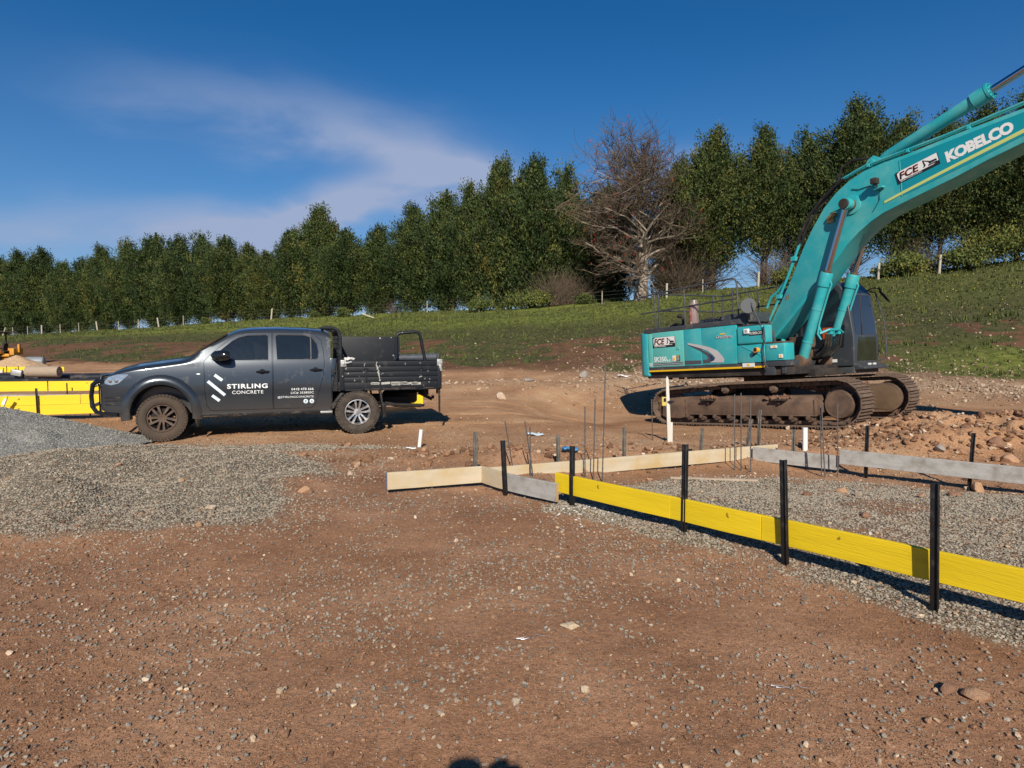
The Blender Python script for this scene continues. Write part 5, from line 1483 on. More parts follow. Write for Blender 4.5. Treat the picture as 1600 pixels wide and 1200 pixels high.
# ---- undercarriage
def track(yc, label):
    sg = -1 if yc < 0 else 1
    pts = []
    def arc(cx, cz, r, a0, a1, n):
        for k in range(n + 1):
            a = R(a0 + (a1 - a0) * k / n); pts.append((cx + r * math.cos(a), cz + r * math.sin(a)))
    pts += [(-1.95, 0.035), (0, 0.035), (2.10, 0.035)]
    arc(2.18, 0.525, 0.490, -88, 90, 16)
    pts += [(1.4, 1.0), (0.6, 0.985), (-0.2, 0.975), (-1.0, 0.945), (-1.6, 0.89)]
    arc(-2.05, 0.445, 0.410, 98, 265, 14)
    pts.append((-1.95, 0.035))
    # resample evenly
    L_ = [0]
    for i in range(1, len(pts)): L_.append(L_[-1] + math.dist(pts[i], pts[i - 1]))
    N_ = 52
    def P(s):
        s = s % L_[-1]
        i = max(j for j in range(len(L_)) if L_[j] <= s + 1e-9); i = min(i, len(pts) - 2)
        f = (s - L_[i]) / max(1e-6, L_[i + 1] - L_[i])
        return Vector((pts[i][0] + f * (pts[i + 1][0] - pts[i][0]), 0, pts[i][1] + f * (pts[i + 1][1] - pts[i][1])))
    ch = B()
    pitch = L_[-1] / N_
    for k in range(N_):
        a, c = P((k + 0.02) * pitch), P((k + 0.98) * pitch)
        d = (c - a).normalized(); nrm = Vector((-d.z, 0, d.x))      # inward
        for oy in (-0.095, 0.095):
            mid = (a + c) / 2 + nrm * 0.070; mid.y = yc + oy
            m = Matrix((d, Vector((0, 1, 0)), nrm)).transposed().to_4x4()
            ch.box(mid, (pitch * 0.92, 0.045, 0.085), m)
        q = a + nrm * 0.075
        ch.cyl((q.x, yc - 0.15, q.z), (q.x, yc + 0.15, q.z), 0.036, n=8)
    tr = ch.done('track', M_LINK, exc, 35); 
    if label: tr['label'] = label
    sb = B(); sb.box((0, 0, 0), (pitch * 0.93, 0.60, 0.022))
    for gx in (-0.40, 0.0, 0.36): sb.box((gx * pitch, 0, -0.026), (0.016, 0.60, 0.034))
    sme = sb.mesh('track_shoe', 30); sme.materials.append(M_SHOE)
    for k in range(N_):
        a, c = P(k * pitch), P((k + 1) * pitch); d = (c - a).normalized(); nrm = Vector((-d.z, 0, d.x))
        m = Matrix((d, Vector((0, 1, 0)), nrm)).transposed()
        mid = (a + c) / 2; mid.y = yc
        link('track_shoe', sme, tr, mid, m.to_euler())
    # rollers, idler, drive
    rb = B()
    rb.lathe([(0.09, -0.22), (0.12, -0.16), (0.09, -0.10), (0.09, 0.10), (0.12, 0.16), (0.09, 0.22)], (0, 0, 0), 'y', 16); rb.cyl((0, -0.27, 0), (0, 0.27, 0), 0.05, n=10)
    rme = rb.mesh('track_roller', 35); rme.materials.append(M_LINK)
    for k in range(9): link('track_roller', rme, exc, (-1.45 + 0.375 * k, yc, 0.215))
    for xx in (-0.45, 0.75):
        link('carrier_roller', rme, exc, (xx, yc, 0.84), None).scale = (0.85, 1.0, 0.85)
    d_ = B(); d_.lathe([(0.36, -0.05), (0.39, -0.03), (0.39, 0.03), (0.36, 0.05)], (-2.02, yc, 0.45), 'y', 32); d_.lathe([(0.15, -0.22), (0.15, 0.22)], (-2.02, yc, 0.45), 'y', 16); d_.done('idler_wheel', M_RUST, exc)
    d_ = B(); d_.lathe([(0.36, -0.04), (0.36, 0.04)], (2.18, yc, 0.52), 'y', 21); d_.lathe([(0.28, -0.23), (0.30, -0.20), (0.30, 0.18), (0.24, 0.20)], (2.18, yc, 0.50), 'y', 32)
    d_.lathe([(0.22, -0.235), (0.22, -0.20)], (2.18, yc, 0.50), 'y', 32)
    d_.done('drive_hub', M_RUST, exc)
    # track frame: sloping roof, flange below
    f = B(); yo, yi = yc + sg * 0.23, yc - sg * 0.30
    f.prism([(yo, 0.27), (yo, 0.56), (yc + sg * 0.12, 0.68), (yc - sg * 0.12, 0.70), (yi, 0.60), (yi, 0.27)], -1.52, 1.72, 'yz')
    f.box((0.10, yo + sg * 0.01, 0.262), (3.26, 0.05, 0.028)); f.box((1.70, yo - sg * 0.10, 0.43), (0.05, 0.24, 0.36)); f.box((-1.50, yo - sg * 0.08, 0.43), (0.05, 0.20, 0.40))
    f.prism([(1.72, 0.25), (1.72, 0.62), (1.86, 0.52), (1.86, 0.34)], yo - sg * 0.02, yi)
    f.done('track_frame', M_RUST, exc, bevel=0.012)
    g_ = B(); g_.prism([(-2.22, 0.22), (-2.16, 0.64), (-1.55, 0.68), (-1.52, 0.18), (-1.70, 0.15), (-2.10, 0.16)], yo + sg * 0.02, yc + sg * 0.02); g_.done('idler_guard', M_RUST, exc, bevel=0.02)
    for xx in (-0.85, 0.92):
        g_ = B(); g_.box((xx, yo + sg * 0.05, 0.60), (0.34, 0.14, 0.035)); g_.box((xx, yo + sg * 0.03, 0.55), (0.05, 0.08, 0.09)); g_.done('step_bracket', M_BLK, exc, bevel=0.004)
        rn = random.Random(int(xx * 100) + (5 if sg > 0 else 0)); g_ = B()
        for _ in range(30):
            r0 = rn.uniform(0.02, 0.055); cx, cy, cz = xx - .03 + rn.gauss(0, 0.12), yo + rn.gauss(-0.05 * sg, 0.05), 0.625 + abs(rn.gauss(0, 0.025))
            g_.box((cx, cy, cz), (r0 * 1.6, r0 * 1.5, r0 * 1.2), (rn.uniform(0, 3), rn.uniform(0, 3), rn.uniform(0, 3)))
        g_.done('caked_soil', M_MUDC, exc, None)['kind'] = 'stuff'
    # teardrop hub plate on the inward side
    g_ = B(); yy = yi - sg * 0.02
    tp = [(1.50, 0.24), (1.50, 0.80)] + [(2.16 + 0.36 * math.cos(R(a)), 0.51 + 0.34 * math.sin(R(a))) for a in range(80, -81, -16)]
    g_.prism(tp, yy, yy + sg * 0.10); g_.done('hub_plate', M_RUST, exc, bevel=0.012)
    g_ = B(); tp2 = shrink(tp, 0.05); g_.prism(tp2, yy - sg * 0.012, yy + sg * 0.05); g_.done('plate_inset', mat('dry_mud_face', (0.12, 0.078, 0.045), 0.9, var=0.4, vscale=5), exc, bevel=0.006)
    g_ = B(); g_.prism([(0.5, 0.40), (0.5, 0.86), (0.9, 0.90), (1.52, 0.72), (1.52, 0.36), (1.0, 0.34)], yi - sg * 0.03, yi + sg * 0.05); g_.done('frame_web', M_CHAR, exc, bevel=0.01)
    rn = random.Random(9 + sg); g_ = B()
    for _ in range(90):
        xx = rn.uniform(0.3, 2.0); r0 = rn.uniform(0.015, 0.05)
        g_.box((xx, yi + sg * rn.uniform(-0.02, 0.2), 0.90 - 0.10 * max(0, xx - 0.9) + rn.uniform(-.03, .03)), (r0 * 1.6, r0 * 1.5, r0), (rn.uniform(0, 3), rn.uniform(0, 3), rn.uniform(0, 3)))
    g_.done('caked_soil', M_MUDC, exc, None)['kind'] = 'stuff'
track(-1.30, 'near track caked with brown dust')
track(1.30, 'far track, its front end showing past the near one')
b = B(); b.box((0, 0, 0.70), (1.9, 1.5, 0.34)); b.prism([(-1.2, 0.35), (-0.9, 0.85), (0.9, 0.85), (1.2, 0.35), (0.8, 0.30), (-0.8, 0.30)], -1.05, 1.05); b.done('car_body', M_BLK, exc, bevel=0.02)
b = B(); b.lathe([(0.74, 0.84), (0.78, 0.86), (0.78, 0.98), (0.70, 1.0), (0.70, 1.12)], (0, 0, 0), 'z', 48); b.done('slew_ring', M_RUST, exc)

# ---- upper works (frame turned a little further than the tracks)
b = B()
b.box((-0.75, 0, 1.235), (4.25, 2.84, 0.17)); b.box((-0.6, 0, 1.14), (3.6, 0.9, 0.10)); b.box((0.9, 0, 1.16), (1.2, 1.2, 0.16))
for k in range(4): b.box((-2.2 + 0.42 * k, -1.30, 1.135), (0.12, 0.10, 0.05))
eu(b, 'deck_frame', M_BLK, bevel=0.01)
b = B()
half = [(-2.74, 1.50), (-2.92, 1.50), (-3.06, 1.44), (-3.20, 1.25), (-3.36, 0.85), (-3.44, 0.4), (-3.46, 0.0)]
b.prism([(x, -y) for x, y in half] + [(x, y) for x, y in reversed(half[:-1])], 1.20, 2.38, 'xy')
cw = eu(b, 'counterweight', M_TEAL, 40, bevel=0.06, seg=3)
b = B(); b.box((-1.28, 0, 1.88), (2.9, 2.92, 0.90)); eu(b, 'engine_bay', M_BLK)
YN = -1.505
def panel(x0, x1, z0, z1, name, m, lab=None, sgn=-1):
    b = B(); b.box(((x0 + x1) / 2, sgn * 1.475, (z0 + z1) / 2), (x1 - x0 - 0.012, 0.06, z1 - z0)); o = eu(b, name, m, 35, 0.012)
    if lab: o['label'] = lab
    return o
panel(-2.73, -2.57, 1.44, 2.335, 'corner_pillar', M_TEAL_F)
dA = panel(-2.57, -1.47, 1.44, 2.345, 'side_door', M_TEAL_F, 'faded rear side door')
panel(-1.47, -0.895, 1.44, 2.345, 'side_door', M_TEAL)
panel(-0.895, 0.155, 1.44, 2.335, 'side_door', M_TEAL)
for x0, x1 in ((-2.73, -1.4), (-1.4, 0.1)): panel(x0, x1, 1.44, 2.34, 'side_door', M_TEAL, None, 1)
b = B(); b.box((-0.93, -1.47, 1.385), (3.62, 0.05, 0.10)); eu(b, 'side_skirt', M_CHAR)
b = B(); b.box((-0.93, -1.498, 1.345), (3.62, 0.006, 0.042)); eu(b, 'yellow_stripe', M_YEL)
# tool boxes
b = B(); b.box((0.535, -1.36, 2.07), (0.72, 0.34, 0.41)); eu(b, 'fuel_tank_top', M_TEAL, 40, 0.05, seg=3)
b = B(); b.box((0.53, -1.34, 1.65), (0.73, 0.34, 0.40)); eu(b, 'tank_lower_door', M_TEAL, 40, 0.012)
b = B(); b.box((1.15, -1.32, 1.655), (0.48, 0.36, 0.38)); eu(b, 'tool_box', M_TEAL, 40, 0.03)
b = B(); b.box((1.15, -1.32, 1.865), (0.44, 0.34, 0.03)); eu(b, 'tool_box_tread', M_RUST, 40, 0.006)
b = B(); b.box((0.53, -1.36, 2.285), (0.66, 0.30, 0.03)); eu(b, 'tank_top_tread', M_CHAR, 40, 0.006)
b = B(); b.prism([(0.28, 1.83), (0.32, 1.84), (0.86, 1.60), (0.86, 1.56)], -1.52, -1.50); eu(b, 'pressed_crease', M_TEAL, bevel=0.004)
b = B(); b.box((1.15, -1.26, 1.40), (0.54, 0.46, 0.11)); b.box((0.5, -0.98, 1.55), (0.9, 0.36, 0.5)); b.box((0.98, -1.42, 1.25), (0.26, 0.12, 0.20)); b.box((1.32, -1.30, 1.28), (0.10, 0.3, 0.2)); eu(b, 'step_frame', M_CHAR, bevel=0.008)
b = B(); b.box((0.70, YN - 0.03, 2.105), (0.36, 0.008, 0.10)); eu(b, 'badge_plate', M_BLKS)
def flat_text(name, txt, x0, z0, x1, z1, y, m, bold=0.0, spacing=1.0, ang=0.0, shear=0.0, parent=None, th=0.002):
    me, u, w, d = text_fit(txt, 0, 0, x1 - x0, z1 - z0, bold, spacing, shear, th)
    c, s = math.cos(ang), math.sin(ang)
    co = np.stack([x0 + u * c - w * s, y - d, z0 + u * s + w * c], -1)
    me.vertices.foreach_set('co', co.astype(np.float32).ravel()); me.update(); me.materials.clear(); me.materials.append(m); me.name = name
    o = link(name, me, exc if parent is None else parent)
    if parent is None: o.rotation_euler = UPR
    return o
def flat_poly(name, pts, y, m, parent=None, th=0.004):
    b = B(); b.prism(pts, y, y - th); o = b.done(name, m, exc if parent is None else parent, None)
    if parent is None: o.rotation_euler = UPR
    return o
flat_text('lettering', 'KOBELCO', 0.545, 2.075, 0.86, 2.135, YN - 0.036, M_WHT, 0.0, 1.05)
b = B(); b.lathe([(0.045, 0), (0.045, 0.02), (0.03, 0.03)], (0.47, -1.575, 2.16), 'y', 16); b.box((0.47, -1.55, 2.16), (0.13, 0.05, 0.11)); eu(b, 'work_lamp', M_WHT, bevel=0.01)
b = B(); b.lathe([(0.055, -0.05), (0.06, 0.0), (0.06, 0.05)], (0.72, -1.56, 1.72), 'y', 16); o = eu(b, 'side_marker_lamp', M_ORANGE)
b = B(); b.lathe([(0.045, -0.004), (0.045, 0.0)], (0.73, -1.612, 1.73), 'y', 16); b.bar((0.72, -1.53, 1.68), (0.60, -1.53, 1.60), 0.03, 0.03); eu(b, 'marker_lamp_mount', M_HOSE)
# stickers
for (x0, x1, z0, z1, m) in ((1.06, 1.22, 1.74, 1.80, M_WHT), (1.26, 1.36, 1.52, 1.60, M_WHT), (0.30, 0.62, 1.35, 1.44, M_WHT), (-1.86, -1.74, 1.575, 1.72, M_WHT), (-1.73, -1.61, 1.575, 1.72, M_BLKS)):
    b = B(); b.box(((x0 + x1) / 2, -1.514 + (0.0 if x0 < 1 else -0.0), (z0 + z1) / 2), (x1 - x0, 0.012, z1 - z0)); eu(b, 'warning_sticker', m, None)
b = B(); b.prism([(-1.85, 1.60), (-1.75, 1.60), (-1.80, 1.70)], -1.521, -1.524); eu(b, 'warning_sign', M_YEL, None)
b = B(); b.box((-1.67, -1.522, 1.70), (0.10, 0.004, 0.02)); b.box((1.16, -1.522, 1.77), (0.06, 0.004, 0.03)); b.box((1.31, -1.522, 1.555), (0.04, 0.004, 0.04)); b.box((0.46, -1.522, 1.395), (0.07, 0.004, 0.05)); eu(b, 'sticker_print', M_YEL, None)['kind'] = 'stuff'
b = B(); 
for k in range(4): b.box((-1.67, -1.522, 1.60 + 0.022 * k), (0.09, 0.004, 0.008))
eu(b, 'sticker_lines', M_WHT, None)['kind'] = 'stuff'
flat_text('lettering', 'SK350', -2.53, 1.58, -2.08, 1.71, -1.508, M_WHT, 0.016, 0.98)
flat_text('lettering', 'LC', -2.06, 1.575, -1.93, 1.63, -1.508, M_WHT, 0.02)
for k in range(5): flat_poly('pin_stripe', [(-2.55, 1.465 + .021 * k), (-1.50, 1.470 + .021 * k), (-1.50, 1.480 + .021 * k), (-2.55, 1.475 + .021 * k)], -1.508, M_DGREY if k % 2 else M_SILV)
flat_poly('pin_stripe', [(-2.71, 1.47), (-2.60, 1.47), (-2.60, 1.565), (-2.71, 1.565)], -1.508, M_SILV)
flat_poly('dark_band', [(-1.45, 1.48), (-0.915, 1.48), (-0.915, 1.56), (-1.45, 1.57)], -1.508, M_DGREY)
flat_poly('swoosh_dark_part', [(-1.33, 1.96), (-0.92, 1.85), (-0.87, 1.80), (-0.73, 1.75), (-0.58, 1.67), (-0.50, 1.59), (-0.53, 1.54), (-0.66, 1.49), (-0.86, 1.49), (-0.86, 1.57), (-0.74, 1.57), (-0.70, 1.61), (-0.73, 1.67), (-0.83, 1.73), (-0.93, 1.79)], -1.508, M_DGREY)  # dark grey printed piece of the swoosh decal
flat_poly('swoosh', [(-1.34, 2.01), (-0.92, 1.93), (-0.64, 1.86), (-0.42, 1.77), (-0.29, 1.65), (-0.22, 1.55), (-0.24, 1.48), (-0.66, 1.50), (-0.52, 1.54), (-0.48, 1.60), (-0.56, 1.68), (-0.71, 1.78), (-0.88, 1.84), (-1.33, 1.97)], -1.510, M_SILV)
flat_poly('swoosh_core', [(-0.67, 1.70), (-0.57, 1.64), (-0.53, 1.58), (-0.56, 1.54), (-0.64, 1.52), (-0.61, 1.59)], -1.513, M_BLUE)
flat_text('lettering', 'GeoSpec', -0.45, 2.03, 0.03, 2.12, -1.508, M_WHT, 0.04)
flat_text('lettering', 'GeoSpec', -0.445, 2.034, 0.025, 2.116, -1.5125, mat('maroon_print', (0.16, 0.03, 0.06), 0.5), -0.008)
flat_poly('sun_emblem', [(-0.34, 2.135), (-0.30, 2.165), (-0.20, 2.17), (-0.14, 2.14)], -1.508, M_YEL)
b = B(); b.box((-1.66, -1.512, 1.90), (0.10, 0.012, 0.075)); eu(b, 'door_latch', M_TEAL_F, None, 0.004)
def fce_plate(ox, oz, w, h, ang, y):
    c, s = math.cos(ang), math.sin(ang)
    T = lambda u, v: (ox + u * w * c - v * h * s, oz + u * w * s + v * h * c)
    flat_poly('company_plate', [T(0, 0), T(1, 0), T(1, 1), T(0, 1)], y, M_BLKS)
    flat_poly('plate_white', [T(0.04, 0.86), T(0.12, 1 - .02), T(0.985, 0.98), T(0.985, 0.36), T(0.86, 0.20), T(0.06, 0.20), T(0.04, 0.5)], y - 0.004, M_WHT)
    p0 = T(0.07, 0.26)
    flat_text('lettering', 'FCE', p0[0], p0[1], p0[0] + w * 0.48, p0[1] + h * 0.62, y - 0.008, M_REDS, 0.040, 1.0, ang, 0.18)
    flat_text('lettering', 'FCE', p0[0] + w * .008, p0[1] + h * .03, p0[0] + w * 0.472, p0[1] + h * 0.59, y - 0.013, M_BLKS, 0.008, 1.03, ang, 0.18)
    p1 = T(0.08, 0.06)
    flat_text('lettering', 'EARTHMOVING', p1[0], p1[1], p1[0] + w * 0.50, p1[1] + h * 0.10, y - 0.008, M_WHT, 0.0, 1.0, ang)
    # small digger silhouette
    for poly in ([(0.655, 0.90), (0.675, 0.90), (0.70, 0.40), (0.66, 0.30), (0.63, 0.36), (0.665, 0.42)], [(0.66, 0.92), (0.80, 0.62), (0.83, 0.55), (0.80, 0.52), (0.66, 0.86)], [(0.78, 0.60), (0.95, 0.56), (0.96, 0.42), (0.78, 0.40)], [(0.76, 0.36), (0.95, 0.37), (0.96, 0.28), (0.75, 0.25)]):
        flat_poly('digger_emblem', [T(u, v) for u, v in poly], y - 0.008, M_BLKS)
fce_plate(-2.545, 1.95, 0.79, 0.27, 0.0, -1.508)

# top: hood, dark walkway rim, silencer hump
b = B(); b.box((-1.25, 0, 2.37), (2.95, 2.7, 0.10)); eu(b, 'hood', M_CHAR, bevel=0.01)
b = B(); b.box((-1.32, -1.24, 2.405), (3.1, 0.52, 0.12)); eu(b, 'walkway_rim', M_CHAR, bevel=0.008)
b = B()
prof = [(-0.45, 2.42), (-0.42, 2.55), (-0.30, 2.62), (0.30, 2.62), (0.42, 2.55), (0.45, 2.42)]
b.prism([(y - 0.35, z) for y, z in prof], -1.62, -0.50, 'yz'); eu(b, 'silencer_cover', M_CHAR, 30, 0.02)
for k in range(5):
    b = B(); b.box((-1.35 + 0.12 * k, -0.80, 2.60), (0.05, 0.10, 0.012), (0.5, 0, 0)); eu(b, 'vent_slot', M_BLK, None)
b = B(); b.box((-0.05, -0.85, 2.50), (0.72, 0.75, 0.24)); eu(b, 'air_cleaner_cover', M_CHAR, 30, 0.05, seg=3)
b = B(); b.tube([(-2.0, -0.9, 2.42), (-2.0, -0.9, 2.62), (-2.02, -0.9, 2.72), (-2.12, -0.9, 2.76), (-2.2, -0.9, 2.76)], 0.05, 10); eu(b, 'exhaust_pipe', M_BLK)
b = B()
for k in range(14): 
    g_ = random.Random(k); b.box((-2.15 + g_.uniform(-.25, .2), -1.0 + g_.uniform(-.1, .1), 2.47 + g_.uniform(0, .06)), (g_.uniform(.05, .16), .08, g_.uniform(.03, .08)), (g_.uniform(0, 3),) * 3)
eu(b, 'coiled_hose_heap', M_HOSE)['kind'] = 'stuff'
# hand rails, one tube run each
def rail(pts, r=0.021, name='hand_rail'):
    b = B(); b.tube(pts, r, 8); return eu(b, name, M_CHAR)
yN, yF = -1.42, 1.10
rail([(-3.02, yN, 3.34), (-2.4, yN, 3.38), (0.0, yN, 3.42), (0.10, yN, 3.40), (0.15, yN, 3.30), (0.17, yN, 2.44)])
rail([(-3.02, yN, 2.90), (-2.4, yN, 2.91), (0.15, yN, 2.95)])
rail([(-2.4, yN, 3.36), (-2.4, yF, 3.36)]); rail([(-2.4, yN, 2.92), (-2.4, yF, 2.92)])
rail([(-2.4, yF, 3.36), (-0.1, yF, 3.40)]); rail([(-2.4, yF, 2.92), (-0.1, yF, 2.95)])
for p in ((-2.5, yN), (-2.36, yN), (-1.47, yN)):
    rail([(p[0], p[1], 2.44), (p[0], p[1], 3.40)], 0.022, 'rail_post')
for p in ((-2.4, 0.7), (-2.4, yF), (-1.2, yF), (-0.5, yF), (-1.3, 0.2), (0.40, -1.35)):
    rail([(p[0], p[1], 2.42), (p[0], p[1], 3.38 if p[0] < 0 else 2.75)], 0.022, 'rail_post')
rail([(0.17, yN, 3.34), (0.52, -1.45, 2.95), (0.60, -1.5, 2.76)], 0.014, 'mirror_stay')
rail([(0.60, -1.50, 2.74), (0.80, -1.50, 2.30), (0.86, -1.52, 2.20), (0.86, -1.52, 1.95)], 0.018, 'mirror_arm')
b = B(); b.T = Matrix.Translation((0.52, -1.52, 2.73)) @ Matrix.Rotation(R(30), 4, 'Z'); b.lathe([(0.10, 0.03), (0.165, 0.02), (0.175, 0.0), (0.165, -0.012)], (0, 0, 0), 'y', 28); eu(b, 'round_mirror', mat('mirror_back_grey', (0.11, 0.12, 0.13), 0.5))
rail([(0.93, -1.55, 2.25), (0.96, -1.56, 1.95), (0.90, -1.56, 1.75), (0.93, -1.56, 1.42), (1.0, -1.55, 1.30)], 0.014, 'hanging_cable')
# extinguisher clipped to the rail is a thing of its own, see below

# ---- cab
xb, y0c, y1c, z0c = -0.05, 0.45, 1.46, 1.26
def xf(z): return float(np.interp(z, [1.26, 1.9, 2.9, 3.22], [1.78, 1.80, 1.66, 1.46]))
b = B()
prof = [(xb, z0c), (xf(1.26), z0c), (xf(1.6), 1.6), (xf(1.9), 1.9), (xf(2.4), 2.4), (xf(2.9), 2.9), (xf(3.12), 3.10), (1.38, 3.22), (xb + 0.1, 3.24), (xb, 3.15)]
b.prism(prof, y0c, y1c); cab = eu(b, 'cab', M_CAB, 40, 0.035, seg=3)
def front_quad(ya, yb, za, zb, n=5, off=0.006):
    b = B(); rows = []
    for k in range(n + 1):
        z = za + (zb - za) * k / n; rows.append([(xf(z) + off, ya + (0.05 * (z - za) / (zb - za)), z), (xf(z) + off, yb - 0.03 * (z - za) / (zb - za), z)])
    for k in range(n): b.face([rows[k][0], rows[k][1], rows[k + 1][1], rows[k + 1][0]])
    return b
eu(front_quad(y0c + 0.10, y1c - 0.09, 1.98, 3.10), 'windscreen', M_CABGL, 60)
eu(front_quad(y0c + 0.12, y1c - 0.10, 1.38, 1.92), 'lower_windscreen', M_CABGL2, 60)
b = B(); b.face([(0.55, y0c - 0.004, 1.70), (1.55, y0c - 0.004, 1.70), (1.60, y0c - 0.004, 2.2), (1.48, y0c - 0.004, 2.95), (1.36, y0c - 0.004, 3.08), (0.55, y0c - 0.004, 3.08)]); eu(b, 'side_window', M_CABGL, None)
b = B(); b.face([(0.06, y0c - 0.004, 2.0), (0.47, y0c - 0.004, 2.0), (0.47, y0c - 0.004, 3.08), (0.06, y0c - 0.004, 3.08)]); eu(b, 'side_window', M_CABGL, None)
b = B(); b.prism([(1.70, 1.24), (1.74, 1.33), (2.00, 1.24), (2.00, 1.19), (1.74, 1.17)], y0c + 0.02, y1c); eu(b, 'cab_step', M_CHAR, bevel=0.012)
b = B(); b.box((0.90, 0.95, 1.17), (1.75, 1.0, 0.14)); eu(b, 'cab_floor', M_CHAR, bevel=0.01)
for (yy, zz) in ((0.75, 1.275), (0.55, 1.30)): 
    b = B(); b.box((1.88, yy + .35, 1.285), (0.03, 0.10, 0.06), (0, 0.3, 0)); eu(b, 'warning_sticker', M_WHT, None)
b = B(); b.box((1.3, y0c - 0.006, 1.40), (0.16, 0.006, 0.07)); eu(b, 'warning_sticker', M_WHT, None)
b = B(); b.tube([(xf(3.15) - 0.15, y1c + 0.08, 3.10), (1.70, y1c + 0.12, 2.95), (1.86, y1c + 0.14, 2.3), (1.92, y1c + 0.12, 1.7), (1.90, y1c + 0.08, 1.40), (1.78, y1c, 1.36)], 0.016, 8); eu(b, 'grab_bar', M_CAB)
b = B(); b.tube([(1.5, y1c, 3.0), (1.62, y1c + 0.16, 3.08), (1.75, y1c + 0.22, 3.05), (1.80, y1c + 0.24, 2.9)], 0.014, 6); b.bar((1.72, y1c + 0.26, 3.0), (1.92, y1c + 0.30, 2.72), 0.03, 0.05); eu(b, 'cab_mirror', M_BLK)
b = B(); b.bar((1.80, 0.80, 1.98), (1.66, 1.0, 2.9), 0.015, 0.03); eu(b, 'wiper', M_BLK)
b = B(); b.box((1.2, y0c - 0.012, 2.05), (0.30, 0.012, 0.26)); o = eu(b, 'orange_seat_patch', mat('seat_orange', (0.42, 0.06, 0.015), 0.6), None)  # added plate, stands for the orange seat item inside the opaque glass

# ---- boom
back = [(0.05, 2.10), (0.08, 2.28), (0.24, 2.40), (0.52, 2.84), (0.84, 3.38), (1.13, 3.95), (1.38, 4.36), (1.69, 4.77), (1.98, 5.03), (2.30, 5.22), (2.62, 5.33), (3.0, 5.385), (3.48, 5.42), (4.5, 5.54), (5.6, 5.64), (6.6, 5.62), (7.0, 5.55), (7.22, 5.38)]
front = [(7.20, 5.12), (7.0, 5.02), (6.5, 5.06), (5.46, 5.04), (4.9, 4.90), (4.35, 4.73), (3.8, 4.59), (3.3, 4.46), (2.98, 4.37), (2.72, 4.25), (2.45, 4.08), (2.21, 3.89), (1.96, 3.62), (1.70, 3.34), (1.48, 3.10), (1.0, 2.64), (0.50, 2.16), (0.30, 1.98), (0.10, 1.96)]
b = B(); b.prism(back + front, -0.33, 0.33); boom = eu(b, 'boom', M_TEAL, 28, 0.018)
# plates standing proud of the side webs (weld lips along both edges)
b = B(); b.cyl((0.16, -0.42, 2.10), (0.16, 0.42, 2.10), 0.15, n=24); b.cyl((0.16, -0.56, 2.10), (0.16, 0.56, 2.10), 0.075, n=20); eu(b, 'boom_foot_pin', M_RUST, 35, 0.01)
for sg in (-1, 1):
    b = B(); b.prism([(-0.15, 1.30), (-0.10, 2.05), (0.02, 2.26), (0.22, 2.30), (0.34, 2.20), (0.50, 1.70), (0.80, 1.45), (1.22, 1.36), (1.28, 1.24)], sg * 0.43, sg * 0.50); eu(b, 'boom_bracket', M_CHAR, 35, 0.012)
    b = B(); b.cyl((2.33, sg * 0.32, 4.69), (2.33, sg * 0.36, 4.69), 0.20, n=32); eu(b, 'pin_boss', M_TEAL, 35, 0.008)
    b = B(); b.cyl((2.33, sg * 0.33, 4.69), (2.33, sg * 0.45, 4.69), 0.12, n=24); eu(b, 'pin_collar', M_RUST, 35, 0.008)
    b = B(); b.cyl((2.33, sg * 0.44, 4.69), (2.33, sg * 0.66, 4.69), 0.105, n=24); eu(b, 'pin_cap', M_BLK, 35, 0.012)
    # lift cylinder
    A0 = Vector((1.12, sg * 0.50, 1.42)); A1 = Vector((1.80, sg * 0.50, 3.30)); A2 = Vector((2.33, sg * 0.52, 4.69))
    d = (A2 - A0).normalized(); T1 = A0 + d * 2.03
    b = B(); b.tube([A0, A0 + d * 0.1, T1 - d * 0.30], [0.09, 0.115, 0.115], 20); b.tube([T1 - d * 0.30, T1 - d * 0.05, T1], [0.135, 0.140, 0.125], 20)
    for q in (0.45, 1.2): b.cyl(A0 + d * q, A0 + d * (q + 0.03), 0.122, n=20)
    lc = eu(b, 'lift_cylinder', M_TEAL, 35)
    b = B(); b.cyl(T1 - d * .02, A2, 0.060, n=16); b2 = b.done('cylinder_rod', M_ROD, lc)
    b = B(); b.cyl(T1 - d * .01, T1 + d * 0.04, 0.085, n=16); b.done('wiper_seal', M_RUST, lc)
    b = B(); b.cyl(A0 + Vector((0, -0.16, 0)), A0 + Vector((0, 0.16, 0)), 0.15, n=24); b.done('cylinder_eye', M_RUST, lc, 35, 0.012)
    b = B(); b.cyl(A2 + Vector((0, -0.09, 0)), A2 + Vector((0, 0.09, 0)), 0.125, n=24); b.done('rod_eye', M_TEAL, lc, 35, 0.01)
    # teal pipe along the cylinder
    nv = Vector((d.z, 0, -d.x)) * 0.155
    b = B(); b.tube([T1 - d * 0.16 + nv * 0.8, T1 - d * 0.22 + nv * 1.15, T1 - d * 0.45 + nv * 1.05, A0 + d * 0.95 + nv, A0 + d * 0.70 + nv * 1.2, A0 + d * 0.60 + nv * 2.0], 0.022, 8); b.done('cylinder_pipe', M_TEAL, lc)
for sg, nm in ((-1, 'a'), (1, 'b')):
    b = B(); y = sg * 0.20
    for q in range(3):
        b.tube([(1.55 + .04 * q, y + .03 * q, 2.0), (1.50 + .05 * q, y * .9 + .03 * q, 1.75), (1.30 + .05 * q, y * .7, 1.52), (1.0, y * .6 + .05 * q, 1.45)], 0.026, 8)
    eu(b, 'hose_bundle', M_HOSE)
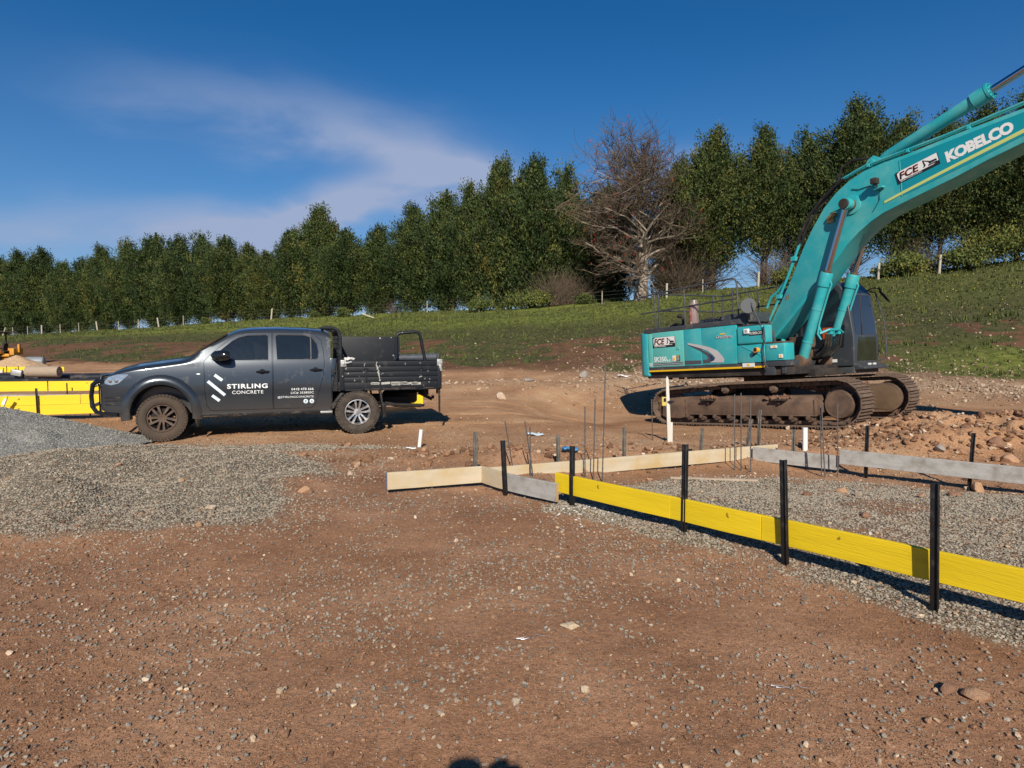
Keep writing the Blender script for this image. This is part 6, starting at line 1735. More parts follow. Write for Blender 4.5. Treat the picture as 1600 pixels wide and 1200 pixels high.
b = B(); b.tube([(1.50, -0.38, 2.02), (1.62, -0.2, 2.10), (1.62, 0.2, 2.10), (1.52, 0.5, 2.02)], 0.028, 8); b.box((1.58, -0.1, 2.06), (0.08, 0.10, 0.12)); b.box((1.58, 0.2, 2.06), (0.08, 0.10, 0.12)); b.tube([(1.52, -0.35, 2.05), (1.40, -0.3, 2.3), (1.36, -0.3, 2.45)], 0.025, 8); eu(b, 'cross_pipe', M_TEAL)
b = B(); b.box((0.85, -0.05, 1.72), (0.35, 0.5, 0.55)); b.box((0.55, 0.1, 1.6), (0.3, 0.6, 0.5)); eu(b, 'control_valve', M_RUST, bevel=0.02)
b = B(); b.tube([(0.62, -0.60, 1.40), (0.66, -0.60, 1.75), (0.74, -0.60, 1.95)], 0.05, 8); b.box((0.66, -0.60, 1.75), (0.12, 0.10, 0.14)); eu(b, 'grease_fitting', M_TEAL, bevel=0.008)
# pipes and hoses up the boom's back
b = B(); b.tube([(0.10, -0.24, 2.42), (0.30, -0.24, 2.75), (0.66, -0.24, 3.40), (0.95, -0.24, 4.0), (1.0, -0.24, 4.12)], 0.032, 8)
b.tube([(0.02, -0.18, 2.75), (0.15, -0.18, 3.00), (0.35, -0.18, 3.12), (0.55, -0.18, 3.32)], 0.030, 8)
for p in ((0.42, 2.98), (0.85, 3.80)): b.box((p[0], -0.24, p[1]), (0.10, 0.12, 0.10))
eu(b, 'boom_pipe', M_TEAL)
b = B(); b.tube([(0.98, -0.26, 4.10), (1.05, -0.27, 4.32), (1.32, -0.29, 4.70), (1.62, -0.29, 4.98), (1.95, -0.28, 5.20), (2.15, -0.28, 5.30)], 0.034, 8); b.tube([(1.95, -0.20, 5.25), (2.05, -0.2, 5.55), (2.30, -0.2, 5.66), (2.62, -0.15, 5.62), (2.75, -0.12, 5.52)], 0.028, 8); b.tube([(1.0, -0.16, 4.10), (1.1, -0.16, 4.38), (1.4, -0.16, 4.78), (1.9, -0.16, 5.2)], 0.03, 8); eu(b, 'boom_hose', M_HOSE)
for yy, zz in ((-0.28, 0.06), (-0.20, 0.055), (0.22, 0.055)):
    b = B(); b.tube([(2.10, yy, 5.30), (2.6, yy, 5.42 + zz * .3), (3.0, yy, 5.46 + zz * .3), (4.2, yy, 5.55 + zz * .5), (5.6, yy, 5.70 + zz), (5.9, yy, 5.85), (6.7, yy, 5.85), (7.0, yy, 5.7)], 0.024, 8)
    for xx in (2.7, 3.5, 4.6): b.box((xx, yy, float(np.interp(xx, [2.6, 3, 4.2, 5.6], [5.42, 5.46, 5.55, 5.7])) + .0), (0.05, 0.09, 0.07))
    eu(b, 'boom_pipe', M_TEAL)
# decals on the boom
flat_poly('deep_teal_band', [(3.36, 4.62), (3.34, 5.335), (4.5, 5.46), (5.6, 5.57), (6.6, 5.55), (6.6, 5.2), (5.46, 5.16), (4.35, 4.86)], -0.333, M_TEAL_D)
flat_poly('boom_stripe', [(3.02, 4.555), (3.03, 4.605), (3.4, 4.715), (4.35, 4.975), (5.46, 5.27), (6.2, 5.40), (6.2, 5.33), (5.46, 5.20), (4.35, 4.915), (3.4, 4.66)], -0.338, M_YEL2)
flat_text('lettering', 'KOBELCO', 4.235, 5.035, 4.235 + 1.13, 5.035 + 0.215, -0.340, M_WHT, 0.055, 0.93, math.atan2(0.235, 1.09))
fce_plate(3.315, 4.87, 0.82, 0.235, math.atan2(0.19, 0.80), -0.340)
b = B(); b.bar((3.38, -0.336, 4.62), (3.36, -0.336, 5.32), 0.012, 0.012, (0, 1, 0)); eu(b, 'weld_seam', M_TEAL_F, None)
b = B(); b.box((2.92, -0.48, 5.02), (0.12, 0.14, 0.12)); b.tube([(2.92, -0.44, 4.97), (2.93, -0.42, 4.90)], 0.02, 6); eu(b, 'boom_lamp', M_BLK, 35, 0.015)
b = B(); b.bar((2.85, -0.36, 4.87), (3.05, -0.40, 4.89), 0.10, 0.03); eu(b, 'lamp_bracket', M_TEAL, 35, 0.006)
b = B(); b.tube([(2.92, -0.36, 4.95), (2.72, -0.345, 4.99), (2.5, -0.345, 4.97), (2.35, -0.345, 5.02)], 0.008, 5); b.tube([(2.95, -0.36, 4.85), (2.93, -0.345, 4.65), (2.84, -0.345, 4.52), (2.78, -0.345, 4.44)], 0.006, 5); b.tube([(2.22, -0.36, 4.72), (2.05, -0.345, 4.66), (1.85, -0.345, 4.62)], 0.007, 5); eu(b, 'lamp_wire', M_HOSE)
b = B(); b.cyl((1.80, -0.36, 4.50), (1.98, -0.38, 4.58), 0.05, n=12); b.box((1.85, -0.35, 4.46), (0.16, 0.05, 0.10)); eu(b, 'solenoid', mat('dull_brass', (0.40, 0.28, 0.12), 0.4, metal=0.6, dirt=(0.1, .07, .05), dirt_amt=.5), 35, 0.008)
for (xx, zz, w_) in ((0.66, 2.86, 0.025), (0.72, 2.88, 0.018), (0.63, 2.84, 0.012)):
    flat_poly('rust_mark', [(xx, zz), (xx + w_, zz + 0.02), (xx + w_ * 1.4, zz + 0.12), (xx + 0.3 * w_, zz + 0.10)], -0.331, mat('rust', (0.22, 0.075, 0.03), 0.9), th=0.002)
# arm cylinder
A0 = Vector((2.72, 0, 5.50)); A1 = Vector((4.86, 0, 6.22)); d = (A1 - A0).normalized()
b = B(); b.tube([A0, A0 + d * 0.12, A0 + d * 0.24, A1 - d * 0.32], [0.08, 0.09, 0.125, 0.125], 24); b.tube([A1 - d * 0.32, A1 - d * 0.30, A1 - d * 0.06, A1 - d * 0.05], [0.13, 0.158, 0.158, 0.13], 24)
b.tube([A1 - d * 0.05, A1], [0.165, 0.165], 24)
for k in range(12):
    a = 2 * math.pi * k / 12; o_ = Vector((-d.z * math.cos(a) , math.sin(a), d.x * math.cos(a))) * 0.135; b.cyl(A1 + o_, A1 + o_ + d * 0.03, 0.016, n=6)
ac = eu(b, 'arm_cylinder', M_TEAL, 35)
b = B(); b.cyl(A1, A1 + d * 2.3, 0.068, n=20); b.done('cylinder_rod', M_ROD, ac)
b = B()
for sg in (-1, 1): b.prism([(2.42, 5.24), (2.62, 5.58), (2.74, 5.64), (2.86, 5.56), (3.05, 5.36)], sg * 0.12, sg * 0.17)
b.cyl((2.72, -0.2, 5.52), (2.72, 0.2, 5.52), 0.05, n=12); eu(b, 'cylinder_lug', M_TEAL, 35, 0.008)
# arm, linkage and bucket beyond the frame
pe = A1 + d * 2.3
b = B(); b.prism([(pe.x + .1, pe.z + .08), (pe.x - .12, pe.z + .05), (6.95, 5.45), (6.95, 5.15), (7.25, 5.0), (8.9, 3.15), (9.15, 3.2), (9.15, 3.4), (7.95, 5.6)], -0.22, 0.22); eu(b, 'arm', M_TEAL, 28, 0.018)
b = B()
bk = [(9.0, 3.2), (9.35, 3.15), (9.55, 2.75), (9.45, 2.3), (9.1, 1.95), (8.65, 1.85), (8.2, 2.05), (8.25, 2.15), (8.65, 1.98), (9.0, 2.08), (9.25, 2.4), (9.3, 2.7)]
b.prism(bk, -0.65, 0.65)
for sg in (-1, 1): b.prism([(9.0, 3.2), (9.35, 3.15), (9.55, 2.75), (9.45, 2.3), (9.1, 1.95), (8.65, 1.85), (8.2, 2.05)], sg * 0.65, sg * 0.69)
for k in range(5): b.box((8.14, -0.52 + 0.26 * k, 2.08), (0.22, 0.08, 0.05), (0, 0.4, 0))
eu(b, 'bucket', M_RUST, 30, 0.008)
b = B(); b.cyl((8.25, -0.0, 5.25), (9.25, 0, 3.75), 0.10, n=16); b.bar((9.1, .15, 3.85), (9.35, .15, 3.1), 0.05, 0.14); b.bar((9.1, -.15, 3.85), (9.35, -.15, 3.1), 0.05, 0.14); eu(b, 'bucket_linkage', M_TEAL)

EM = Matrix.Translation(exc.location) @ exc.rotation_euler.to_matrix().to_4x4() @ Euler(UPR).to_matrix().to_4x4()
# extinguisher in a plastic sleeve
ex = empty('fire_extinguisher', EM @ Vector((-1.30, -1.32, 2.47)), 0, 'red fire extinguisher in a dusty clear sleeve clipped to the excavator hand rail', 'extinguisher')
ex.rotation_euler = EM.to_3x3().to_euler()
b = B(); b.lathe([(0.075, 0.0), (0.09, 0.02), (0.09, 0.42), (0.06, 0.50), (0.03, 0.53)], (0, 0, 0), 'z', 20); b.done('cylinder', mat('extinguisher_red', (0.42, 0.03, 0.02), 0.35, coat=.5, dirt=(0.55, 0.48, 0.44), dirt_amt=0.55, dscale=7), ex)
b = B(); b.cyl((0, 0, 0.53), (0, 0, 0.60), 0.025, n=8); b.bar((-0.05, 0, 0.60), (0.09, 0, 0.62), 0.025, 0.02); b.bar((-0.03, 0, 0.57), (0.09, 0, 0.55), 0.02, 0.015); b.done('valve', M_BLKS, ex)
b = B(); b.lathe([(0.105, 0.02), (0.115, 0.10), (0.11, 0.30), (0.118, 0.46), (0.09, 0.60)], (0.03, 0.02, 0), 'z', 14); b.done('plastic_sleeve', mat('dusty_clear_plastic', (0.60, 0.55, 0.52), 0.35, trans=0.75), ex)
# ------------------------------------------------------------------ boards, pickets, bars, pipes
M_YBOARD = mat('yellow_painted_pine', (0.72, 0.520, 0.010), 0.55, var=0.20, vscale=2.5, stretch=(0.6, 9, 9), spots=((0.30, 0.19, 0.01), 9.5, 0.715), bump=0.003, bscale=14)
M_YBOARD2 = mat('yellow_formboard', (0.78, 0.56, 0.012), 0.55, var=0.10, vscale=2.5, stretch=(0.6, 8, 8), spots=((0.25, 0.17, 0.02), 5.5, 0.72))
M_LVL = mat('weathered_plywood', (0.50, 0.435, 0.32), 0.75, var=0.22, vscale=2.2, stretch=(0.8, 7, 7), dirt=(0.46, 0.34, 0.16), dirt_amt=0.5, dscale=2.2, bump=0.002, bscale=25)
M_LVLG = mat('grey_weathered_board', (0.36, 0.355, 0.34), 0.8, var=0.22, vscale=3, stretch=(0.7, 9, 9), dirt=(0.22, 0.20, 0.17), dirt_amt=0.45, dscale=6, bump=0.003, bscale=20)
M_ENDGR = mat('board_end_grain', (0.42, 0.28, 0.13), 0.8, var=0.3, vscale=20)
M_BLUE_E = mat('blue_end_paint', (0.06, 0.19, 0.42), 0.6)
M_PICK = mat('black_bitumen_steel', (0.014, 0.014, 0.015), 0.42, metal=0.3, dirt=(0.05, 0.045, 0.04), dirt_amt=0.3, dscale=12)
M_PICKO = mat('old_grey_steel', (0.11, 0.105, 0.095), 0.6, metal=0.4, var=0.3, vscale=12, dirt=(0.22, 0.19, 0.15), dirt_amt=0.5, dscale=8)
M_REBAR = mat('rebar_steel', (0.12, 0.12, 0.125), 0.5, metal=0.5, dirt=(0.16, 0.10, 0.065), dirt_amt=0.4, dscale=9)
M_PVC = mat('white_pvc', (0.78, 0.78, 0.76), 0.4)
M_TIMB = mat('pale_timber_stake', (0.60, 0.58, 0.52), 0.8, var=0.22, vscale=4, stretch=(6, 6, 1))

def board(x0, y0, x1, y1, ztop0, ztop1, hgt, m, label, grp=None, name='form_board', th=0.035, endcap=None, cat='board'):
    """plank on edge, a slight warp and rounded arrises"""
    L_ = math.hypot(x1 - x0, y1 - y0); n = max(4, int(L_ / 0.35))
    b = B(); rings = []
    g = random.Random(int(abs(x0 * 1000 + y0 * 77)))
    ph = g.uniform(0, 6)
    for k in range(n + 1):
        f = k / n; w = 0.006 * math.sin(f * 5 + ph); e = 0.003
        u = f * L_; t = th / 2
        zt = (ztop1 - ztop0) * f
        zb = zt - hgt
        rings.append([Vector((u, w - t, zb + e)), Vector((u, w - t + e, zb)), Vector((u, w + t - e, zb)), Vector((u, w + t, zb + e)), Vector((u, w + t, zt - e)), Vector((u, w + t - e, zt)), Vector((u, w - t + e, zt)), Vector((u, w - t, zt - e))])
    b.rings(rings)
    o = b.done(name, m, None, 40, loc=(x0, y0, ztop0), rot=(0, 0, math.atan2(y1 - y0, x1 - x0)))
    tag(o, label, cat, grp)
    if endcap:
        c = B(); c.box((-0.002 if endcap[1] == 0 else L_ + 0.002, 0, (0 if endcap[1] == 0 else ztop1 - ztop0) - hgt / 2), (0.005, th - 0.004, hgt - 0.006)); c.done('painted_end', endcap[0], o, None)
    return o

G1 = 'yellow boards of the near formwork edge'
board(0.44, 6.78, 1.345, 5.70, 0.315, 0.325, 0.19, M_YBOARD, 'farthest yellow board of the near edge, its knotty end beside the grey offcut board', G1)
board(1.325, 5.722, 1.875, 5.045, 0.325, 0.335, 0.19, M_YBOARD, 'second yellow board from the far end, standing either side of a tall black picket', G1)
board(1.880, 5.040, 3.75, 2.49, 0.335, 0.415, 0.19, M_YBOARD, 'longest yellow board, running out of the picture at the right', G1)
b = B(); b.box((0, 0, 0), (0.32, 0.03, 0.16)); p = Vector((1.36, 5.73, 0.235)); 
tag(b.done('joiner_cleat', M_YBOARD, None, bevel=0.003, loc=p, rot=(0, 0, math.atan2(-0.677, 0.55))), 'short yellow cleat nailed behind the joint of the near boards', 'cleat')
board(-1.335, 7.215, -0.345, 7.58, 0.23, 0.23, 0.185, M_LVL, 'short yellowish plywood board with a blue painted end, leftmost of the formwork', 'pale formwork boards', endcap=(M_BLUE_E, 0))
board(-0.335, 7.585, -0.06, 7.20, 0.228, 0.228, 0.185, M_LVL, 'short plywood piece angled back from the leftmost board to the black picket', 'pale formwork boards')
board(-0.052, 7.195, 0.445, 6.67, 0.226, 0.226, 0.185, M_LVLG, 'grey offcut board meeting the farthest yellow board', 'pale formwork boards', endcap=(M_ENDGR, 1))
board(-0.42, 8.00, 3.86, 9.86, 0.125, 0.125, 0.185, M_LVL, 'long cream plywood board along the far side of the slab bed', 'pale formwork boards')
board(3.42, 9.60, 4.28, 8.86, 0.125, 0.125, 0.19, M_LVLG, 'grey board joining the end of the long cream board at the far corner', 'pale formwork boards')
board(4.26, 8.78, 6.4, 6.95, 0.225, 0.225, 0.19, M_LVLG, 'long grey scuffed board on the far right side of the slab bed', 'pale formwork boards')

# pickets: star section with punched holes suggested as notches
def picket(x, y, ztop, m, label, lean=(0, 0), grp='steel pickets holding the formwork', r=0.020, zb=None):
    z0 = hz(x, y) if zb is None else zb
    H = ztop - z0 + 0.12
    b = B()
    for k in range(3):
        a = 2 * math.pi * k / 3 + 0.4
        b.box((math.cos(a) * r * 0.5, math.sin(a) * r * 0.5, H / 2 - 0.12), (r * 1.5, 0.006, H), (0, 0, a))
    b.box((0, 0, H / 2 - 0.12), (0.011, 0.011, H - 0.004))
    o = b.done('steel_picket', m, None, 30, bevel=0.0012, loc=(x, y, z0), rot=(lean[0], lean[1], 0))
    return tag(o, label, 'picket', grp)
picket(-0.07, 7.14, 0.585, M_PICK, 'black picket at the joint of the short plywood piece and the grey offcut', (0, -0.05), r=0.024)
picket(0.585, 6.57, 0.615, M_PICK, 'black picket nearest the far end of the yellow boards', (0, -0.0), r=0.024)
picket(1.43, 5.58, 0.785, M_PICK, 'black picket in front of the joint between the two farther yellow boards', (0, 0.0), r=0.024)
picket(1.975, 4.83, 0.79, M_PICK, 'black picket third along the yellow boards, leaning slightly left', (0, -0.045), r=0.024)
picket(2.535, 3.99, 0.80, M_PICK, 'nearest and tallest looking black picket on the yellow boards', (0, -0.035), r=0.024)
picket(-0.43, 7.70, 0.60, M_PICKO, 'grey picket behind the leftmost plywood board', (0, 0.03), r=0.024)
picket(0.585, 8.48, 0.46, M_PICKO, 'grey picket behind the left part of the long cream board', (0, -0.03), r=0.022)
picket(1.47, 8.88, 0.50, M_PICKO, 'grey picket behind the long cream board, beside the tallest rods', (0, 0), r=0.022)
picket(2.60, 9.35, 0.43, M_PICKO, 'grey picket with a white lower half behind the long cream board', (0, 0.05), r=0.022)
picket(3.41, 9.86, 0.50, M_PICKO, 'leaning grey picket behind the rod cluster at the far corner', (0, 0.14), r=0.022)
picket(3.62, 9.95, 0.62, M_PICKO, 'upright grey picket right of the leaning one at the far corner', (0, 0.03), r=0.022)
picket(3.86, 9.28, 0.42, M_PICKO, 'grey picket behind the corner board, beside the white pipe', (0, 0.0), r=0.022)
picket(4.52, 8.62, 0.55, M_PICK, 'dark picket behind the left part of the long grey board', (0, 0.0), r=0.022)
picket(5.36, 7.90, 0.56, M_PICK, 'dark picket behind the right part of the long grey board', (0, 0.04), r=0.022)
picket(0.33, 7.0, 0.20, M_PICKO, 'short stub of picket behind the grey offcut board', (0, 0), r=0.018)
# ribbed starter bars
def rod(px, py, topx, topy, label, grp, r=0.0075, m=None, dz=0.0):
    p = at(px, py); ry = ray(topx, topy); k = p.y / ry.y
    top = Vector((ry.x * k, p.y, CAMZ + ry.z * k))
    L_ = (top - p).length
    d = (top - p).normalized()
    b = B(); n = int(L_ / 0.035)
    pts = []; rs = []
    for i in range(n + 1):
        pts += [p - p + d * (L_ * (i / (n + 0.0)) * 1.0)]; rs.append(r * (1.12 if i % 2 else 0.92))
    pts = [Vector((0, 0, 0)) - d * 0.08] + pts; rs = [r] + rs
    b.tube(pts, rs, 6)
    return tag(b.done('steel_rod', m or M_REBAR, None, 50, loc=p), label, 'steel rod', grp)
GR = 'steel starter rods standing in the slab bed'
rod(803, 742, 789, 658, 'leftmost steel rod, leaning left behind the grey offcut board', GR)
rod(833, 745, 820, 658, 'leaning steel rod crossing the upright one in the left cluster', GR)
rod(829, 745, 828, 667, 'upright steel rod of the left crossing pair', GR)
rod(914, 748, 914, 635, 'shortest of the three rods in front of the long cream board', GR)
rod(927, 751, 930, 623, 'middle one of the three rods in front of the long cream board', GR)
rod(941, 754, 946, 570, 'tallest rod, rising well above the track level in the middle', GR)
rod(1148, 735, 1148, 616, 'left rod of the three at the far corner', GR)
rod(1158, 736, 1158, 614, 'middle rod of the three at the far corner', GR)
rod(1173, 738, 1173, 620, 'right rod of the three at the far corner', GR)
rod(1284, 745, 1282, 633, 'left rod of the right hand cluster, upright against its twin', GR)
rod(1289, 746, 1284, 636, 'rod touching its upright neighbour in the right hand cluster', GR)
rod(1309, 745, 1309, 632, 'rod standing alone between the two grey boards', GR)
rod(1020, 688, 1018, 624, 'thin rusty rod left of the white levelling staff', 'thin site pegs', 0.008, M_RUST)
rod(884, 778, 884, 762, 'tiny peg stub behind the yellow end board', 'thin site pegs', 0.006)
# white pipes
def pipe(px, py, tx, ty, r, label):
    p = at(px, py); ry = ray(tx, ty); k = p.y / ry.y
    top = Vector((ry.x * k, p.y, CAMZ + ry.z * k)); d = (top - p)
    b = B(); L_ = d.length; dn = d.normalized(); p0 = -dn * 0.06; 
    b.tube([p0, dn * L_, dn * L_, dn * (L_ - 0.08)], [r, r, r * 0.86, r * 0.86], 20, cap=False)
    return tag(b.done('pvc_pipe', M_PVC, None, 50, loc=p), label, 'pipe', 'white plastic pipe stubs')
pipe(655, 699, 658, 671, 0.028, 'short white plastic pipe leaning in the dirt left of the picket, below the ute tail')
pipe(1258, 704, 1258, 668, 0.036, 'upright white plastic pipe beside the near excavator track')
o = pipe(793, 571, 793, 557, 0.09, 'small white pipe stub far off on the lower bank')
# levelling stake with receiver
p = at(1046, 691)
st = empty('survey_stake', p, 0.2, 'tall white timber stake with a yellow laser receiver clamped to it', 'stake')
b = B(); b.prism([(-0.035, -0.1), (0.035, -0.1), (0.022, 1.02), (0.0, 1.07), (-0.022, 1.02)], -0.012, 0.012); o = b.done('staff', M_TIMB, st, 30, 0.002); o.rotation_euler = (0, -0.055, 0)
b = B(); b.box((0.035, 0.02, 0.14), (0.05, 0.02, 0.36)); o = b.done('brace_peg', M_TIMB, st, 30, 0.003)
b = B(); b.box((-0.12, -0.03, 0.665), (0.070, 0.05, 0.14)); rc = b.done('laser_receiver', mat('yellow_receiver', (0.62, 0.48, 0.10), 0.5), st, 30, 0.008)
b = B(); b.box((-0.115, -0.057, 0.69), (0.042, 0.004, 0.06)); b.done('receiver_screen', M_BLKS, rc)
b = B(); b.cyl((-0.05, -0.01, 0.65), (0.06, -0.01, 0.655), 0.018, n=8); b.box((0.0, -0.02, 0.65), (0.05, 0.03, 0.05)); b.done('receiver_clamp', M_BLKS, st)
# blue sheet scrap, thin laths, stuff lying about
g = random.Random(3)
def scrap(px, py, sx, sy, m, label, name='plastic_scrap', cat='plastic scrap', rz=0.3, hump=0.05):
    p = at(px, py); b = B(); n = 7; V = []
    for i in range(n):
        V.append([Vector(((i / (n - 1) - .5) * sx + g.uniform(-.1, .1) * sx / n, (j / (n - 1) - .5) * sy, hump * math.sin(i * 1.3 + j) * .5 + hump + g.uniform(0, hump * .5))) for j in range(n)])
    for i in range(n - 1):
        for j in range(n - 1): b.face([V[i][j], V[i + 1][j], V[i + 1][j + 1], V[i][j + 1]])
    bmesh.ops.remove_doubles(b.bm, verts=b.bm.verts, dist=0.001)
    me = b.mesh(name, 50); me.materials.append(m); o = link(name, me, None, p, (0.15, 0.1, rz)); md = o.modifiers.new('t', 'SOLIDIFY'); md.thickness = 0.003
    return tag(o, label, cat)
scrap(890, 712, 0.24, 0.12, mat('blue_plastic', (0.05, 0.20, 0.42), 0.5), 'crumpled blue plastic scrap in the dirt behind the long cream board')
scrap(836, 681, 0.30, 0.10, mat('clear_bottle_plastic', (0.45, 0.55, 0.62), 0.25), 'flattened pale bottle lying on the track behind the left rods', 'crushed_bottle', 'bottle', hump=0.03)
scrap(974, 617, 0.55, 0.15, M_WHT, 'white offcut lying on the far dirt left of the excavator', 'white_offcut', 'offcut', hump=0.05)
scrap(642, 702, 0.16, 0.05, M_WHT, 'small white chip beside the leaning pipe', 'white_chip', 'offcut', hump=0.015)
M_LATH = mat('dusty_lath', (0.40, 0.32, 0.24), 0.85, var=0.3, vscale=6)
p = at(1115, 751); b = B(); b.box((0, 0, 0.02), (1.05, 0.04, 0.022)); tag(b.done('timber_lath', M_LATH, None, 30, 0.003, loc=p, rot=(0.1, 0, -0.16)), 'thin pale timber lath lying on the slab gravel', 'lath')
# orange tipped peg on the bank
a_ = at(752, 556); c_ = at(790, 566); b = B(); b.tube([a_ + Vector((0, 0, 0.30)), c_ + Vector((0, 0, 0.05))], 0.03, 6); o = b.done('marker_pole', mat('dull_white_pole', (0.5, 0.48, 0.45), 0.6), None)
tag(o, 'fallen marker pole with an orange tip on the lower bank', 'pole')
b = B(); b.tube([a_ + Vector((-.25, 0, 0.33)), a_ + Vector((0.05, 0, 0.29))], 0.06, 6); b.done('orange_tip', mat('orange_tape', (0.7, 0.14, 0.04), 0.6), o)
# twisted tie wire
for (px, py, lab, rz) in ((1240, 1077, 'short twist of pale tie wire lying on the dirt at the lower right', 0.1), (835, 998, 'thin curved piece of wire on the dirt near the pale flat stone', 0.5)):
    p = at(px, py); b = B(); pts = [Vector((-0.10 + 0.02 * i, 0.012 * math.sin(i * 1.4), 0.012 + 0.006 * math.cos(i * 2.1))) for i in range(9)]
    b.tube(pts, 0.0016, 5); b.tube([v + Vector((-.02, 0.012, 0.004)) for v in pts[:5]], 0.0015, 5)
    tag(b.done('tie_wire', mat('galvanised_wire', (0.45, 0.46, 0.5), 0.4, metal=0.6), None, loc=p, rot=(0, 0, rz)), lab, 'wire')

# ---- single stones large enough to pick out
def stone_mesh(seed, sub=3, rough=0.22):
    g = np.random.default_rng(seed); bm = bmesh.new(); bmesh.ops.create_icosphere(bm, subdivisions=sub, radius=0.5)
    P = [Vector(g.normal(0, 1, 3)).normalized() for _ in range(18)]; D = [g.uniform(0.24, 0.38) for _ in P]
    for v in bm.verts:
        c = v.co.copy()
        for n_, d_ in zip(P, D):       # chip flat facets
            k = c.dot(n_) - d_
            if k > 0: c -= n_ * k * 0.92
        v.co = c * (1 + 0.05 * math.sin(9 * c.x + seed) * math.sin(8 * c.y) + g.normal(0, 0.008))
    me = bpy.data.meshes.new('stone'); bm.to_mesh(me); bm.free(); me.shade_smooth(); me.set_sharp_from_angle(angle=R(28)); return me
SM = {}
def stone(px, py, w, h, kind, label, rz=0.0, depth=None):
    cols = {'cream': (0.56, 0.45, 0.31), 'tan': (0.40, 0.24, 0.14), 'grey': (0.30, 0.28, 0.25), 'red': (0.24, 0.13, 0.08), 'pale': (0.50, 0.40, 0.30)}
    if kind not in SM: SM[kind] = mat('stone_' + kind, cols[kind], 0.9, var=0.35, vscale=3, dirt=(0.22, 0.12, 0.07), dirt_amt=0.45, dscale=4, bump=0.006, bscale=20)
    p = at(px, py)
    me = stone_mesh(int(px * 7 + py)); me.materials.append(SM[kind])
    o = link('stone', me, None, (p.x, p.y, p.z + h * 0.22), (0.2, 0.1, rz + px)); o.rotation_euler = (random.Random(px).uniform(-.3, .3), 0.1, rz)
    o.scale = (w, depth or w * 0.7, h)
    return tag(o, label, 'stone', 'stones lying on the site')
stone(478, 770, 0.19, 0.13, 'tan', 'orange tan block at the right edge of the gravel spread', 0.3)
stone(547, 742, 0.09, 0.10, 'pale', 'small pale stone above the orange tan block', 0.6)
stone(893, 981, 0.135, 0.045, 'cream', 'flat cream stone in the middle of the foreground dirt', 0.05)
stone(915, 1083, 0.062, 0.05, 'cream', 'rounded yellowish stone near the bottom of the picture, right of centre', 0.4)
stone(437, 1083, 0.05, 0.05, 'cream', 'small white cream stone at the lower left of centre', 0.2)
stone(806, 1101, 0.075, 0.045, 'pale', 'pinkish pale stone just left of the rounded yellowish one', 1.0)
stone(1525, 1090, 0.19, 0.055, 'tan', 'big half buried pale rock at the lower right', 0.1)
stone(1480, 1082, 0.10, 0.09, 'red', 'reddish rock touching the left of the big half buried one', 0.9)
stone(1450, 1130, 0.06, 0.05, 'tan', 'tan lump below the reddish rock at the lower right', 0.9)
stone(285, 761, 0.09, 0.06, 'tan', 'orange stone on the middle of the gravel spread', 0.2)
stone(330, 797, 0.12, 0.08, 'pale', 'pale stone on the lower right of the gravel spread', 0.7)
stone(310, 822, 0.10, 0.06, 'tan', 'flat tan stone near the front edge of the gravel spread', 0.1)
stone(184, 728, 0.10, 0.06, 'tan', 'small tan stone where the pile meets the spread', 0.4)
stone(1485, 662, 0.26, 0.22, 'tan', 'brown rock on top of the soil heap at the right', 0.2)
stone(1560, 676, 0.36, 0.24, 'red', 'biggest reddish rock in the soil heap, near the right edge', 0.5)
stone(1530, 712, 0.26, 0.20, 'tan', 'tan boulder behind the right hand dark picket', 0.9)
stone(1577, 722, 0.34, 0.20, 'tan', 'tan boulder above the long grey board at the right edge', 0.1)
stone(1470, 690, 0.22, 0.16, 'grey', 'greyish rock mid slope of the soil heap', 0.6)
stone(1318, 770, 0.17, 0.12, 'tan', 'tan rock on the slab gravel below the lone rod', 0.3)
stone(1340, 776, 0.13, 0.13, 'pale', 'paler rock beside the tan one on the slab gravel', 1.3)
stone(1262, 775, 0.14, 0.09, 'red', 'reddish lump on the slab gravel left of the tan rocks', 0.8)
stone(1440, 778, 0.12, 0.10, 'tan', 'orange rock on the slab gravel near the far edge, right side', 0.4)
stone(1353, 808, 0.15, 0.07, 'red', 'flat reddish rock in the middle of the slab gravel', 0.1)
stone(1492, 775, 0.22, 0.09, 'red', 'flat brown slab of rock against the long grey board', 0.0)
stone(1231, 672, 0.13, 0.13, 'pale', 'round pale cobble in front of the near track', 0.4)
stone(1271, 676, 0.14, 0.11, 'tan', 'tan cobble by the white pipe in front of the track', 0.1)
stone(912, 614, 0.55, 0.40, 'grey', 'round grey boulder on the low bank beyond the site track', 0.2)
stone(783, 623, 0.40, 0.30, 'pale', 'pale boulder on the low bank, left of the round grey one', 0.6)
stone(826, 617, 0.55, 0.25, 'grey', 'broad grey rock between the two round boulders', 0.2)
stone(1430, 462, 0.5, 0.4, 'pale', 'pale rock on the grassy bank right of the cab', 0.2)
stone(1548, 515, 0.35, 0.35, 'cream', 'cream rock on the upper bank near the right edge', 0.2)
stone(640, 738, 0.11, 0.09, 'tan', 'tan lump of soil behind the leftmost plywood board', 0.2)
stone(664, 706, 0.12, 0.10, 'tan', 'tan lump beside the leaning white pipe', 0.2)

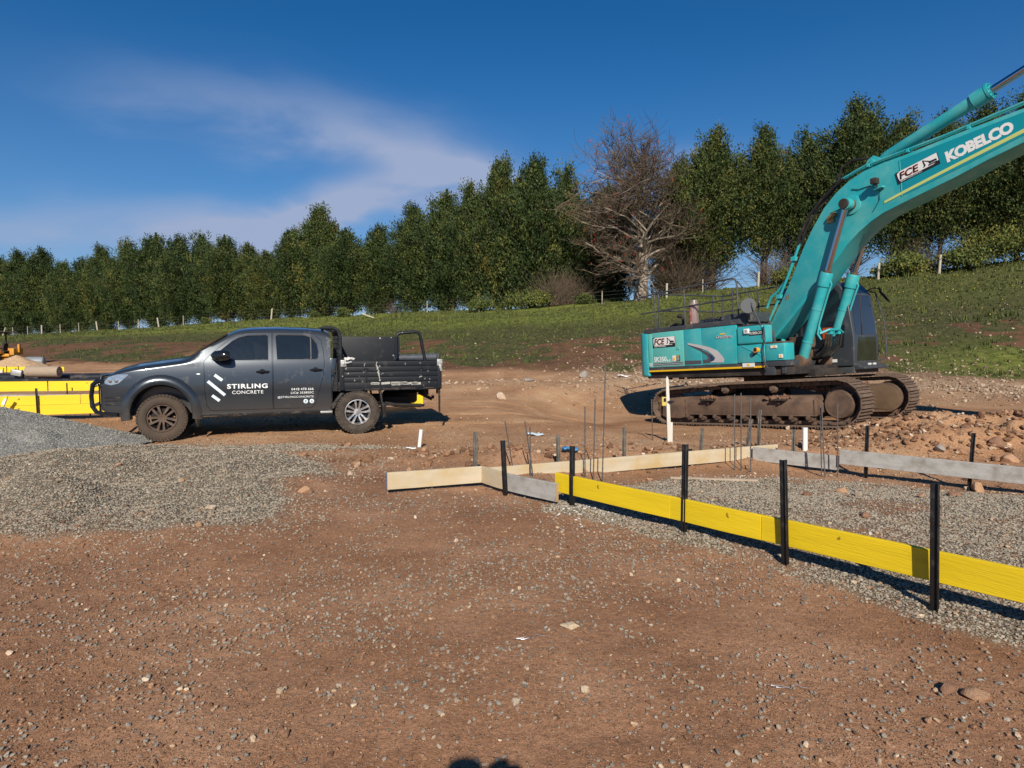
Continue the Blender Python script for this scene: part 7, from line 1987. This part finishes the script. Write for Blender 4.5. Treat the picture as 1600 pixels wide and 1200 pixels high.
# ---- gravel pile at the left
def gravel_pile():
    cx, cy = -8.95, 10.75
    n = 150; xs = np.linspace(-3.6, 3.2, n); ys = np.linspace(-2.5, 1.9, n)
    X, Y = np.meshgrid(xs, ys); x = X.ravel(); y = Y.ravel()
    def pz(x, y):
        d = np.hypot(x / 3.25, y / np.where(y < 0, 2.1, 1.5))
        d2 = np.hypot((x + 1.9) / 2.0, (y - 0.1) / 1.6)
        h = 0.76 * np.clip(1.0 - d, -0.3, 0.88); h2 = 0.62 * np.clip(1 - d2, -0.3, 1)
        h = np.maximum(h, h2)
        h = h + 0.035 * fbm(x * 1.3, y * 1.3, 4, 5) + 0.02 * fbm(x * 5, y * 5, 3, 8)
        lump = np.hypot((x - 1.95) / 0.30, (y + 0.75) / 0.24)
        h = h + 0.10 * np.clip(1 - lump, 0, 1) ** 0.5
        return h
    z = pz(x, y); g0 = height(x + cx, y + cy)
    zz = np.maximum(z, -0.12) + np.where(z > 0, 0, 0)
    V = np.stack([x, y, zz + g0 * np.exp(-np.clip(z, 0, 1) * 4)], -1)
    i = np.arange(n * n).reshape(n, n); F = np.stack([i[:-1, :-1], i[:-1, 1:], i[1:, 1:], i[1:, :-1]], -1).reshape(-1, 4)
    keep = z[F].max(1) > -0.03
    m = bpy.data.materials.new('fine_grey_gravel'); m.use_nodes = True
    N, L = m.node_tree.nodes, m.node_tree.links; p = N['Principled BSDF']; p.inputs['Roughness'].default_value = 0.95; p.inputs['Specular IOR Level'].default_value = 0.15
    tc = N.new('ShaderNodeTexCoord'); vo = N.new('ShaderNodeTexVoronoi'); vo.inputs['Scale'].default_value = 48; L.new(tc.outputs['Object'], vo.inputs['Vector'])
    sp = N.new('ShaderNodeSeparateColor'); L.new(vo.outputs['Color'], sp.inputs[0])
    cr = N.new('ShaderNodeValToRGB'); cr.color_ramp.elements[0].color = (0.15, 0.15, 0.14, 1); cr.color_ramp.elements[1].color = (0.30, 0.30, 0.28, 1); L.new(sp.outputs[0], cr.inputs[0])
    L.new(cr.outputs[0], p.inputs['Base Color'])
    bp = N.new('ShaderNodeBump'); bp.invert = True; bp.inputs['Distance'].default_value = 0.014; L.new(vo.outputs['Distance'], bp.inputs['Height']); L.new(bp.outputs[0], p.inputs['Normal'])
    me = np_mesh('gravel_pile', V, F[keep], m, True)
    o = link('gravel_pile', me, None, (cx, cy, 0)); tag(o, 'large smooth heap of grey gravel at the left in front of the ute', 'gravel pile')
    k = 26000; px_ = rng.uniform(-3.4, 3.2, k); py_ = rng.uniform(-2.4, 1.2, k); pzv = pz(px_, py_)
    kk = (pzv > -0.02) & (np.abs(px_ + cx) < 0.8 * (py_ + cy) + 0.5); px_, py_, pzv = px_[kk], py_[kk], pzv[kk]
    g0 = height(px_ + cx, py_ + cy)
    P = np.stack([px_ + cx, py_ + cy, pzv + g0 * np.exp(-np.clip(pzv, 0, 1) * 4)], -1)
    scatter('pile_stones', P, rng.uniform(0.014, 0.030, len(P)), M_AGGP, 'grey stones covering the face of the large gravel heap', 'gravel')
M_AGGP = ramp_mat('pile_grey_stone', [(0.15, 0.15, 0.14), (0.22, 0.22, 0.205), (0.30, 0.30, 0.275), (0.36, 0.36, 0.33)], 0.9)
gravel_pile()
# coarse white limed gravel patches by the yellow board's far end and the corner
P = rnd_pts(9000, -0.2, 4.6, 5.6, 9.2, lambda x, y: np.clip(0.8 * np.exp(-(((x - 0.62) / 0.28) ** 2 + ((y - 6.42) / 0.17) ** 2)) + 0.4 * np.exp(-(((x - 3.3) / 0.6) ** 2 + ((y - 8.75) / 0.10) ** 2)) + 0.12 * np.exp(-(((x - 1.0) / 0.4) ** 2 + ((y - 6.05) / 0.15) ** 2)), 0, 1))
scatter('limed_gravel', P, rng.uniform(0.018, 0.034, len(P)), ramp_mat('lime_dusted_stone', [(0.34, 0.33, 0.31), (0.48, 0.47, 0.45), (0.66, 0.66, 0.65)], 0.9), 'white lime dusted gravel under the end of the yellow boards', 'gravel')

# ---- far left of the site: formwork, pipes, roll, heap, tanks, tractor
GF = 'yellow boards of the far formwork'
board(-10.9, 13.35, -7.55, 14.62, 0.31, 0.31, 0.20, M_YBOARD2, 'lower of the two stacked yellow boards behind the gravel heap', GF, cat='board')
board(-10.9, 13.37, -8.95, 14.10, 0.505, 0.505, 0.19, M_YBOARD2, 'upper left stacked yellow board behind the gravel heap', GF)
board(-8.94, 14.105, -7.56, 14.63, 0.505, 0.505, 0.19, M_YBOARD2, 'upper stacked yellow board behind the ute bull bar', GF)
board(-7.53, 14.63, -4.2, 15.85, 0.33, 0.33, 0.20, M_YBOARD2, 'yellow board passing behind the ute body', GF)
board(-4.18, 15.86, -2.18, 16.62, 0.30, 0.30, 0.22, M_YBOARD2, 'end of the yellow formwork peeping out below the ute tray', GF)
board(-15.6, 19.0, -13.2, 19.35, 0.46, 0.46, 0.28, M_YBOARD2, 'left board of the second yellow row behind the heap', GF)
board(-13.17, 19.36, -10.2, 19.80, 0.46, 0.46, 0.28, M_YBOARD2, 'right board of the second yellow row behind the heap', GF)
board(-16.0, 17.4, -9.4, 18.3, 0.20, 0.20, 0.12, M_LVLG, 'low grey board between the two yellow rows', GF)
picket(-9.62, 13.78, 0.66, M_PICK, 'black picket in front of the stacked yellow boards at the left', (0, -0.02), 'steel pickets of the far formwork')
picket(-8.88, 14.30, 0.47, M_PICKO, 'short peg against the stacked yellow boards', (0, 0), 'steel pickets of the far formwork', 0.014)
picket(-12.55, 19.2, 0.42, M_PICK, 'small dark peg before the second yellow row', (0, 0), 'steel pickets of the far formwork', 0.016)
p = Vector((-10.15, 13.45, 0.16)); b = B(); b.box((0, 0, 0.19), (0.05, 0.03, 0.42)); o = b.done('marker_stake', mat('yellow_stake', (0.68, 0.58, 0.03), 0.6), None, 30, 0.003, loc=p, rot=(0, 0.42, 0)); tag(o, 'leaning yellow and white marker stake at the left edge of the heap', 'stake')
b = B(); b.box((0, -0.003, 0.28), (0.054, 0.032, 0.13)); b.done('white_band', M_WHT, o, None)
# concrete slab strip and pipes
M_BPIPE = mat('black_poly_pipe', (0.016, 0.018, 0.022), 0.35, coat=0.2, dirt=(0.12, 0.09, 0.07), dirt_amt=0.25, dscale=3)
b = B(); b.tube([(-24, 25.4, 0.26), (-18, 25.8, 0.20), (-10, 26.2, 0.22)], 0.16, 16); tag(b.done('poly_pipe', M_BPIPE, None), 'thick black plastic pipe lying across the far left of the site', 'pipe', 'black pipes at the far left')
b = B(); b.tube([(-24, 23.6, 0.22), (-16, 23.9, 0.20), (-9, 24.3, 0.20)], 0.075, 12); tag(b.done('poly_pipe', M_BPIPE, None), 'thinner black pipe in front of the thick one', 'pipe', 'black pipes at the far left')
b = B(); b.tube([(-24, 24.3, 0.10), (-16, 24.6, 0.09), (-9, 25.0, 0.09)], 0.06, 10); tag(b.done('poly_pipe', mat('rusty_orange_pipe', (0.30, 0.12, 0.04), 0.7), None), 'rust orange pipe on the ground below the black ones', 'pipe', 'black pipes at the far left')
b = B(); b.lathe([(0.19, -0.58), (0.20, -0.57), (0.20, 0.57), (0.19, 0.58)], (0, 0, 0), 'x', 28); b.lathe([(0.06, -0.59), (0.06, 0.59)], (0, 0, 0), 'x', 12)
tag(b.done('geotextile_roll', mat('beige_geotextile', (0.34, 0.27, 0.20), 0.95, var=0.2, vscale=14, bump=0.01, bscale=60), None, loc=(-17.25, 25.1, 0.46), rot=(0, 0.01, 0.06)), 'beige fabric roll resting on the black pipes', 'fabric roll')
b = B(); b.box((0, 0, 0), (0.35, 0.2, 0.22)); tag(b.done('pipe_clamp', M_GALV, None, bevel=0.03, loc=(-18.5, 25.5, 0.40), rot=(0, 0.2, 0.2)), 'grey clamp on the thick black pipe left of the fabric roll', 'clamp')
b = B(); b.box((0, 0, 0), (0.30, 0.2, 0.06)); tag(b.done('orange_cap', mat('orange_plastic', (0.75, 0.14, 0.02), 0.5), None, bevel=0.01, loc=(-14.7, 24.6, 0.15)), 'orange cap on the ground beside the pipes in front of the ute', 'cap')
# sand heap
def heap(cx, cy, rx, ry, hh, m, label, name, seed):
    n = 60; X, Y = np.meshgrid(np.linspace(-1, 1, n), np.linspace(-1, 1, n)); x = X.ravel(); y = Y.ravel()
    z = hh * (1 - np.hypot(x, y)) + 0.05 * hh * fbm(x * 5, y * 5, 4, seed); gz = height(x * rx + cx, y * ry + cy)
    i = np.arange(n * n).reshape(n, n); F = np.stack([i[:-1, :-1], i[:-1, 1:], i[1:, 1:], i[1:, :-1]], -1).reshape(-1, 4)
    keep = z[F].max(1) > -0.05 * hh
    me = np_mesh(name, np.stack([x * rx, y * ry, z + gz], -1), F[keep], m, True)
    return tag(link(name, me, None, (cx, cy, 0)), label, 'heap')
heap(-27.2, 37.5, 1.9, 1.6, 0.82, mat('sandy_stone_heap', (0.50, 0.34, 0.20), 0.95, var=0.45, vscale=9, bump=0.06, bscale=10), 'small sandy stone heap beside the yellow tractor', 'stone_heap', 3)
# grey tanks
for (x, y, r, L_, lab) in ((-29.6, 41.0, 0.30, 0.7, 'left grey plastic drum lying behind the sandy heap'), (-28.95, 41.4, 0.31, 1.0, 'right longer grey plastic drum lying behind the sandy heap')):
    b = B(); b.lathe([(r * 0.55, -L_ / 2 - 0.06), (r * 0.9, -L_ / 2), (r, -L_ / 2 + 0.08), (r * 1.0, -0.1), (r * 1.04, 0), (r, 0.1), (r, L_ / 2 - 0.08), (r * 0.9, L_ / 2), (r * .55, L_ / 2 + .06)], (0, 0, 0), 'x', 28)
    tag(b.done('plastic_drum', mat('grey_tank_plastic', (0.20, 0.225, 0.25), 0.5, var=0.3, vscale=3), None, loc=(x, y, hz(x, y) + r - 0.03), rot=(0, 0, 0.25)), lab, 'drum', 'grey drums behind the heap')
# row of pegs and low boards
PEGW = ['first peg from the left edge', 'second peg from the left edge', 'third peg, before the tractor wheel', 'fourth peg, at the right of the tractor wheel', 'fifth peg, between the tractor and the heap', 'sixth peg, at the foot of the heap', 'seventh peg, on the left slope of the heap', 'eighth peg, left of the heap top', 'ninth peg, under the heap top', 'tenth peg, right of the heap top', 'eleventh peg, on the right slope of the heap', 'last peg at the right, beside the fabric roll']
for k in range(12):
    px = 4 + k * 6.4; p = at(px + (2 if k % 3 == 0 else 0), 589)
    b = B(); b.cyl((0, 0, -0.1), (0.02 * math.sin(k), 0, 0.40 + 0.10 * math.sin(k * 2.1)), 0.016, n=6)
    tag(b.done('peg', M_PICK, None, loc=p), 'thin dark ' + PEGW[k], 'peg', 'thin dark pegs before the sandy heap')
p = at(30, 589); board(p.x - 3, p.y + 1, p.x + 0.2, p.y + 1.2, 0.40, 0.40, 0.24, M_YBOARD2, 'small yellow board among the thin pegs by the tractor', GF)
board(p.x + 0.1, p.y + 1.4, p.x + 1.0, p.y + 1.5, 0.38, 0.38, 0.20, M_YBOARD2, 'small yellow board in front of the sandy heap', GF)
board(p.x - 3, p.y - 1.2, p.x + 0.1, p.y - 1.1, 0.36, 0.36, 0.12, M_TIMB, 'pale grey board in front of the yellow tractor wheel', GF)

# tractor
M_TRY = mat('tractor_yellow', (0.60, 0.27, 0.015), 0.45, coat=0.3, dirt=(0.25, 0.15, 0.07), dirt_amt=0.4, dscale=3)
def tractor():
    t = empty('tractor', (-31.35, 41.6, 0), R(4), 'small yellow orange tractor with a black roll frame at the left edge', 'tractor')
    t.location.z = hz(-31.35, 41.6)
    b = B(); b.box((-0.75, 0, 0.86), (1.3, 0.62, 0.52)); b.box((-1.45, 0, 0.86), (0.12, 0.56, 0.46)); b.done('bonnet', M_TRY, t, 35, 0.06)
    b = B(); b.box((0.2, 0, 0.60), (1.3, 0.6, 0.34)); b.box((0.75, 0, 0.66), (0.5, 1.0, 0.10)); b.box((1.12, 0, 0.90), (0.26, 0.9, 0.42)); b.box((1.30, 0, 1.10), (0.12, 0.18, 0.5)); b.box((0.95, 0.3, 0.80), (0.16, 0.12, 0.4)); b.done('chassis', M_TRY, t, 35, 0.03)
    for sg in (1, -1):
        b = B(); b.prism([(-0.35, 0.95), (-0.25, 1.12), (0.35, 1.14), (0.55, 0.98), (0.62, 0.78), (0.50, 0.76), (0.3, 0.98), (-0.2, 0.98)], sg * 0.38, sg * 0.72); b.done('mudguard', M_TRY, t, 35, 0.015)
        w = B(); w.lathe([(0.30, -0.13), (0.44, -0.14), (0.50, -0.10), (0.50, 0.10), (0.44, 0.14), (0.30, 0.13)], (0, 0, 0), 'y', 32, closed=True)
        for k in range(20):
            a = 2 * math.pi * k / 20; m = Matrix.Rotation(-a, 4, 'Y') @ Matrix.Translation((0.505, 0.06 if k % 2 else -0.06, 0)) @ Matrix.Rotation(0.5 if k % 2 else -0.5, 4, 'X'); w.box((0, 0, 0), (0.04, 0.14, 0.045), m)
        wo = w.done('wheel', M_RUBBER, t, 35, loc=(0.05, 0.58 * sg, 0.50))
        r_ = B(); r_.lathe([(0.31, -0.10), (0.29, 0.0), (0.12, 0.04), (0.12, 0.10)], (0, 0, 0), 'y', 24); r_.done('rim', M_TRY, wo)
        w = B(); w.lathe([(0.20, -0.09), (0.30, -0.10), (0.33, -0.06), (0.33, 0.06), (0.30, 0.10), (0.20, 0.09)], (0, 0, 0), 'y', 28, closed=True)
        wo = w.done('wheel', M_RUBBER, t, 35, loc=(-1.15, 0.50 * sg, 0.33)); r_ = B(); r_.lathe([(0.21, -0.06), (0.19, 0.02), (0.08, 0.05)], (0, 0, 0), 'y', 20); r_.done('rim', M_TRY, wo)
        b = B(); b.tube([(0.30, 0.42 * sg, 1.0), (0.28, 0.42 * sg, 1.90), (0.32, 0.42 * sg, 2.02), (0.44, 0.42 * sg, 2.07)], 0.045, 8); b.done('roll_bar', M_BLK, t)
    b = B(); b.box((0.85, 0, 2.10), (1.35, 1.0, 0.05)); b.tube([(0.30, -0.42, 2.03), (0.30, 0.42, 2.03)], 0.04, 8); b.done('canopy', M_BLK, t, 35, 0.015)
    b = B(); b.box((0.30, 0, 1.02), (0.42, 0.44, 0.10)); b.box((0.50, 0, 1.22), (0.08, 0.42, 0.36), (0, 0.15, 0)); b.done('seat', M_BLK, t, 35, 0.03)
    b = B(); b.tube([(-0.30, 0, 1.05), (-0.08, 0, 1.35)], 0.02, 6); b.lathe([(0.17, -0.012), (0.18, 0), (0.17, 0.012)], (-0.08, 0, 1.36), 'z', 18); b.done('steering_wheel', M_BLK, t)
    b = B(); b.cyl((-0.95, 0.1, 1.1), (-0.95, 0.1, 1.55), 0.035, n=10); b.done('exhaust', M_BLK, t)
    b = B(); b.box((-0.8, -0.318, 0.98), (0.5, 0.006, 0.10)); b.done('name_strip', M_WHT, t, None)
tractor()

# ---- the photographer, known in the picture only from the shadow
def person():
    root = empty('person', (-0.135, -0.295, hz(-0.12, -0.3)), 0, 'person at the viewpoint, seen only as a head shadow at the bottom edge', 'person')
    J = [('pelvis', (0, 0, 0.98), 0.14), ('spine', (0, -0.01, 1.16), 0.13), ('chest', (0, 0.0, 1.36), 0.15), ('neck', (0, 0.0, 1.51), 0.06), ('head', (0, 0.03, 1.62), 0.085), ('crown', (0, 0.02, 1.705), 0.075),
         ('hipL', (-0.10, 0, 0.92), 0.10), ('kneeL', (-0.12, 0.02, 0.50), 0.065), ('ankL', (-0.13, -0.01, 0.09), 0.045), ('toeL', (-0.14, 0.16, 0.04), 0.04),
         ('hipR', (0.10, 0, 0.92), 0.10), ('kneeR', (0.13, 0.02, 0.50), 0.065), ('ankR', (0.14, -0.01, 0.09), 0.045), ('toeR', (0.16, 0.16, 0.04), 0.04),
         ('shL', (-0.18, 0, 1.43), 0.065), ('elL', (-0.20, 0.14, 1.22), 0.045), ('wrL', (0.06, 0.16, 1.50), 0.030),
         ('shR', (0.18, 0, 1.43), 0.065), ('elR', (0.30, 0.10, 1.22), 0.045), ('wrR', (0.22, 0.16, 1.50), 0.030)]
    E_ = [('pelvis', 'spine'), ('spine', 'chest'), ('chest', 'neck'), ('neck', 'head'), ('head', 'crown'), ('pelvis', 'hipL'), ('hipL', 'kneeL'), ('kneeL', 'ankL'), ('ankL', 'toeL'), ('pelvis', 'hipR'), ('hipR', 'kneeR'), ('kneeR', 'ankR'), ('ankR', 'toeR'),
          ('chest', 'shL'), ('shL', 'elL'), ('elL', 'wrL'), ('chest', 'shR'), ('shR', 'elR'), ('elR', 'wrR')]
    ix = {j[0]: i for i, j in enumerate(J)}

    cloth = mat('navy_work_clothes', (0.03, 0.04, 0.07), 0.9)
    def mk(name, V, E, Rr, m, sub=2):
        me = bpy.data.meshes.new(name); me.from_pydata(V, E, [])
        o = bpy.data.objects.new('tmp', me); col.objects.link(o); o.modifiers.new('s', 'SKIN')
        if not me.skin_vertices: return None
        for i, r in enumerate(Rr): me.skin_vertices[0].data[i].radius = (r, r)
        me.skin_vertices[0].data[0].use_root = True
        ss = o.modifiers.new('u', 'SUBSURF'); ss.levels = sub; ss.render_levels = sub
        dg = bpy.context.evaluated_depsgraph_get(); dg.update(); r = bpy.data.meshes.new_from_object(o.evaluated_get(dg)); bpy.data.objects.remove(o)
        r.name = name; r.materials.clear(); r.materials.append(m); r.shade_smooth(); return r
    me = mk('body', [j[1] for j in J], [(ix[a], ix[c]) for a, c in E_], [j[2] for j in J], cloth)
    if me: link('body', me, root)
    sk_m = mat('skin', (0.45, 0.26, 0.18), 0.6)
    b = B(); b.lathe([(0.02, 1.50), (0.06, 1.54), (0.078, 1.60), (0.082, 1.66), (0.078, 1.72), (0.055, 1.765), (0.02, 1.785)], (0, 0.03, 0), 'z', 20)
    for sg in (-1, 1): b.box((sg * 0.083, 0.02, 1.64), (0.015, 0.035, 0.06)); 
    b.prism([(0.105, 1.66), (0.135, 1.62), (0.105, 1.61)], -0.012, 0.012, 'yz'); b.box((0, 0.108, 1.575), (0.05, 0.01, 0.012)); b.done('head', sk_m, root, 60)
    b = B(); b.lathe([(0.088, 1.66), (0.090, 1.71), (0.070, 1.775), (0.02, 1.80)], (0, 0.015, 0), 'z', 20); b.done('hair', mat('dark_hair', (0.03, 0.02, 0.015), 0.8), root, 60)
    for sx, wx in ((-1, 0.06), (1, 0.22)):     # palms and five fingers curled round the camera body
        b = B(); wr = Vector((wx, 0.16, 1.50)); pc = Vector((wx + 0.0, 0.19, 1.56))
        b.tube([wr, wr.lerp(pc, 0.6), pc], [0.028, 0.036, 0.034], 10)
        for f in range(4):
            z_ = 1.535 + 0.018 * f; o_ = 0.012 * (1.5 - abs(f - 1.5))
            b.tube([(wx, 0.19, z_ + .02), (wx + sx * 0.01, 0.235 + o_, z_ + .025), (wx - sx * 0.025, 0.255 + o_, z_ + .02)], [0.010, 0.009, 0.007], 7)
        b.tube([(wx, 0.17, 1.53), (wx - sx * 0.02, 0.155, 1.575), (wx - sx * 0.035, 0.165, 1.60)], [0.012, 0.010, 0.008], 7)
        b.done('hand', sk_m, root, 60)
person()
cm = empty('hand_camera', (0.0, -0.09, 0), 0, 'camera held at the viewpoint, seen only as the lower shadow blob', 'camera')
cm.location.z = hz(0, 0) + 0.02
b = B(); b.box((0.015, -0.02, 1.60), (0.13, 0.06, 0.085)); b.box((0.01, -0.02, 1.652), (0.05, 0.05, 0.03)); b.done('camera_body', M_BLKS, cm, 35, 0.006)
b = B(); b.lathe([(0.034, 0.01), (0.036, 0.05), (0.033, 0.055)], (0, 0, 1.60), 'y', 20); b.done('lens', M_BLKS, cm)
